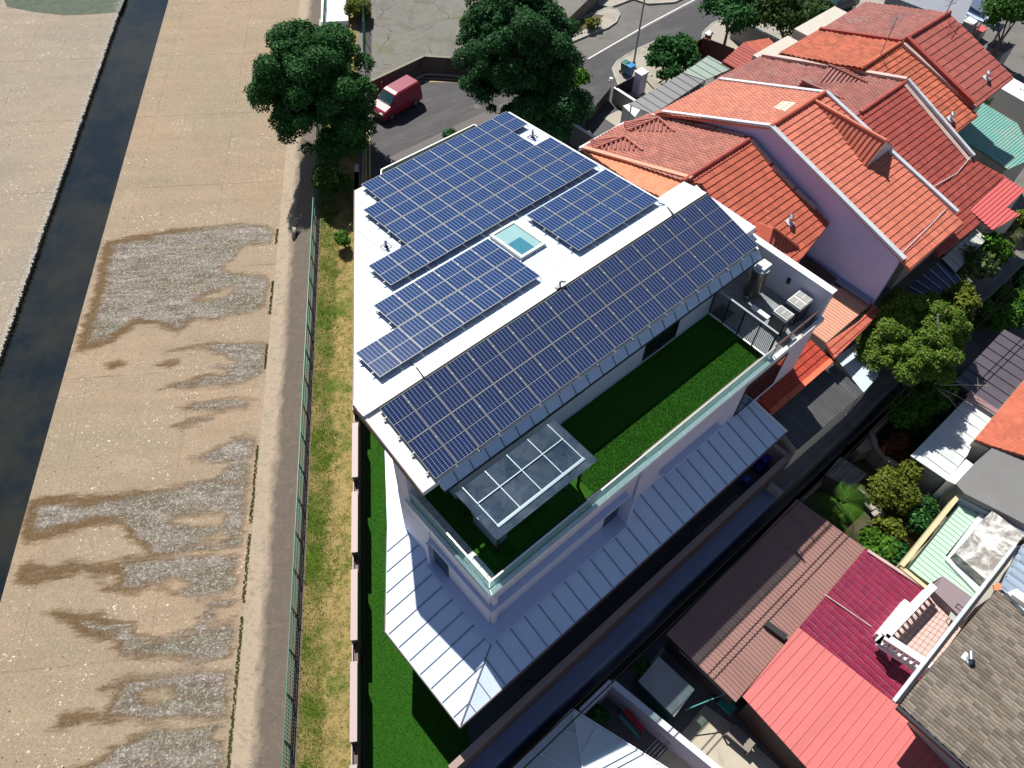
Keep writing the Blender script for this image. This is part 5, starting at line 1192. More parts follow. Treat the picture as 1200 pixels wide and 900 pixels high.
def awning(label, px, z, mat, nb, z0=0, ax=0):
    P = [Vector(hit(*p, z=z)) for p in px]; c = sum(P, Vector())/len(P); t = thing('awning', label, 'awning', (c.x, c.y, z0))
    m = MB(); m.prism([p[:2] for p in P], z-.04, z); m.build('awning_sheet', mat, t); m = MB()
    for k in range(nb+1):
        u = k/nb; a = P[0].lerp(P[1], u); b_ = P[3].lerp(P[2], u); m.bar(a+Vector((0, 0, .03)), b_+Vector((0, 0, .03)), .05, .04)
    m.build('glazing_bar', wbar, t)
    for p in (P[2], P[3]): m = MB(); m.tube((p.x, p.y, z0), (p.x, p.y, z-.05), .04, n=8); m.build('post', greym, t)
awning('dark blue awning with white bars below the salmon roof', [(1048, 349), (1105, 303), (1127, 330), (1082, 362)], 3.0, bw, 7)
awning('grey white panelled awning half in shade behind the crimson house', [(1104, 303), (1151, 262), (1164, 272), (1120, 319)], 3.1, weathered('chalky awning', (0.42, 0.43, 0.38), .6, .08), 8)
rp = weathered('rose red metal sheet', (0.55, 0.115, 0.11), .45, .06, 1, 12)
sheetroof('lean_to', 'rose red ribbed metal roof stepping down behind the crimson house', 'roof', [(1177, 207), (1201, 223), (1180, 243), (1195, 252), (1163, 270), (1136, 246)], (3.4, 0, .05), rp, .25, .05, 'trap', 'y', z0=0)
sheetroof('lean_to', 'teal corrugated plastic roof in the shadow of the last terrace house', 'roof', [(1150, 120), (1192, 145), (1212, 185), (1181, 199), (1152, 179), (1118, 160)], (2.9, 0, .05), weathered('teal sheet', (0.15, 0.36, 0.31), .5, .12, 1, 12, dirt=(.35, .35, .3), dirt_amt=.6), .2, .05, 'wave', 'y', z0=0)
m = MB(); P = gp([(1148, 120), (1170, 130), (1145, 150), (1135, 140)], 0.03); m.sheet(P, 0.03); struct(m, 'rear_courtyard', weathered('yellowed paving', (0.22, 0.21, 0.13), .8, .2))
# ================================================================== LOWER ROW (south of the lane)
br = weathered('brown corrugated sheet', (0.27, 0.145, 0.125), .6, .08, .8, 12, dirt=(.18, .095, .08), dirt_amt=.4, streak=(2, .4, 1))
plB = (-.35, 0, .03)
sheetroof('corrugated_house', 'brown corrugated roof half in shadow with cable shadows across it', 'house', [(781, 743), (934, 585), (1014, 643), (1000, 660), (862, 823)], plB, br, .205, .035, 'trap', z0=GZ, postmat=weathered('brown wall', (.08, .05, .045)))
mr = tile_mat('maroon glazed tiles', (0.22, 0.016, 0.050), .1, .3, (0.12, 0.015, 0.03), .25, spec=.6)
mh = thing('maroon_tiled_house', 'maroon glazed tile roof with white rooftop balcony', 'house', (21, -3, GZ))
plM = (-.12, 0, .03)
def add_grid(mat, du, dv, col, w_=.05):
    nt = mat.node_tree; b = nt.nodes['Principled BSDF']; src = b.inputs['Base Color'].links[0].from_socket
    g = nt.nodes.new('ShaderNodeNewGeometry'); sp = nt.nodes.new('ShaderNodeSeparateXYZ'); nt.links.new(g.outputs['Position'], sp.inputs[0])
    f = None
    for i, d_ in ((0, du), (1, dv)):
        q = math_(nt, 'ABSOLUTE', math_(nt, 'SUBTRACT', math_(nt, 'FRACT', math_(nt, 'ADD', math_(nt, 'DIVIDE', sp.outputs[i], d_), .5)), .5)); q = math_(nt, 'LESS_THAN', q, w_); f = q if f is None else math_(nt, 'MAXIMUM', f, q)
    f = math_(nt, 'MULTIPLY', f, ramp(nt, noise(nt, 3, 4, .8), [(.4, .25), (.6, .9)])); nt.links.new(mixc(nt, f, src, col), b.inputs['Base Color'])
add_grid(mr, .34, .36, (.38, .17, .23), .035)
tiled('maroon_roof', [(936, 736), (1014, 643), (1085, 692), (1040, 745), (1092, 785), (1048, 824)], plM, mr, mh, 'S', du=.34, dv=.36, shape='roll', amp=.07, step=.03)
m = MB(); P = pp([(955, 745), (1016, 655), (1100, 700), (1060, 815)], plM); m.prism(P, GZ, lambda x, y: -.4); m.build('wall', weathered('pinkish wall', (.4, .32, .3)), mh)
flashing('roof_seam', [(965, 697), (1020, 735)], plM, .05, .05, trimp, mh, .09); flashing('verge_flashing', [(1016, 646), (1080, 688)], plM, .16, .1, trimp, mh)
# balcony
zb = .35
m = MB(); P = gp([(1040, 745), (1100, 700), (1130, 725), (1091, 778)], zb); P = gp([(1036, 745), (1098, 683), (1140, 718), (1093, 782)], zb); m.prism(P, -.2, zb); fl = m.build('balcony_floor', weathered('pink floor tiles', (.62, .43, .38), .5, .05), mh)
def fwd(px, z): return Vector(hit(*px, z=z))
m = MB(); A, B, C_, D_ = fwd((1036, 745), zb), fwd((1098, 683), zb), fwd((1143, 706), zb), fwd((1093, 782), zb)
ux = (B-A); 
for k in range(1, 14): q = A.lerp(B, k/14); e = D_.lerp(C_, k/14); m.bar(q+Vector((0, 0, .005)), e+Vector((0, 0, .005)), .02, .012)
for k in range(1, 10): q = A.lerp(D_, k/10); e = B.lerp(C_, k/10); m.bar(q+Vector((0, 0, .005)), e+Vector((0, 0, .005)), .02, .012)
m.build('tile_joint', plain('grout', (.3, .2, .2)), fl)
m = MB(); zt_ = 1.35
def balus(a, b_, n_, th=.22):
    a = Vector(a); b_ = Vector(b_); m.bar(a+Vector((0, 0, zt_-zb)), b_+Vector((0, 0, zt_-zb)), th, .14); m.bar(a+Vector((0, 0, .1)), b_+Vector((0, 0, .1)), th*.8, .2)
    for k in range(n_+1):
        q = a.lerp(b_, k/n_); m.bar(q+Vector((0, 0, .2)), q+Vector((0, 0, zt_-zb-.07)), .13, .13, (1, 0, 0))
a, b2_, c_ = fwd((1037, 746), zt_), fwd((1094, 686), zt_), fwd((1093, 782), zt_)
for q in (a, b2_, c_): q.z = zb
balus(a, b2_, 11, .34); balus(a, c_, 8, .34); m.build('balustrade', white, mh)
m = MB(); Q = [fwd((1105, 675), .9), fwd((1148, 706), .9), fwd((1130, 727), .9), fwd((1095, 693), .9)]; m.prism([q[:2] for q in Q], -.3, .9); m.build('stucco_block', weathered('lilac grey stucco', (.24, .19, .21), .8, .1, 1, 12), mh)
m = MB(); Q = [fwd((1027, 742), .3), fwd((1060, 702), .3), fwd((1066, 706), .3), fwd((1036, 748), .3)]; m.prism([q[:2] for q in Q], -.3, .3); m.build('flashing_apron', white, mh)
t = thing('folded_chair', 'small folding chair lying on the pink tiled balcony', 'chair', tuple(fwd((1114, 732), zb)))
q = fwd((1112, 730), zb); m = MB(); m.bar(q+Vector((0, 0, .35)), q+Vector((.45, .1, .35)), .4, .04); m.build('seat', weathered('grey seat', (.4, .42, .38)), t)
for dx, dy in ((0, .15), (.45, .2), (0, -.15), (.45, -.1)): m = MB(); m.tube(q+Vector((dx, dy, 0)), q+Vector((dx-.1, dy, .42)), .02, n=6); m.build('leg', darkm, t)
m = MB(); m.tube(q+Vector((.45, .25, .35)), q+Vector((.65, .3, .8)), .022, n=6); m.tube(q+Vector((.45, -.15, .35)), q+Vector((.65, -.1, .8)), .022, n=6); m.tube(q+Vector((.62, .3, .78)), q+Vector((.62, -.12, .78)), .022, n=6); m.build('backrest', darkm, t)
rm = weathered('coral red metal sheet', (0.58, 0.155, 0.15), .55, .07, .6, 12, dirt=(.42, .12, .11), dirt_amt=.5, streak=(.3, 1.6, 1))
sheetroof('metal_roofed_house', 'coral red ribbed metal roof at the bottom of the photo', 'house', [(870, 816), (936, 735), (1050, 825), (1110, 815), (1200, 900), (1235, 960), (1000, 960)], (.15, 0, .05), rm, .40, .035, 'flat', 'y', z0=GZ, postmat=weathered('dark corrugated wall', (.05, .025, .022), .6))
gt = tile_mat('grey brown concrete tiles', (0.225, 0.19, 0.155), .26, .8, (.08, .065, .05), .45, patch=((.2, .16, .1), .4))
gh = thing('grey_tiled_house', 'large grey brown concrete tile roof at the lower right corner', 'house', (22, -10, GZ)); plG = (2.1, 0, -.10)
tiled('tile_roof', [(1053, 826), (1168, 692), (1200, 716), (1290, 790), (1230, 960), (1200, 950), (1136, 901)], plG, gt, gh, 'N', du=.175, dv=.36, shape='wave', amp=.055, step=.06)
m = MB(); P = pp([(1098, 828), (1172, 715), (1270, 790), (1220, 935)], plG); m.prism(P, GZ, lambda x, y: 1.9); m.build('wall', cream, gh)
flashing('verge_gutter', [(1051, 824), (1193, 641)], plG, .12, .12, darkm, gh, .1); flashing('verge_trim', [(1047, 822), (1189, 639)], plG, .14, .12, flash, gh, .0); flashing('eave_gutter', [(1052, 828), (1137, 903)], plG, .16, .2, plain('eave dark', (.02, .025, .035)), gh, -.1)
vent_cowl(1133, 772, plG, 'small white vent on the grey brown tile roof')
bt = tile_mat('blue grey tiles', (0.30, 0.37, 0.46), .12, .5, (.15, .18, .24), .3)
bh = thing('blue_tiled_house', 'blue grey tiled roof at the right edge beside the stained white roof', 'house', (29, -8, GZ)); plU = (2.0, 0, -.12)
_, P = tiled('tile_roof', [(1172, 690), (1194, 641), (1260, 600), (1300, 700), (1230, 740), (1200, 714)], plU, bt, bh, 'N', du=.45, dv=.9, shape='roll', amp=.10, step=.08)
m = MB(); m.prism([(sum(p[0] for p in P)/len(P)*.08+p[0]*.92, sum(p[1] for p in P)/len(P)*.08+p[1]*.92) for p in P], GZ, lambda x, y: 1.8); m.build('wall', cream, bh)
m = MB(); Q = pp([(1176, 697), (1188, 692), (1215, 712), (1205, 728)], plU); m.prism(Q, zpl(plU, .05), zpl(plU, .28)); m.build('roof_slab', weathered('pale blue slab', (.50, .58, .62), .5, .05), bh)
m = MB(); Q = pp([(1183, 700), (1186, 697), (1206, 711), (1203, 715)], (plU[0]+.3, 0, plU[2])); m.prism(Q, zpl(plU, .281), zpl(plU, .32)); m.build('slab_vent', concd, bh)
m = MB(); Q = pp([(1163, 686), (1171, 684), (1173, 692), (1164, 693)], plU); m.prism(Q, zpl(plU, .0), zpl(plU, .1)); tag(m.build('loose_tile', ORNG), 'single loose orange tile beside the blue grey roof', 'tile')
mt = weathered('mint green metal sheet', (0.42, 0.58, 0.47), .45, .05, .8, 12)
t, _ = sheetroof('mint_roof', 'mint green ribbed metal roof with cream parapet', 'roof', [(1063, 665), (1131, 582), (1151, 598), (1108, 651), (1148, 682), (1140, 700), (1103, 676), (1090, 684)], (-.25, 0, 0), mt, .30, .04, 'flat', z0=GZ, postmat=weathered('cream yellow wall', (.55, .50, .30)))
m = MB(); A, B = fwd((1057, 663), .1), fwd((1129, 574), .1); C2 = fwd((1090, 690), .1); m.bar((A.x, A.y, -.3), (B.x, B.y, -.3), .22, .8); m.bar((A.x, A.y, -.35), (C2.x, C2.y, -.35), .2, .7); D2 = fwd((1160, 598), .1); m.bar((B.x, B.y, -.3), (D2.x, D2.y, -.3), .25, .85); m.build('parapet', MC['cream yellow wall'], t)
st, nt, n, b = new_mat('stained white roof'); sb = mixc(nt, ramp(nt, noise(nt, .55, 7, .75, dist=.6), [(.44, 0.), (.56, 1.)]), (.66, .66, .64), (.16, .15, .14)); nt.links.new(mixc(nt, math_(nt, 'MULTIPLY', noise(nt, 9, 5, .8), .35), sb, (.4, .39, .37)), b.inputs['Base Color']); b.inputs['Roughness'].default_value = .8
t = thing('stained_flat_roof', 'white flat roof slab with black mould stains', 'roof', (30, -5, GZ)); P = [fwd(p, .5)[:2] for p in ((1163, 598), (1200, 627), (1158, 682), (1120, 648))]; m = MB(); m.prism(P, GZ, .5); m.build('roof_slab', st, t)
m = MB(); P = [fwd(p, -.1)[:2] for p in ((1151, 598), (1161, 603), (1118, 655), (1157, 690), (1150, 700), (1108, 656))]; m.prism(P, -.4, -.1); m.build('roof_gutter', weathered('pale gutter', (.55, .62, .63)), t)
t = thing('grey_flat_roof', 'plain dark grey flat roof between the orange tiles and the mint roof', 'roof', (33, -3, GZ)); P = [fwd(p, .7)[:2] for p in ((1120, 567), (1145, 540), (1166, 522), (1200, 535), (1270, 580), (1250, 640), (1178, 602), (1130, 578))]; m = MB(); m.prism(P, GZ, .7)
m.build('roof_slab', weathered('grey roofing felt', (.17, .17, .17), .8, .08, .6, 12, dirt=(.22, .22, .22), dirt_amt=.4), t)
m = MB(); P = [fwd(p, .3)[:2] for p in ((1128, 577), (1180, 602), (1210, 625), (1200, 630), (1158, 600), (1126, 583))]; m.prism(P, -.3, .3); m.build('roof_upstand', weathered('muted blue wall', (.2, .23, .33)), t)  # upstand in a muted grey blue
plO = (.6, 0, -.12)
t = thing('orange_tiled_house', 'orange red tiled roof at the right edge above the grey flat roof', 'house', (38, -2, GZ)); _, P = tiled('tile_roof', [(1142, 515), (1202, 443), (1290, 480), (1260, 560), (1200, 534), (1163, 523)], plO, tile_mat('clean orange red tiles', (.55, .15, .085), .08), t, 'N', du=.3, dv=.3, amp=.02); m = MB(); m.prism(P, GZ, .5); m.build('wall', cream, t)
wm = weathered('dull white metal sheet', (.56, .60, .60), .5, .08, .8, 12, dirt=(.38, .40, .38), dirt_amt=.5)
sheetroof('white_shed', 'dull white ribbed metal shed roof with branch shadows', 'shed', [(1067, 534), (1137, 462), (1168, 484), (1142, 515), (1134, 533), (1110, 563)], (.1, 0, 0), wm, .78, .05, 'seam', z0=GZ, postmat=weathered('shed wall', (.3, .3, .3)))
m = MB(); P = [fwd(p, .3)[:2] for p in ((1132, 538), (1143, 546), (1121, 568), (1110, 563))]; m.prism(P, GZ, .3); tag(m.build('white_block', white), 'bright white rendered block between white shed and grey flat roof', 'block')
pm = weathered('purple grey metal sheet', (.085, .072, .095), .5, .08, .8, 12, dirt=(.06, .055, .06), dirt_amt=.6)
t, P = sheetroof('purple_metal_shed', 'dark purple grey ribbed metal roof at the right edge', 'shed', [(1119, 447), (1177, 386), (1240, 420), (1200, 445), (1169, 482)], (.3, 0, 0), pm, .8, .06, 'seam', z0=GZ, postmat=concd)
m = MB(); A, B = fwd((1134, 461), .45), fwd((1168, 483), .45); m.bar(A, B, .35, .12); m.build('verge_trim', weathered('dusty rose trim', (.28, .16, .17)), t)
# ------------------------------------------------------------------ bottom centre: white pavilion roof, walled yard, tank, patio
t = thing('glazed_pavilion', 'white roof with pale glass hips at the bottom edge beside the lane', 'pavilion', (9, 0, GZ))
pv = glass_mat('pale roof glass', (.42, .52, .56), .7, .08, .6)
zA = -.3; a, b_, c_, d_ = fwd((671, 831), zA), fwd((590, 912), zA), fwd((683, 903), zA+.9), fwd((800, 912), zA)
e_ = fwd((560, 990), zA); f_ = fwd((880, 990), zA); g_ = fwd((690, 1000), zA+.9)
m = MB(); m.quad(a, b_, e_, g_, c_); m.quad(a, c_, g_, f_, d_); m.build('roof_sheet', weathered('pale glazed sheet', (.62, .68, .70), .12, .05, .8, 5), t)
m = MB()
for p, q in ((a, c_), (c_, g_), (a, b_), (a, d_), (fwd((650, 853), zA), a.lerp(c_, .45)), (fwd((624, 878), zA), c_.lerp(g_, .1)), (fwd((701, 850), zA), a.lerp(c_, .8)), (fwd((730, 868), zA), c_.lerp(g_, .25)), (fwd((770, 893), zA), c_.lerp(g_, .7))): m.bar(p+Vector((0, 0, .03)), q+Vector((0, 0, .03)), .06, .06)
m.build('glazing_bar', white, t)
m = MB(); m.prism([q[:2] for q in (a, b_, e_, f_, d_)], GZ, zA-.06); m.build('wall', wallw, t)
t = thing('walled_yard', 'small dark yard enclosed by pale lilac walls beside the glazed roof', 'yard', (11, 2, GZ))
zq = -.9; A, B, C2 = fwd((681, 834), zq), fwd((717, 799), zq), fwd((850, 908), zq); m = MB(); B2 = B+Vector((0, 0, 0))
m.bar((A.x, A.y, (GZ+zq)/2), (B.x, B.y, (GZ+zq)/2), .22, zq-GZ-.06); m.bar((B.x, B.y, (GZ+zq)/2), (C2.x, C2.y, (GZ+zq)/2), .22, zq-GZ-.06); m.build('wall', weathered('lilac white wall', (.42, .40, .48), .7, .06), t)
m = MB(); m.bar((A.x, A.y, zq-.02), (B.x, B.y, zq-.02), .30, .07); m.bar((B.x, B.y, zq-.021), (C2.x, C2.y, zq-.021), .30, .07); m.build('coping', weathered('pale coping', (.55, .56, .60), .6, .06, 1, 10), t)
def rack(px, label):
    q = fwd(px, GZ+.9); t = thing('drying_rack', label, 'drying rack', (q.x, q.y, GZ+.02), 'drying racks in the walled yard'); z0 = GZ+.02; z1 = GZ+.9
    m = MB()
    for s_ in (-.9, .9): m.tube((q.x+s_, q.y-.25, z0), (q.x+s_, q.y+.25, z1), .02, n=6); m.tube((q.x+s_, q.y+.25, z0), (q.x+s_, q.y-.25, z1), .02, n=6)
    m.build('stand', steel, t); m = MB()
    for k in range(4): yy = q.y-.25+k*.167; m.tube((q.x-.95, yy, z1), (q.x+.95, yy, z1), .015, n=6)
    m.build('rail', steel, t); return q
q = rack((765, 882), 'white drying rack beside the lilac yard wall'); 
q = fwd((738, 845), GZ+.9); t = thing('clothes_rack', 'clothes rack with a red and a teal cloth in the dark yard', 'clothes rack', (q.x, q.y, GZ)); m = MB()
for s_ in (-.7, .7): m.tube((q.x+.1, q.y+s_, GZ), (q.x+.1, q.y+s_, GZ+.9), .02, n=6)
m.build('stand', darkm, t); m = MB(); m.box(q.x+.05, q.x+.3, q.y-.7, q.y+.5, GZ+.85, GZ+.95); m.build('red_cloth', plain('red cloth', (.35, .02, .04), .9), t); m = MB(); m.box(q.x-.25, q.x-.12, q.y-.75, q.y+.5, GZ+.8, GZ+.9); m.build('teal_cloth', plain('teal cloth', (.05, .22, .22), .9), t)
zt2 = -1.2; P = [fwd(p, zt2) for p in ((772, 769), (814, 808), (790, 840), (748, 798))]
t = thing('covered_tank', 'teal sided tank with a grey concrete slab lid beside the brown roof', 'tank', (*P[0][:2], GZ)); m = MB(); m.prism([q[:2] for q in P], zt2-.12, zt2); m.build('slab_lid', weathered('lid concrete', (.36, .35, .35), .8, .15, 1, 9, dirt=(.16, .15, .15), dirt_amt=.5), t)
c0 = sum(P, Vector())/4; m = MB(); m.prism([(c0.x+(q.x-c0.x)*.9, c0.y+(q.y-c0.y)*.9) for q in P], GZ, zt2-.123); m.build('tank_side', weathered('teal board', (.02, .14, .12), .6, .15), t)
P = [fwd(p, GZ+.03)[:2] for p in ((826, 826), (860, 850), (930, 915), (880, 960), (700, 960), (790, 870))]; m = MB(); m.sheet(P, GZ+.03); struct(m, 'patio', weathered('speckled patio concrete', (.42, .38, .30), .85, .15, 1.2, 16, dirt=(.2, .18, .14), dirt_amt=.5))
P = [fwd(p, -2.4)[:2] for p in ((862, 849), (886, 872), (877, 882), (851, 860))]; t = thing('plank_bench', 'weathered plank bench against the dark corrugated wall', 'bench', (*P[0], GZ)); m = MB(); m.prism(P, -2.46, -2.4); m.build('seat', weathered('weathered planks', (.24, .21, .18), .85, .2, 2, 14, streak=(1, 5, 1)), t)
for q in P: m = MB(); m.box(q[0]-.04, q[0]+.04, q[1]-.04, q[1]+.04, GZ, -2.46); m.build('leg', bark, t)
t = thing('wheelbarrow', 'teal wheelbarrow parked at the edge of the brown roof', 'wheelbarrow', (*g2(852, 826, -2.6), GZ)); q = fwd((852, 826), -2.5); m = MB(); m.prism([(q.x-.25, q.y-.4), (q.x+.25, q.y-.4), (q.x+.3, q.y+.4), (q.x-.3, q.y+.4)], -2.62, -2.42); m.build('tray', plain('teal tray', (.01, .2, .17), .5), t); m = MB(); m.tube((q.x-.04, q.y+.55, -2.8), (q.x+.04, q.y+.55, -2.8), .2, n=16); m.build('wheel', black, t); m = MB()
for s_ in (-.2, .2): m.tube((q.x+s_, q.y+.5, -2.7), (q.x+s_*1.3, q.y-1.0, -2.45), .02, n=6); m.tube((q.x+s_, q.y-.3, -2.5), (q.x+s_, q.y-.35, GZ), .02, n=6)
m.build('handle', darkm, t)
m = MB(); m.tube(fwd((803, 832), -1.7), fwd((850, 813), -1.2), .03, n=6); tag(m.build('washing_pole', plain('teal pole', (.05, .3, .3), .5)), 'thin teal pole between the tank lid and the brown roof', 'pole')
m = MB(); m.tube(fwd((796, 762), -.7), fwd((850, 813), -.7), .035, n=6); tag(m.build('gutter_pipe', greym), 'grey gutter pipe along the left edge of the brown corrugated roof', 'pipe')
q, r_ = fwd((897, 730), -.15), fwd((921, 748), -.15); m = MB(); m.bar(q, r_, .3, .2); tag(m.build('rain_gutter', darkm), 'short dark gutter section at the corner of the coral roof', 'gutter')
q = fwd((840, 760), 0); m = MB(); a_, b_ = fwd((752, 792), GZ+1.2), fwd((778, 760), GZ+1.2); m.bar((a_.x, a_.y, GZ+.6), (b_.x, b_.y, GZ+.6), .2, 1.2); tag(m.build('mossy_wall', weathered('mossy wall', (.22, .22, .18), .9, .25, 1.5, 8, dirt=(.05, .06, .03), dirt_amt=.7)), 'short mossy wall at the lane beside the covered tank', 'wall')
for k, (yy, zz) in enumerate(((3.45, 3.2), (3.15, 3.2))):
    m = MB(); P = [(x, yy, zz+.0006*(x-25)**2) for x in range(-30, 101, 5)]; m.path(P, .03, 5); tag(m.build('overhead_cable', plain('cable black', (.006, .006, .006), 1.0, 0, 0.0)), ['overhead cable above the lane, nearer the solar house', 'overhead cable above the lane, nearer the brown roof'][k], 'cable')
# ================================================================== TREES AND PLANTS
def leaf_cloud(centers, radii, nleaf, size, flat=0.35, shell=0.72, seed=0, long=1.9):
    r = np.random.default_rng(seed); n = nleaf; w_ = radii.prod(1)**(2/3); idx = r.choice(len(centers), n, p=w_/w_.sum())
    d = r.normal(size=(n, 3)); d /= np.linalg.norm(d, axis=1)[:, None]; d[:, 2] = np.where(d[:, 2] < -.35, -d[:, 2], d[:, 2])
    # twigs: snap directions into bunches so leaves clump
    k = max(8, n//14); tw = r.normal(size=(k, 3)); 
    rad_ = shell+(1-shell)*r.random(n)**.6
    P = centers[idx]+d*radii[idx]*rad_[:, None]+r.normal(size=(n, 3))*size*.8
    nrm = d*.7+r.normal(size=(n, 3))*.55+np.array([0, 0, .5]); nrm /= np.linalg.norm(nrm, axis=1)[:, None]
    t = np.cross(nrm, r.normal(size=(n, 3))); t /= np.linalg.norm(t, axis=1)[:, None]; b_ = np.cross(nrm, t)
    s = size*r.uniform(.65, 1.35, n)[:, None]; L = t*s*long*.5; Wd = b_*s*.5
    V = np.stack([P-L, P+Wd-nrm*s*.12, P+L, P-Wd-nrm*s*.12], 1).reshape(-1, 3); return V
def plant(name, label, cat, base, crown_c, R, nl, nleaf, size, mat, lobe=.33, trunk=.16, group=None, seed=1, limbs=6, top=True, long=1.9, crownname='crown', low=-.25):
    r = np.random.default_rng(seed); t = thing(name, label, cat, base, group); R = np.array(R); cc_ = np.array(crown_c)
    d = r.normal(size=(nl, 3)); d /= np.linalg.norm(d, axis=1)[:, None]; d[:, 2] = np.where(d[:, 2] < low, -d[:, 2]*.8, d[:, 2])
    rr = r.uniform(.42, .90, nl)[:, None]; cen = cc_+d*R*rr; lr = (R.mean()*lobe*r.uniform(.45, 1.3, nl))[:, None]*np.array([1, 1, .8])
    V = leaf_cloud(cen, lr, nleaf, size, seed=seed, long=long)-np.array(base)
    tris_obj(crownname, V, 4, mat, parent=t)
    m = MB(); b0 = Vector(base); fork = b0.lerp(Vector(crown_c), .55); m.tube(b0-Vector((0, 0, .1)), b0.lerp(fork, .5)+Vector((trunk*.4, 0, 0)), trunk, trunk*.8, 9); m.tube(b0.lerp(fork, .5)+Vector((trunk*.4, 0, 0)), fork, trunk*.8, trunk*.62, 9)
    for k in range(limbs):
        e = Vector(cen[k % nl]); mid = fork.lerp(e, .5)+Vector((r.normal()*.15, r.normal()*.15, .1)); m.tube(fork, mid, trunk*.45, trunk*.28, 7); m.tube(mid, e, trunk*.28, trunk*.1, 6)
    m.build('trunk', bark, t); return t, cen
dkg = foliage_mat('dark tree leaves', (0.010, 0.058, 0.012), (0.055, 0.185, 0.045), (0.12, 0.28, 0.08))
dkg2 = foliage_mat('blackish green leaves', (0.008, 0.048, 0.012), (0.048, 0.155, 0.045), (0.10, 0.23, 0.09))
brg = foliage_mat('bright shrub leaves', (0.035, 0.12, 0.010), (0.11, 0.23, 0.022))
yel = foliage_mat('yellow green leaves', (0.06, 0.105, 0.012), (0.20, 0.21, 0.028))
olv = foliage_mat('olive tree leaves', (0.055, 0.120, 0.012), (0.19, 0.29, 0.04), (0.26, 0.24, 0.12))
redl = foliage_mat('red tipped leaves', (0.02, 0.06, 0.012), (0.05, 0.11, 0.015), (0.30, 0.05, 0.015))
rust = foliage_mat('rusty leaves', (0.14, 0.04, 0.015), (0.28, 0.09, 0.03))
def at(px, py, z): return tuple(hit(px, py, z=z))
def T(name, label, px, py, zc, zb, R, nl, nleaf, size, mat, bpx=None, **k):
    c = at(px, py, zc); b_ = (c[0], c[1], zb) if bpx is None else (*g2(*bpx, zb), zb)
    return plant(name, label, k.pop('cat', 'tree'), b_, c, R, nl, nleaf, size, mat, **k)
T('broadleaf_tree', 'round dark green tree overhanging the canal bank at the top left', 371, 108, 4.6, 0, (4.2, 4.5, 4.8), 230, 150000, .10, dkg, (393, 150), lobe=.17, low=-.85, seed=3, trunk=.2)
T('broadleaf_tree', 'largest dark green tree between the road and the solar house', 606, 60, 6.0, 0, (4.5, 4.5, 5.0), 240, 150000, .10, dkg2, (640, 120), lobe=.16, low=-.85, seed=5, trunk=.25)
T('broadleaf_tree', 'dark lower tree in deep shade touching the top corner of the solar roof', 642, 130, 3.4, 0, (2.7, 3.0, 2.9), 40, 36000, .11, dkg2, lobe=.33, seed=6)
T('shrub', 'clipped dark shrub with red tips beside the canal fence', 392, 212, 1.6, 0, (1.25, 1.3, 1.5), 22, 9000, .11, redl, cat='shrub', lobe=.36, seed=7, trunk=.06)
T('shrub', 'small bright green shrub between the verge and the white roof', 402, 280, .7, 0, (.5, .6, .55), 10, 1600, .10, brg, cat='shrub', lobe=.4, seed=8, trunk=.03)
t, _ = T('hedge', 'narrow yellow green hedge strip beside the green mesh fence at the top', 418, 12, .9, 0, (1.1, 1.1, .8), 14, 4500, .12, yel, cat='hedge', lobe=.4, seed=9, trunk=.05); 
plant('hedge_row', 'yellow green hedge continuing along the green mesh fence', 'hedge', (*TS(-5.0, 66.5), 0), (*TS(-5.0, 66.5), .8), (.75, 1.9, .8), 18, 5000, .12, yel, lobe=.35, trunk=.05, seed=10)
GF = thing('mesh_fence', 'tall green mesh fence beside the yellow green hedge at the top', 'fence', (*TS(-4.2, 62), 0)); m = MB()
for s in np.arange(57, 82, 2.5): m.tube((*TS(-4.25, s), 0), (*TS(-4.25, s), 2.0), .04, n=6)
m.build('post', green_rail, GF); m = MB()
for s in np.arange(57, 80, .14): m.tube((*TS(-4.25, s), .05), (*TS(-4.25, s), 2.0), .008, n=3, cap=False)
for z in np.arange(.1, 2.05, .19): m.tube((*TS(-4.25, 57), z), (*TS(-4.25, 80), z), .009, n=3, cap=False)
m.build('mesh', green_rail, GF)
T('shrub', 'bushy green shrub at the corner of the footway by the lamp pole', 786, 70, 2.4, 0, (2.1, 2.0, 1.6), 24, 9000, .17, dkg, cat='shrub', lobe=.34, seed=11, trunk=.08, long=2.6)
T('shrub', 'lime yellow shrub beside the pale green porch roof', 806, 57, 2.2, 0, (.7, .7, .7), 9, 1800, .13, yel, cat='shrub', lobe=.4, seed=12, trunk=.04)
T('broadleaf_tree', 'green tree behind the brown garden wall across the road corner', 858, 16, 3.6, 0, (2.6, 2.6, 2.2), 30, 11000, .17, dkg, lobe=.33, seed=13)
T('broadleaf_tree', 'wide olive green tree beside the parked dark car', 925, 22, 3.6, 0, (3.4, 3.0, 2.3), 36, 14000, .16, foliage_mat('mixed green leaves', (.02, .055, .012), (.07, .12, .025)), lobe=.32, seed=14)
T('shrub', 'bright green bushes at the foot of the olive tree by the last roof', 968, 27, 1.6, 0, (1.0, 1.0, .8), 10, 2500, .13, brg, cat='shrub', lobe=.4, seed=15, trunk=.04)
T('broadleaf_tree', 'bright leafy tree in the top right corner of the photo', 1188, 22, 4.5, 0, (2.8, 3.2, 2.6), 30, 13000, .16, foliage_mat('fresh green leaves', (.025, .09, .012), (.08, .18, .03)), lobe=.33, seed=16)
T('shrub', 'bright green shrub under the corner of the last terrace roof', 1168, 120, 1.4, 0, (1.3, 1.2, .9), 14, 4000, .13, brg, cat='shrub', lobe=.38, seed=17, trunk=.04)
T('shrub', 'dark leafy shrub at the right edge below the white lorry', 1198, 128, 1.6, 0, (1.0, 1.6, 1.2), 14, 3500, .14, dkg, cat='shrub', lobe=.38, seed=18, trunk=.05)
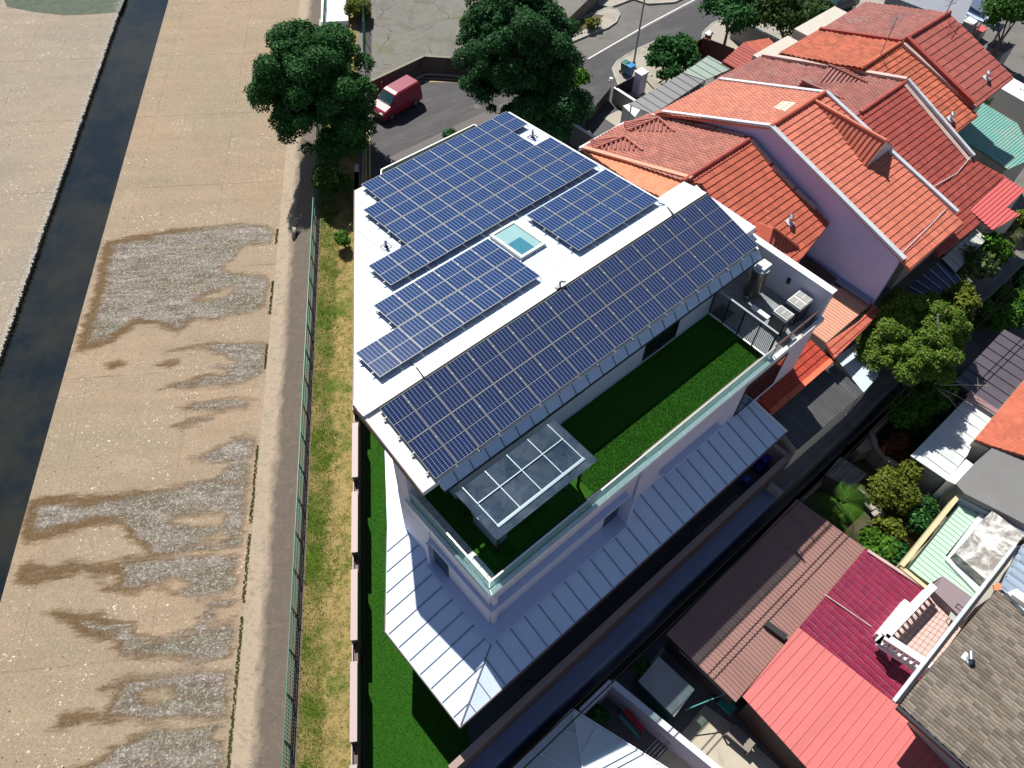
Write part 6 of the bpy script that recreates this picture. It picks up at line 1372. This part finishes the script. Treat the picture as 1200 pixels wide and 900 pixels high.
T('shrub', 'yellow green shrub beside the rose red metal roof', 1196, 262, 1.0, 0, (1.0, .8, .8), 12, 2500, .13, yel, cat='shrub', lobe=.38, seed=19, trunk=.04)
def shr(label, px, py, z, R, n, s, mat, seed, zb=GZ, **k): return T('shrub', label, px, py, z, zb, R, 14, n, s, mat, cat='shrub', lobe=.38, seed=seed, trunk=.04, **k)
shr('large leaved pale green shrub along the lane below the grey white awning', 1138, 314, 2.2, (1.4, 1.1, 1.3), 3600, .20, foliage_mat('pale big leaves', (.05, .09, .02), (.15, .2, .07)), 20, 0)
shr('leafy shrub between the awning and the palm', 1160, 297, 2.2, (1.1, .9, 1.2), 2600, .18, brg, 21, 0)
shr('bright green creeper hedge on the far side of the dark lane', 1165, 368, -1.5, (2.3, 1.2, 1.0), 7000, .13, brg, 22)
shr('darker green creeper beside the purple grey shed', 1190, 360, -1.6, (1.6, 1.2, 1.0), 5000, .14, dkg, 23)
shr('green creeper hedge reaching the right edge above the lane', 1198, 325, -1.3, (1.6, .9, .9), 3500, .14, dkg, 24)
T('bushy_tree', 'big olive green bushy tree between the terrace houses and the white shed', 1070, 398, 3.0, GZ, (4.0, 2.9, 2.3), 260, 130000, .08, olv, (1085, 440), lobe=.15, seed=25, trunk=.2, long=2.0)
T('bushy_tree', 'yellow green bushy tree top beside the dark blue awning', 1117, 362, 3.2, GZ, (1.4, 1.1, 1.3), 16, 6000, .13, yel, lobe=.36, seed=26)
shr('bright green ferny tree in front of the white shed', 1066, 480, -.6, (1.25, 1.0, .9), 4500, .13, brg, 27)
shr('second ferny green clump beside the beige planter wall', 1096, 462, -.5, (1.2, 1.0, .9), 4200, .13, brg, 28)
shr('dark green undergrowth clump behind the ferny tree', 1085, 494, -1.7, (1.6, .9, .8), 3500, .12, dkg, 29)
shr('rusty orange leaved shrub inside the beige planter wall', 1050, 522, -1.7, (.8, .7, .5), 1800, .12, rust, 30)
shr('olive yellow garden tree behind the planked shed roof', 1055, 571, -1.2, (1.9, 1.3, .9), 7500, .12, yel, 31)
shr('green garden shrub beside the terracotta pots', 1078, 605, -1.8, (1.2, .8, .7), 3600, .12, dkg, 32)
shr('bright yellow green shrub in the middle of the small garden', 1036, 622, -1.7, (.8, .8, .7), 2600, .13, yel, 33)
shr('leafy green shrub against the corner of the maroon roof', 1022, 645, -1.7, (1.2, .9, .7), 3800, .17, brg, 34)
shr('low green shrub beside the cream parapet', 1045, 650, -1.8, (.8, .7, .6), 2200, .15, dkg, 35)
shr('small green plant by the mossy wall at the lane', 752, 783, GZ+1.3, (.35, .35, .35), 500, .12, dkg, 36)
shr('potted green shrub in the corner of the walled yard', 698, 840, GZ+.8, (.6, .5, .5), 1100, .12, dkg, 37)
shr('small green hedge plants behind the front glass rail, nearest end', 528, 158, .8, (.5, .5, .4), 700, .10, dkg, 38, 0)
shr('sparse plants on the traffic island', 694, 28, .5, (.8, .5, .35), 900, .12, yel, 39, .14)
shr('tall green shrub beside the gate wall in tree shade', 672, 95, 2.3, (1.1, 1.1, 1.2), 3500, .16, brg, 40, 0)
shr('dark shrub row behind the solar house top corner', 664, 140, 1.2, (1.2, 1.6, 1.0), 4000, .14, dkg2, 41, 0)
def palm(label, px, py, zc, zb, n, L, mat, seed, w_=.045, group=None):
    r = random.Random(seed); c = Vector(at(px, py, zc)); t = thing('palm', label, 'palm', (c.x, c.y, zb), group); m = MB()
    for k in range(n):
        a = k*2.399+r.uniform(-.2, .2); el = r.uniform(.25, 1.0); l = L*r.uniform(.75, 1.1); pts = []
        for q in range(9):
            s_ = q/8; rr_ = l*s_*math.cos(el*(1-.3*s_)); zz = l*s_*math.sin(el)*.8-l*.6*s_*s_*.8; pts.append(Vector((c.x+rr_*math.cos(a), c.y+rr_*math.sin(a), c.z+zz)))
        m.path(pts, .012, 4); side = Vector((-math.sin(a), math.cos(a), 0))
        for q in range(2, 9):
            for h_ in (0, .34, .67):
                p = pts[q-1].lerp(pts[q], h_); d = (pts[q]-pts[q-1]).normalized(); ll = l*.24*math.sin(math.pi*min(1, (q+h_)/9.2))+.06
                for sg in (-1, 1):
                    tip = p+side*sg*ll+d*ll*.55-Vector((0, 0, ll*.25)); m.quad(p-d*w_, p+d*w_, tip)
    m.build('fronds', mat, t); m = MB(); m.tube((c.x, c.y, zb), c, .10, .07, 8); m.build('trunk', bark, t)
palm('bright green palm with spreading fronds beside the brown corrugated roof', 985, 590, -.9, GZ, 11, 2.1, brg, 1, w_=.014)
palm('lower green palm clump below the bright palm', 976, 612, -1.6, GZ, 9, 1.6, brg, 2, w_=.014)
palm('dark palm at the edge of the rose red metal roof', 1176, 272, 1.9, 0, 22, 1.7, foliage_mat('dull palm', (.03, .045, .012), (.10, .11, .035)), 3, w_=.025)
palm('small palm in tree shade near the gate wall', 668, 88, 2.3, 0, 12, 1.4, brg, 4, w_=.025)
# dead branches sticking over the white shed
t = thing('dead_branches', 'bare grey branches reaching from the bushy tree over the white shed', 'branch', at(1085, 470, -1.0)); m = MB(); b0 = Vector(at(1092, 452, 0.2))
for (px, py, z) in ((1128, 447, 1.2), (1158, 452, 1.4), (1140, 475, 1.2), (1108, 436, 1.5), (1118, 470, 1.0), (1132, 492, .8)):
    e = Vector(at(px, py, z)); mid = b0.lerp(e, .5)+Vector((random.uniform(-.15, .15), random.uniform(-.15, .15), .15)); m.tube(b0, mid, .045, .03, 6); m.tube(mid, e, .03, .012, 5)
    for _ in range(3): f0 = mid.lerp(e, random.uniform(.1, .9)); m.tube(f0, f0+Vector((random.uniform(-.5, .5), random.uniform(-.5, .5), random.uniform(-.1, .4))), .014, .006, 4)
m.build('branch', weathered('dead wood', (.38, .33, .26), .9, .2), t)
m = MB(); p0 = Vector(at(1100, 405, 3.2)); pts = [Vector(at(1099, 412, 3.6)), Vector(at(1101, 397, 4.4)), Vector(at(1099, 380, 5.0)), Vector(at(1099, 368, 5.4))]; m.path(pts, .045, 6); tag(m.build('bare_branch', MC['dead wood']), 'single bare upright branch sticking out of the big olive tree', 'branch')
# ================================================================== STREET AND GARDEN THINGS
# van
vcol, nt, n, b = new_mat('red van paint'); b.inputs['Base Color'].default_value = (0.22, 0.013, 0.04, 1); b.inputs['Roughness'].default_value = 0.4; b.inputs['Coat Weight'].default_value = 0.15
def vehicle(name, label, cat, loc, rz, L, Wd, prof, paint, glassz, vanlike=True):
    """prof: side profile [(x, z)] from the rear bottom over the roof to the front bottom"""
    t = thing(name, label, cat, loc); t.rotation_euler = (0, 0, rz)
    def bld(m, nm, mt, par=t, **k):
        o = m.build(nm, mt, None, **k); o.parent = par; return o
    m = MB(); n_ = len(prof); zs = [p[1] for p in prof]; zb = max(zs)
    def hw(x, z): 
        tp = .0 if z < glassz else (z-glassz)/(zb-glassz)*.14
        fr = .10*max(0, (x-L*.36)/(L*.14)) if x > L*.36 else 0
        return Wd/2-tp-fr
    # loft of cross-sections: sill, belt, shoulder and roof line at every station
    top = sorted([p for p in prof if p[1] > .6], key=lambda p: p[0]); st_ = sorted(set([p[0] for p in top]+[-L*.31, 0, L*.31]))
    def ztop(x):
        for (xa, za), (xb, zb_) in zip(top[:-1], top[1:]):
            if xa <= x <= xb: return max(za, zb_) if xb-xa < .02 else za+(zb_-za)*(x-xa)/(xb-xa)
        return top[-1][1]
    rings = []
    for x in st_:
        zt_ = ztop(x); zbelt = min(glassz, zt_-.05); w0, w1, w2 = hw(x, .4)-.03, hw(x, .7), hw(x, zt_)
        half = [(w0, .28), (w1, .5), (w1, zbelt), (w2+.01, max(zbelt+.02, zt_-.09)), (w2-.10, zt_)]
        rings.append([(x, -a, z) for a, z in half]+[(x, a, z) for a, z in reversed(half)])
    k_ = len(rings[0]); vs = [p for r_ in rings for p in r_]; fs = [(i*k_+j, (i+1)*k_+j, (i+1)*k_+(j+1) % k_, i*k_+(j+1) % k_) for i in range(len(rings)-1) for j in range(k_)]
    fs += [tuple(range(k_)), tuple(range((len(rings)-1)*k_, len(rings)*k_))[::-1]]
    m.add(vs, fs); bld(m, 'body', paint)
    for sx in (-L*.31, L*.31):
        for sy in (-1, 1):
            m = MB(); m.tube((sx, sy*(Wd/2-.2), .31), (sx, sy*(Wd/2+.01), .31), .31, n=20); o = bld(m, 'wheel', black); m = MB(); m.tube((sx, sy*(Wd/2-.02), .31), (sx, sy*(Wd/2+.025), .31), .18, n=14); bld(m, 'rim', steel, o)
    return t, bld, hw
a_, b_ = hit(441, 122, z=.3), hit(492, 103, z=.3); cx, cy = 29.35, 45.35
A = Vector(hit(458.3, 105.5, z=1.8)); B = Vector(hit(483.3, 91, z=1.8)); d = (A-B); rz = math.atan2(d.y, d.x); d.normalize(); cx, cy = A.x-d.x*.35, A.y-d.y*.35
prof = [(-1.95, .28), (-2.0, .7), (-1.96, 1.65), (-1.85, 1.80), (.25, 1.82), (.55, 1.74), (1.18, 1.10), (1.75, .95), (1.98, .78), (2.02, .30)]
V, bld, hw = vehicle('parked_van', 'dark red panel van parked in the corner of the yellow lined road', 'van', (cx, cy, .01), rz, 4.0, 1.68, prof, vcol, .95)
wsg, nt, n, b = new_mat('windscreen'); b.inputs['Base Color'].default_value = (.02, .06, .07, 1); b.inputs['Roughness'].default_value = .05; b.inputs['Specular IOR Level'].default_value = .9
m = MB(); m.quad((.60, -.62, 1.715), (1.15, -.72, 1.14), (1.15, .72, 1.14), (.60, .62, 1.715)); 
m2 = MB(); e = .012; vs = [(.62+e, -.64, 1.70+e), (1.13+e, -.70, 1.165+e), (1.13+e, .70, 1.165+e), (.62+e, .64, 1.70+e)]; m2.add(vs, [(0, 1, 2, 3)]); bld(m2, 'windscreen', wsg)
for sy in (-1, 1):
    m = MB(); y = sy*(hw(0, 1.3)+.006); m.add([(.05, y, 1.05), (1.0, y+sy*.02, 1.05), (.6, y-sy*.05, 1.55), (.05, y-sy*.05, 1.55)], [(0, 1, 2, 3)]); bld(m, 'side_window', wsg)
    m = MB(); m.box(1.93, 2.03, sy*.5-.14, sy*.5+.14, .68, .82); bld(m, 'headlight', plain('headlight', (.7, .7, .68), .1)); m = MB(); m.box(.75, .9, sy*.86-.09, sy*.86+.09, 1.08, 1.2); bld(m, 'mirror', vcol)
    m = MB(); m.box(-2.02, -1.97, sy*.68-.07, sy*.68+.07, .8, 1.1); bld(m, 'tail_light', plain('tail light', (.3, .01, .01), .2))
m = MB(); m.box(1.96, 2.06, -.72, .72, .3, .5); bld(m, 'bumper', darkm); m = MB(); m.box(1.98, 2.04, -.35, .35, .6, .72); bld(m, 'grille', black)
m = MB(); m.box(1.06, 1.16, -.6, .6, 1.135, 1.15)
for yy in (-.4, -.1, .2, .45): m.box(1.05, 1.13, yy-.06, yy+.06, 1.17, 1.2)
bld(m, 'dashboard_papers', plain('papers', (.5, .55, .5)))
q = hit(448, 97, z=1.6); m = MB(); m.tube((q[0], q[1], 0), (q[0]-.05, q[1], 1.7), .035, n=8); tag(m.build('red_post', plain('red post', (.25, .02, .03))), 'thin dark red post beside the van against the yard wall', 'post')
# dark car at the top
ccar = plain('grey blue car paint', (.035, .045, .06), .25, .3); A = Vector(hit(983, 9, z=.5)); cprof = [(-2.1, .3), (-2.15, .75), (-1.9, .95), (-1.3, 1.05), (-.8, 1.42), (.35, 1.44), (1.1, 1.0), (1.95, .88), (2.15, .65), (2.15, .3)]
V2, bld, hw = vehicle('parked_car', 'dark grey car parked at the top beyond the olive tree', 'car', (A.x, A.y+.3, .14), math.radians(-8), 4.3, 1.75, cprof, ccar, .98)
m = MB(); m.add([(.42, -.62, 1.425), (1.08, -.74, 1.03), (1.08, .74, 1.03), (.42, .62, 1.425)], [(0, 1, 2, 3)]); m.v = [(x+.012, y, z+.012) for x, y, z in m.v]; bld(m, 'windscreen', wsg)
m = MB(); m.add([(-1.28, -.7, 1.08), (-.82, -.62, 1.42), (-.82, .62, 1.42), (-1.28, .7, 1.08)], [(0, 1, 2, 3)]); m.v = [(x-.012, y, z+.012) for x, y, z in m.v]; bld(m, 'rear_window', wsg)
for sy in (-1, 1): m = MB(); y = sy*(hw(0, 1.2)+.012); m.add([(-.95, y, 1.02), (.95, y, 1.02), (.3, y-sy*.06, 1.38), (-.7, y-sy*.06, 1.38)], [(0, 1, 2, 3)]); bld(m, 'side_window', wsg)
# white lorry at the right edge with lettering
A, B = Vector(hit(1187, 92, z=2.9)), Vector(hit(1203, 101, z=2.9)); d = (B-A).normalized(); L0 = A-d*1.6; L1 = A+d*4.6; nrm = Vector((-d.y, d.x, 0)); nrm = nrm if nrm.y > 0 else -nrm
t = thing('box_lorry', 'white box lorry with dark red lettering parked beyond the last roof', 'lorry', (*((L0+L1)/2)[:2], 0)); m = MB(); P = [(L0)[:2], (L1)[:2], (L1+nrm*2.0)[:2], (L0+nrm*2.0)[:2]]; m.prism(P, .75, 2.88); m.build('cargo_box', weathered('lorry grey white', (.50, .50, .46), .5, .05), t)
m = MB(); c0 = (L0+L1+nrm*2.0)/2; P2 = [(c0.x+(p[0]-c0.x)*1.01, c0.y+(p[1]-c0.y)*1.02) for p in P]; m.prism(P2, 2.882, 2.94); m.build('box_roof', white, t)
for q in (L0+d*.9, L1-d*1.2):
    for s_ in (.0, 1.75): w0 = q+nrm*s_; m = MB(); m.tube((w0.x, w0.y, .4), (w0.x+nrm.x*.25, w0.y+nrm.y*.25, .4), .4, n=18); m.build('wheel', black, t)
m = MB(); m.prism([(L0-d*1.6+nrm*.05)[:2], (L0-d*.1+nrm*.05)[:2], (L0-d*.1+nrm*1.95)[:2], (L0-d*1.6+nrm*1.95)[:2]], .5, 2.1); m.build('cab', white, t)
def lettering(txt, org, dirv, size, mat, parent, name='lettering'):
    cu = bpy.data.curves.new(name, 'FONT'); cu.body = txt; cu.size = size; cu.extrude = .006; o = bpy.data.objects.new(name, cu); C.objects.link(o)
    X = dirv.normalized(); Z = Vector((0, 0, 1)); N_ = X.cross(Z); Mx = Matrix((( X.x, Z.x, N_.x, 0), (X.y, Z.y, N_.y, 0), (X.z, Z.z, N_.z, 0), (0, 0, 0, 1))); Mx.translation = org-Vector(parent.location); cu.materials.append(mat)
    dg = bpy.context.evaluated_depsgraph_get(); me = bpy.data.meshes.new_from_object(o.evaluated_get(dg)); bpy.data.objects.remove(o); o = bpy.data.objects.new(name, me); C.objects.link(o)
    o.parent = parent; o.matrix_local = Mx; return o
q = Vector(hit(1185, 97, z=2.25)); s_ = (q-L0).dot(d); q = L0+d*(s_)+Vector((0, 0, -.62))-nrm*.012; lettering('PER', Vector((q.x, q.y, 2.2)), d, .62, plain('dark red letters', (.22, .03, .05)), t)
# lamp pole
q = hit(742, 78, z=.13); LP = thing('lamp_pole', 'slim grey lamp pole on the footway by the bins', 'lamp post', (q[0], q[1], .13)); m = MB(); m.tube((q[0], q[1], .13), (q[0], q[1], 7.6), .085, .05, 10); m.build('pole', greym, LP)
m = MB(); m.tube((q[0], q[1], 7.5), (q[0]-.2, q[1]+1.4, 7.8), .035, n=8); m.build('arm', greym, LP); m = MB(); m.box(q[0]-.35, q[0]-.05, q[1]+1.3, q[1]+1.9, 7.74, 7.86); m.build('lamp_head', greym, LP); m = MB(); m.tube((q[0], q[1], .13), (q[0], q[1], .5), .16, n=10); m.build('base_sleeve', darkm, LP)
def binn(px, py, col, lidc, label):
    x, y, _ = hit(px, py, z=.13); t = thing('wheelie_bin', label, 'bin', (x, y, .13), 'wheeled rubbish bins'); m = MB(); v = .25
    vs = [(x+sx*k, y+sy*k, z) for z, k in ((.22, .22), (1.05, .28)) for sx, sy in ((-1, -1), (1, -1), (1, 1), (-1, 1))]; m.add(vs, [(3, 2, 1, 0), (4, 5, 6, 7), (0, 1, 5, 4), (1, 2, 6, 5), (2, 3, 7, 6), (3, 0, 4, 7)]); m.build('bin_body', plain(label[:6]+' body', col, .5), t)
    m = MB(); m.prism([(x-.31, y-.31), (x+.31, y-.31), (x+.31, y+.33), (x-.31, y+.33)], 1.05, 1.13); m.build('lid', plain(label[:6]+' lid', lidc, .4), t, bevel=.02)
    for s_ in (-.2, .2): m = MB(); m.tube((x+s_-.03, y+.28, .25), (x+s_+.03, y+.28, .25), .12, n=12); m.build('wheel', black, t)
binn(731.5, 86, (.015, .09, .06), (.03, .14, .1), 'green wheeled bin on the footway, behind the blue one'); binn(737, 89, (.01, .10, .30), (.02, .22, .50), 'blue wheeled bin beside the lamp pole')
# gate, pillar and forecourt walls
q0, q1 = g2(747, 100, 1.9), g2(757, 108, 1.9); m = MB(); x, y, _ = hit(752, 84, z=1.9)
t = thing('gate_pillar', 'white gate pillar with pale top beside the black gate', 'pillar', (x, y, 0)); m.box(x-.38, x+.38, y-.35, y+.35, 0, 1.86); m.build('pillar_body', wallw, t); m = MB(); m.box(x-.43, x+.43, y-.4, y+.4, 1.862, 1.93); m.build('pillar_cap', white, t)
def wallrun(label, pts, z, th, mat, capm=None, z0=0, name='garden_wall', cat='wall'):
    P = [Vector((*g2(*p, z), 0)) for p in pts]; c = sum(P, Vector())/len(P); t = thing(name, label, cat, (c.x, c.y, z0)); m = MB()
    for a, b_ in zip(P[:-1], P[1:]): m.bar((a.x, a.y, (z+z0)/2-.03), (b_.x, b_.y, (z+z0)/2-.03), th, z-z0-.06)
    m.build('wall_body', mat, t)
    if capm:
        m = MB()
        for a, b_ in zip(P[:-1], P[1:]): m.bar((a.x, a.y, z-.025), (b_.x, b_.y, z-.025), th+.06, .05)
        m.build('coping', capm, t)
    return t
wallrun('black arched driveway gate between the bins and the white pillar', [(722, 100), (748, 86)], 1.5, .06, darkm, name='driveway_gate', cat='gate')
wallrun('grey forecourt wall with white coping below the black gate', [(720, 102), (745, 118)], 1.3, .16, weathered('grey rendered wall', (.22, .22, .22)), white)
wallrun('black slatted front fence joining the forecourt wall', [(690, 132), (716, 101)], 1.3, .06, darkm, name='front_fence', cat='fence')
wallrun('grey garden wall with pale coping in the shade behind the solar house', [(671, 144), (697, 161)], 1.8, .16, weathered('grey blue wall', (.14, .15, .17)), flash)
x, y, _ = hit(716, 93, z=1.5); t = thing('gate_light', 'small white ornament on the end post of the forecourt wall', 'ornament', (x, y, 1.3)); m = MB(); m.box(x-.12, x+.12, y-.12, y+.12, 1.3, 1.42); m.tube((x, y, 1.42), (x, y, 1.62), .09, .14, 8); m.build('ornament_body', white, t)
P = gp([(690, 140), (712, 126), (735, 142), (708, 165), (690, 165)], .03); m = MB(); m.sheet(P, .03); struct(m, 'driveway', weathered('dark driveway', (.05, .05, .055), .7, .1)); P = gp([(707, 138), (725, 129), (740, 137), (722, 148)], .05); m = MB(); m.prism(P, 0, .05); struct(m, 'driveway_slab', pave)
m = MB(); P = gp([(730, 124), (741, 120), (752, 126), (744, 137)], 1.9); m.prism(P, 0, 1.9); tag(m.build('meter_box', white), 'pale canopy block at the corner of the grey car porch', 'block')
wallrun('maroon brown garden wall beside the road corner', [(824, 43), (861, 57)], 1.8, .18, weathered('maroon wall', (.10, .03, .025)), None)
x, y, _ = hit(831, 38.5, z=1.95); t = thing('gate_post', 'white capped post at the end of the maroon garden wall', 'post', (x, y, 0)); m = MB(); m.box(x-.3, x+.3, y-.25, y+.25, 1.85, 1.95); m.build('post_cap', white, t); m = MB(); m.box(x-.2, x+.2, y-.2, y+.2, 0, 1.85); m.build('post_body', MC['maroon wall'], t)
wallrun('long white topped wall running under the trees to the flat porch', [(862, 20), (884, 32), (916, 48)], 2.0, .14, MC['grey rendered wall'], flash)
wallrun('black metal garden gate by the pale green porch', [(812, 67), (818, 47), (826, 43)], 1.6, .05, darkm, name='garden_gate', cat='gate')
P = gp([(1020, 0), (1032, -20), (1000, 0), (985, 20), (975, 15), (1000, -15)], .03); m = MB(); m.sheet(gp([(940, 0), (1000, 22), (1040, 5), (1060, -30), (950, -30)], .03), .03); struct(m, 'driveway_beyond', pave)
# spare facade and sheds beyond the last roof
t = thing('neighbour_house', 'grey blue neighbouring house front beyond the last red roof', 'house', at(1085, 5, 0)); m = MB(); P = gp([(1040, -6), (1128, 28), (1140, 0), (1070, -40)], 4.6); m.prism(P, 0, 4.6); m.build('wall', weathered('grey blue house wall', (.24, .26, .30)), t)
A, B = Vector(hit(1052, 0, z=4.0)), Vector(hit(1115, 24, z=4.0)); P0, P1_ = Vector((*P[0], 0)), Vector((*P[1], 0)); d = (P1_-P0).normalized(); nn = Vector((d.y, -d.x, 0)); nn = nn if nn.y < 0 else -nn
for k in range(4):
    a = P0+d*(.8+k*1.9)+nn*.03; b_ = a+d*1.1; m = MB(); m.add([(a.x, a.y, 2.2), (b_.x, b_.y, 2.2), (b_.x, b_.y, 3.9), (a.x, a.y, 3.9)], [(0, 1, 2, 3)]); o = m.build('window', winglass, t)
sheetroof('side_canopy', 'white ribbed sheet canopy beyond the last red roof', 'canopy', [(1122, 10), (1128, 4), (1178, 30), (1172, 38)], (3.0, 0, 0), metalroof, .35, .06, 'trap', z0=0, postmat='post')
sheetroof('side_canopy', 'blue grey sheet roof at the top beside the leafy tree', 'canopy', [(1128, 3), (1140, -10), (1165, 2), (1152, 16)], (3.4, 0, 0), weathered('slate blue sheet', (.10, .13, .22)), .35, .05, 'trap', z0=0, postmat='post')
for (px, py, s_, h, mt, lb) in ((1124, 19, .5, 1.3, white, 'white cabinet beyond the ridge of the last house'), (1138, 24, .5, 1.3, white, 'second white cabinet beyond the last house, nearer the canopy'), (1150, 33, .45, .9, plain('red and white boxes', (.5, .1, .1)), 'red and white boxes stacked beside the canopy'), (1174, 52, .9, 1.8, concd, 'dark grey shed beside the leafy tree')):
    x, y, _ = hit(px, py, z=h); t = thing('outdoor_cabinet', lb, 'cabinet', (x, y, 0)); m = MB(); m.box(x-s_, x+s_, y-s_*.8, y+s_*.8, 0, h-.1); m.build('cabinet_body', greym, t); m = MB(); m.box(x-s_-.05, x+s_+.05, y-s_*.8-.05, y+s_*.8+.05, h-.1, h); m.build('cabinet_top', mt, t)
# front glass rail and planter on the road side of the solar house
GR = thing('glass_rail', 'low glass rail with pale steel frame on the road side of the solar house', 'railing', at(520, 170, 0)); P = gp([(446, 215), (447, 199), (556, 146), (562, 151)], 3.3); m = MB()
for a, b_ in zip(P[:-1], P[1:]): m.bar((*a, 3.3), (*b_, 3.3), .07, .07)
m.build('top_rail', plain('pale steel', (.6, .6, .58), .4, .3), GR); m = MB()
for a, b_ in zip(P[:-1], P[1:]): m.bar((*a, 2.8), (*b_, 2.8), .02, .9)
m.build('glass', glass_mat('front glass', (.3, .45, .4), .15), GR); m = MB()
sl_ = thing('front_slab', 'flat porch slab with planter behind the front glass rail', 'slab', at(520, 180, 0)); m = MB(); Q = gp([(446, 217), (447, 200), (556, 147), (600, 175)], 2.4); m.prism(Q, 2.15, 2.38); m.build('slab', conc, sl_)
# small garden between the lane and the mint roof
gs = weathered('garden soil', (.075, .06, .035), .95, .3, 1.5, 12, dirt=(.03, .04, .015), dirt_amt=.6)
m = MB(); m.sheet([(22.5, -5), (42, -5), (42, 4.0), (22.5, 4.0)], GZ+.02); struct(m, 'garden_ground', gs)
sand = weathered('sandy beige render', (.42, .33, .24), .8, .12, 1.5, 12, dirt=(.2, .15, .1), dirt_amt=.4)
wallrun('beige angled planter wall along the dark lane', [(1062, 468), (1037, 492), (1022, 507), (1027, 524), (1036, 535), (1052, 545), (1072, 553)], -1.7, .26, sand, sand, GZ)
x, y, _ = hit(1070, 545, z=-1.5); t = thing('wall_pier', 'square pinkish pier at the end of the planter wall', 'pier', (x, y, GZ)); m = MB(); m.box(x-.32, x+.32, y-.25, y+.25, GZ, -1.5); m.build('pier_body', weathered('pink pier', (.36, .22, .17)), t)
m = MB(); P = [fwd(p, -1.9)[:2] for p in ((1003, 526), (1021, 508), (1026, 524), (1008, 531))]; m.prism(P, GZ, -1.9); tag(m.build('shed_slab', sand), 'small beige slab roof touching the planter wall corner', 'slab')
t = thing('plank_shed', 'weathered plank roof of a small shed at the lane', 'shed', at(990, 553, GZ)); m = MB()
A, B, C2, D2 = [fwd(p, -1.5) for p in ((967, 556), (985, 535), (1017, 556), (998, 574))]
for k in range(6):
    u0, u1 = k/6, (k+.92)/6; q = [A.lerp(D2, u0), B.lerp(C2, u0), B.lerp(C2, u1), A.lerp(D2, u1)]; m.prism([p[:2] for p in q], -1.55+.01*(k % 2), -1.5+.015*(k % 3))
m.build('plank', weathered('grey planks', (.26, .235, .21), .9, .25, 2, 14, dirt=(.12, .1, .09), dirt_amt=.5), t); m = MB(); c0 = (A+B+C2+D2)/4; m.prism([(c0.x+(q.x-c0.x)*.85, c0.y+(q.y-c0.y)*.85) for q in (A, B, C2, D2)], GZ, -1.56); m.build('shed_wall', bark, t)
for k, (px, py) in enumerate([(1006, 577), (1013, 586), (1019, 594), (1027, 601)]):
    A = [fwd(p, GZ+.12)[:2] for p in ((px-7, py), (px+1, py-5), (px+8, py+1), (px, py+6))]; m = MB(); m.prism(A, GZ, GZ+.12); tag(m.build('paving_slab', pave), '%s pale stepping slab from the planked shed' % ORD[k], 'paving slab', 'stepping slabs in the small garden')
m = MB(); P = [fwd(p, GZ+.05)[:2] for p in ((1034, 628), (1050, 618), (1078, 640), (1064, 655))]; m.sheet(P, GZ+.05); struct(m, 'brick_patio', weathered('brick patio', (.30, .14, .09), .8, .2, 2, 12))
wallrun('low pale kerb wall of the palm bed at the lane', [(940, 585), (968, 560)], -2.5, .2, weathered('old pale wall', (.3, .28, .25), .9, .2), None, GZ)
wallrun('dark low wall of the palm bed', [(1004, 578), (1023, 598)], -2.5, .15, concd, None, GZ)
for (px, py, r_, col, lb) in ((1092, 598, .3, (.45, .15, .05), 'terracotta pot beside the cream parapet'), (1084, 590, .22, (.4, .13, .06), 'smaller terracotta pot under the olive garden tree'), (1091, 589, .14, (.5, .55, .62), 'small white and blue pot in the terracotta corner')):
    x, y, _ = hit(px, py, z=-2.4); t = thing('plant_pot', lb, 'pot', (x, y, GZ)); m = MB(); m.tube((x, y, GZ), (x, y, GZ+.5), r_*.7, r_, 14); m.build('pot_body', plain(lb[:12], col), t); m = MB(); m.tube((x, y, GZ+.5), (x, y, GZ+.54), r_*1.1, n=14); m.build('pot_rim', plain(lb[:12], col), t)
m = MB(); A, B = fwd((1092, 623), -1.6), fwd((1113, 600), -1.6); m.bar(A, B, .12, .1); tag(m.build('timber_beam', bark), 'dark timber beam leaning beside the cream parapet', 'beam')
# box with white lid near the blue awning, wall on the far lane side
x, y, _ = hit(1126, 339, z=1.0); t = thing('white_cooler', 'small white topped box beside the dark blue awning', 'box', (x, y, 0)); m = MB(); m.box(x-.4, x+.4, y-.3, y+.3, 0, .9); m.build('box_body', greym, t); m = MB(); m.box(x-.43, x+.43, y-.33, y+.33, .9, .98); m.build('box_lid', white, t)
wallrun('teal grey low wall end beside the purple grey shed', [(1103, 388), (1114, 396)], -1.3, .16, weathered('teal grey wall', (.10, .16, .17)), white, GZ)
wallrun('pale lane wall on the far side near the right edge', [(1172, 346), (1196, 322)], -2.2, .18, sand, None, GZ)
wallrun('long mossy wall on the far side of the lane', [(1002, 527), (968, 557)], -2.4, .15, concd, None, GZ)
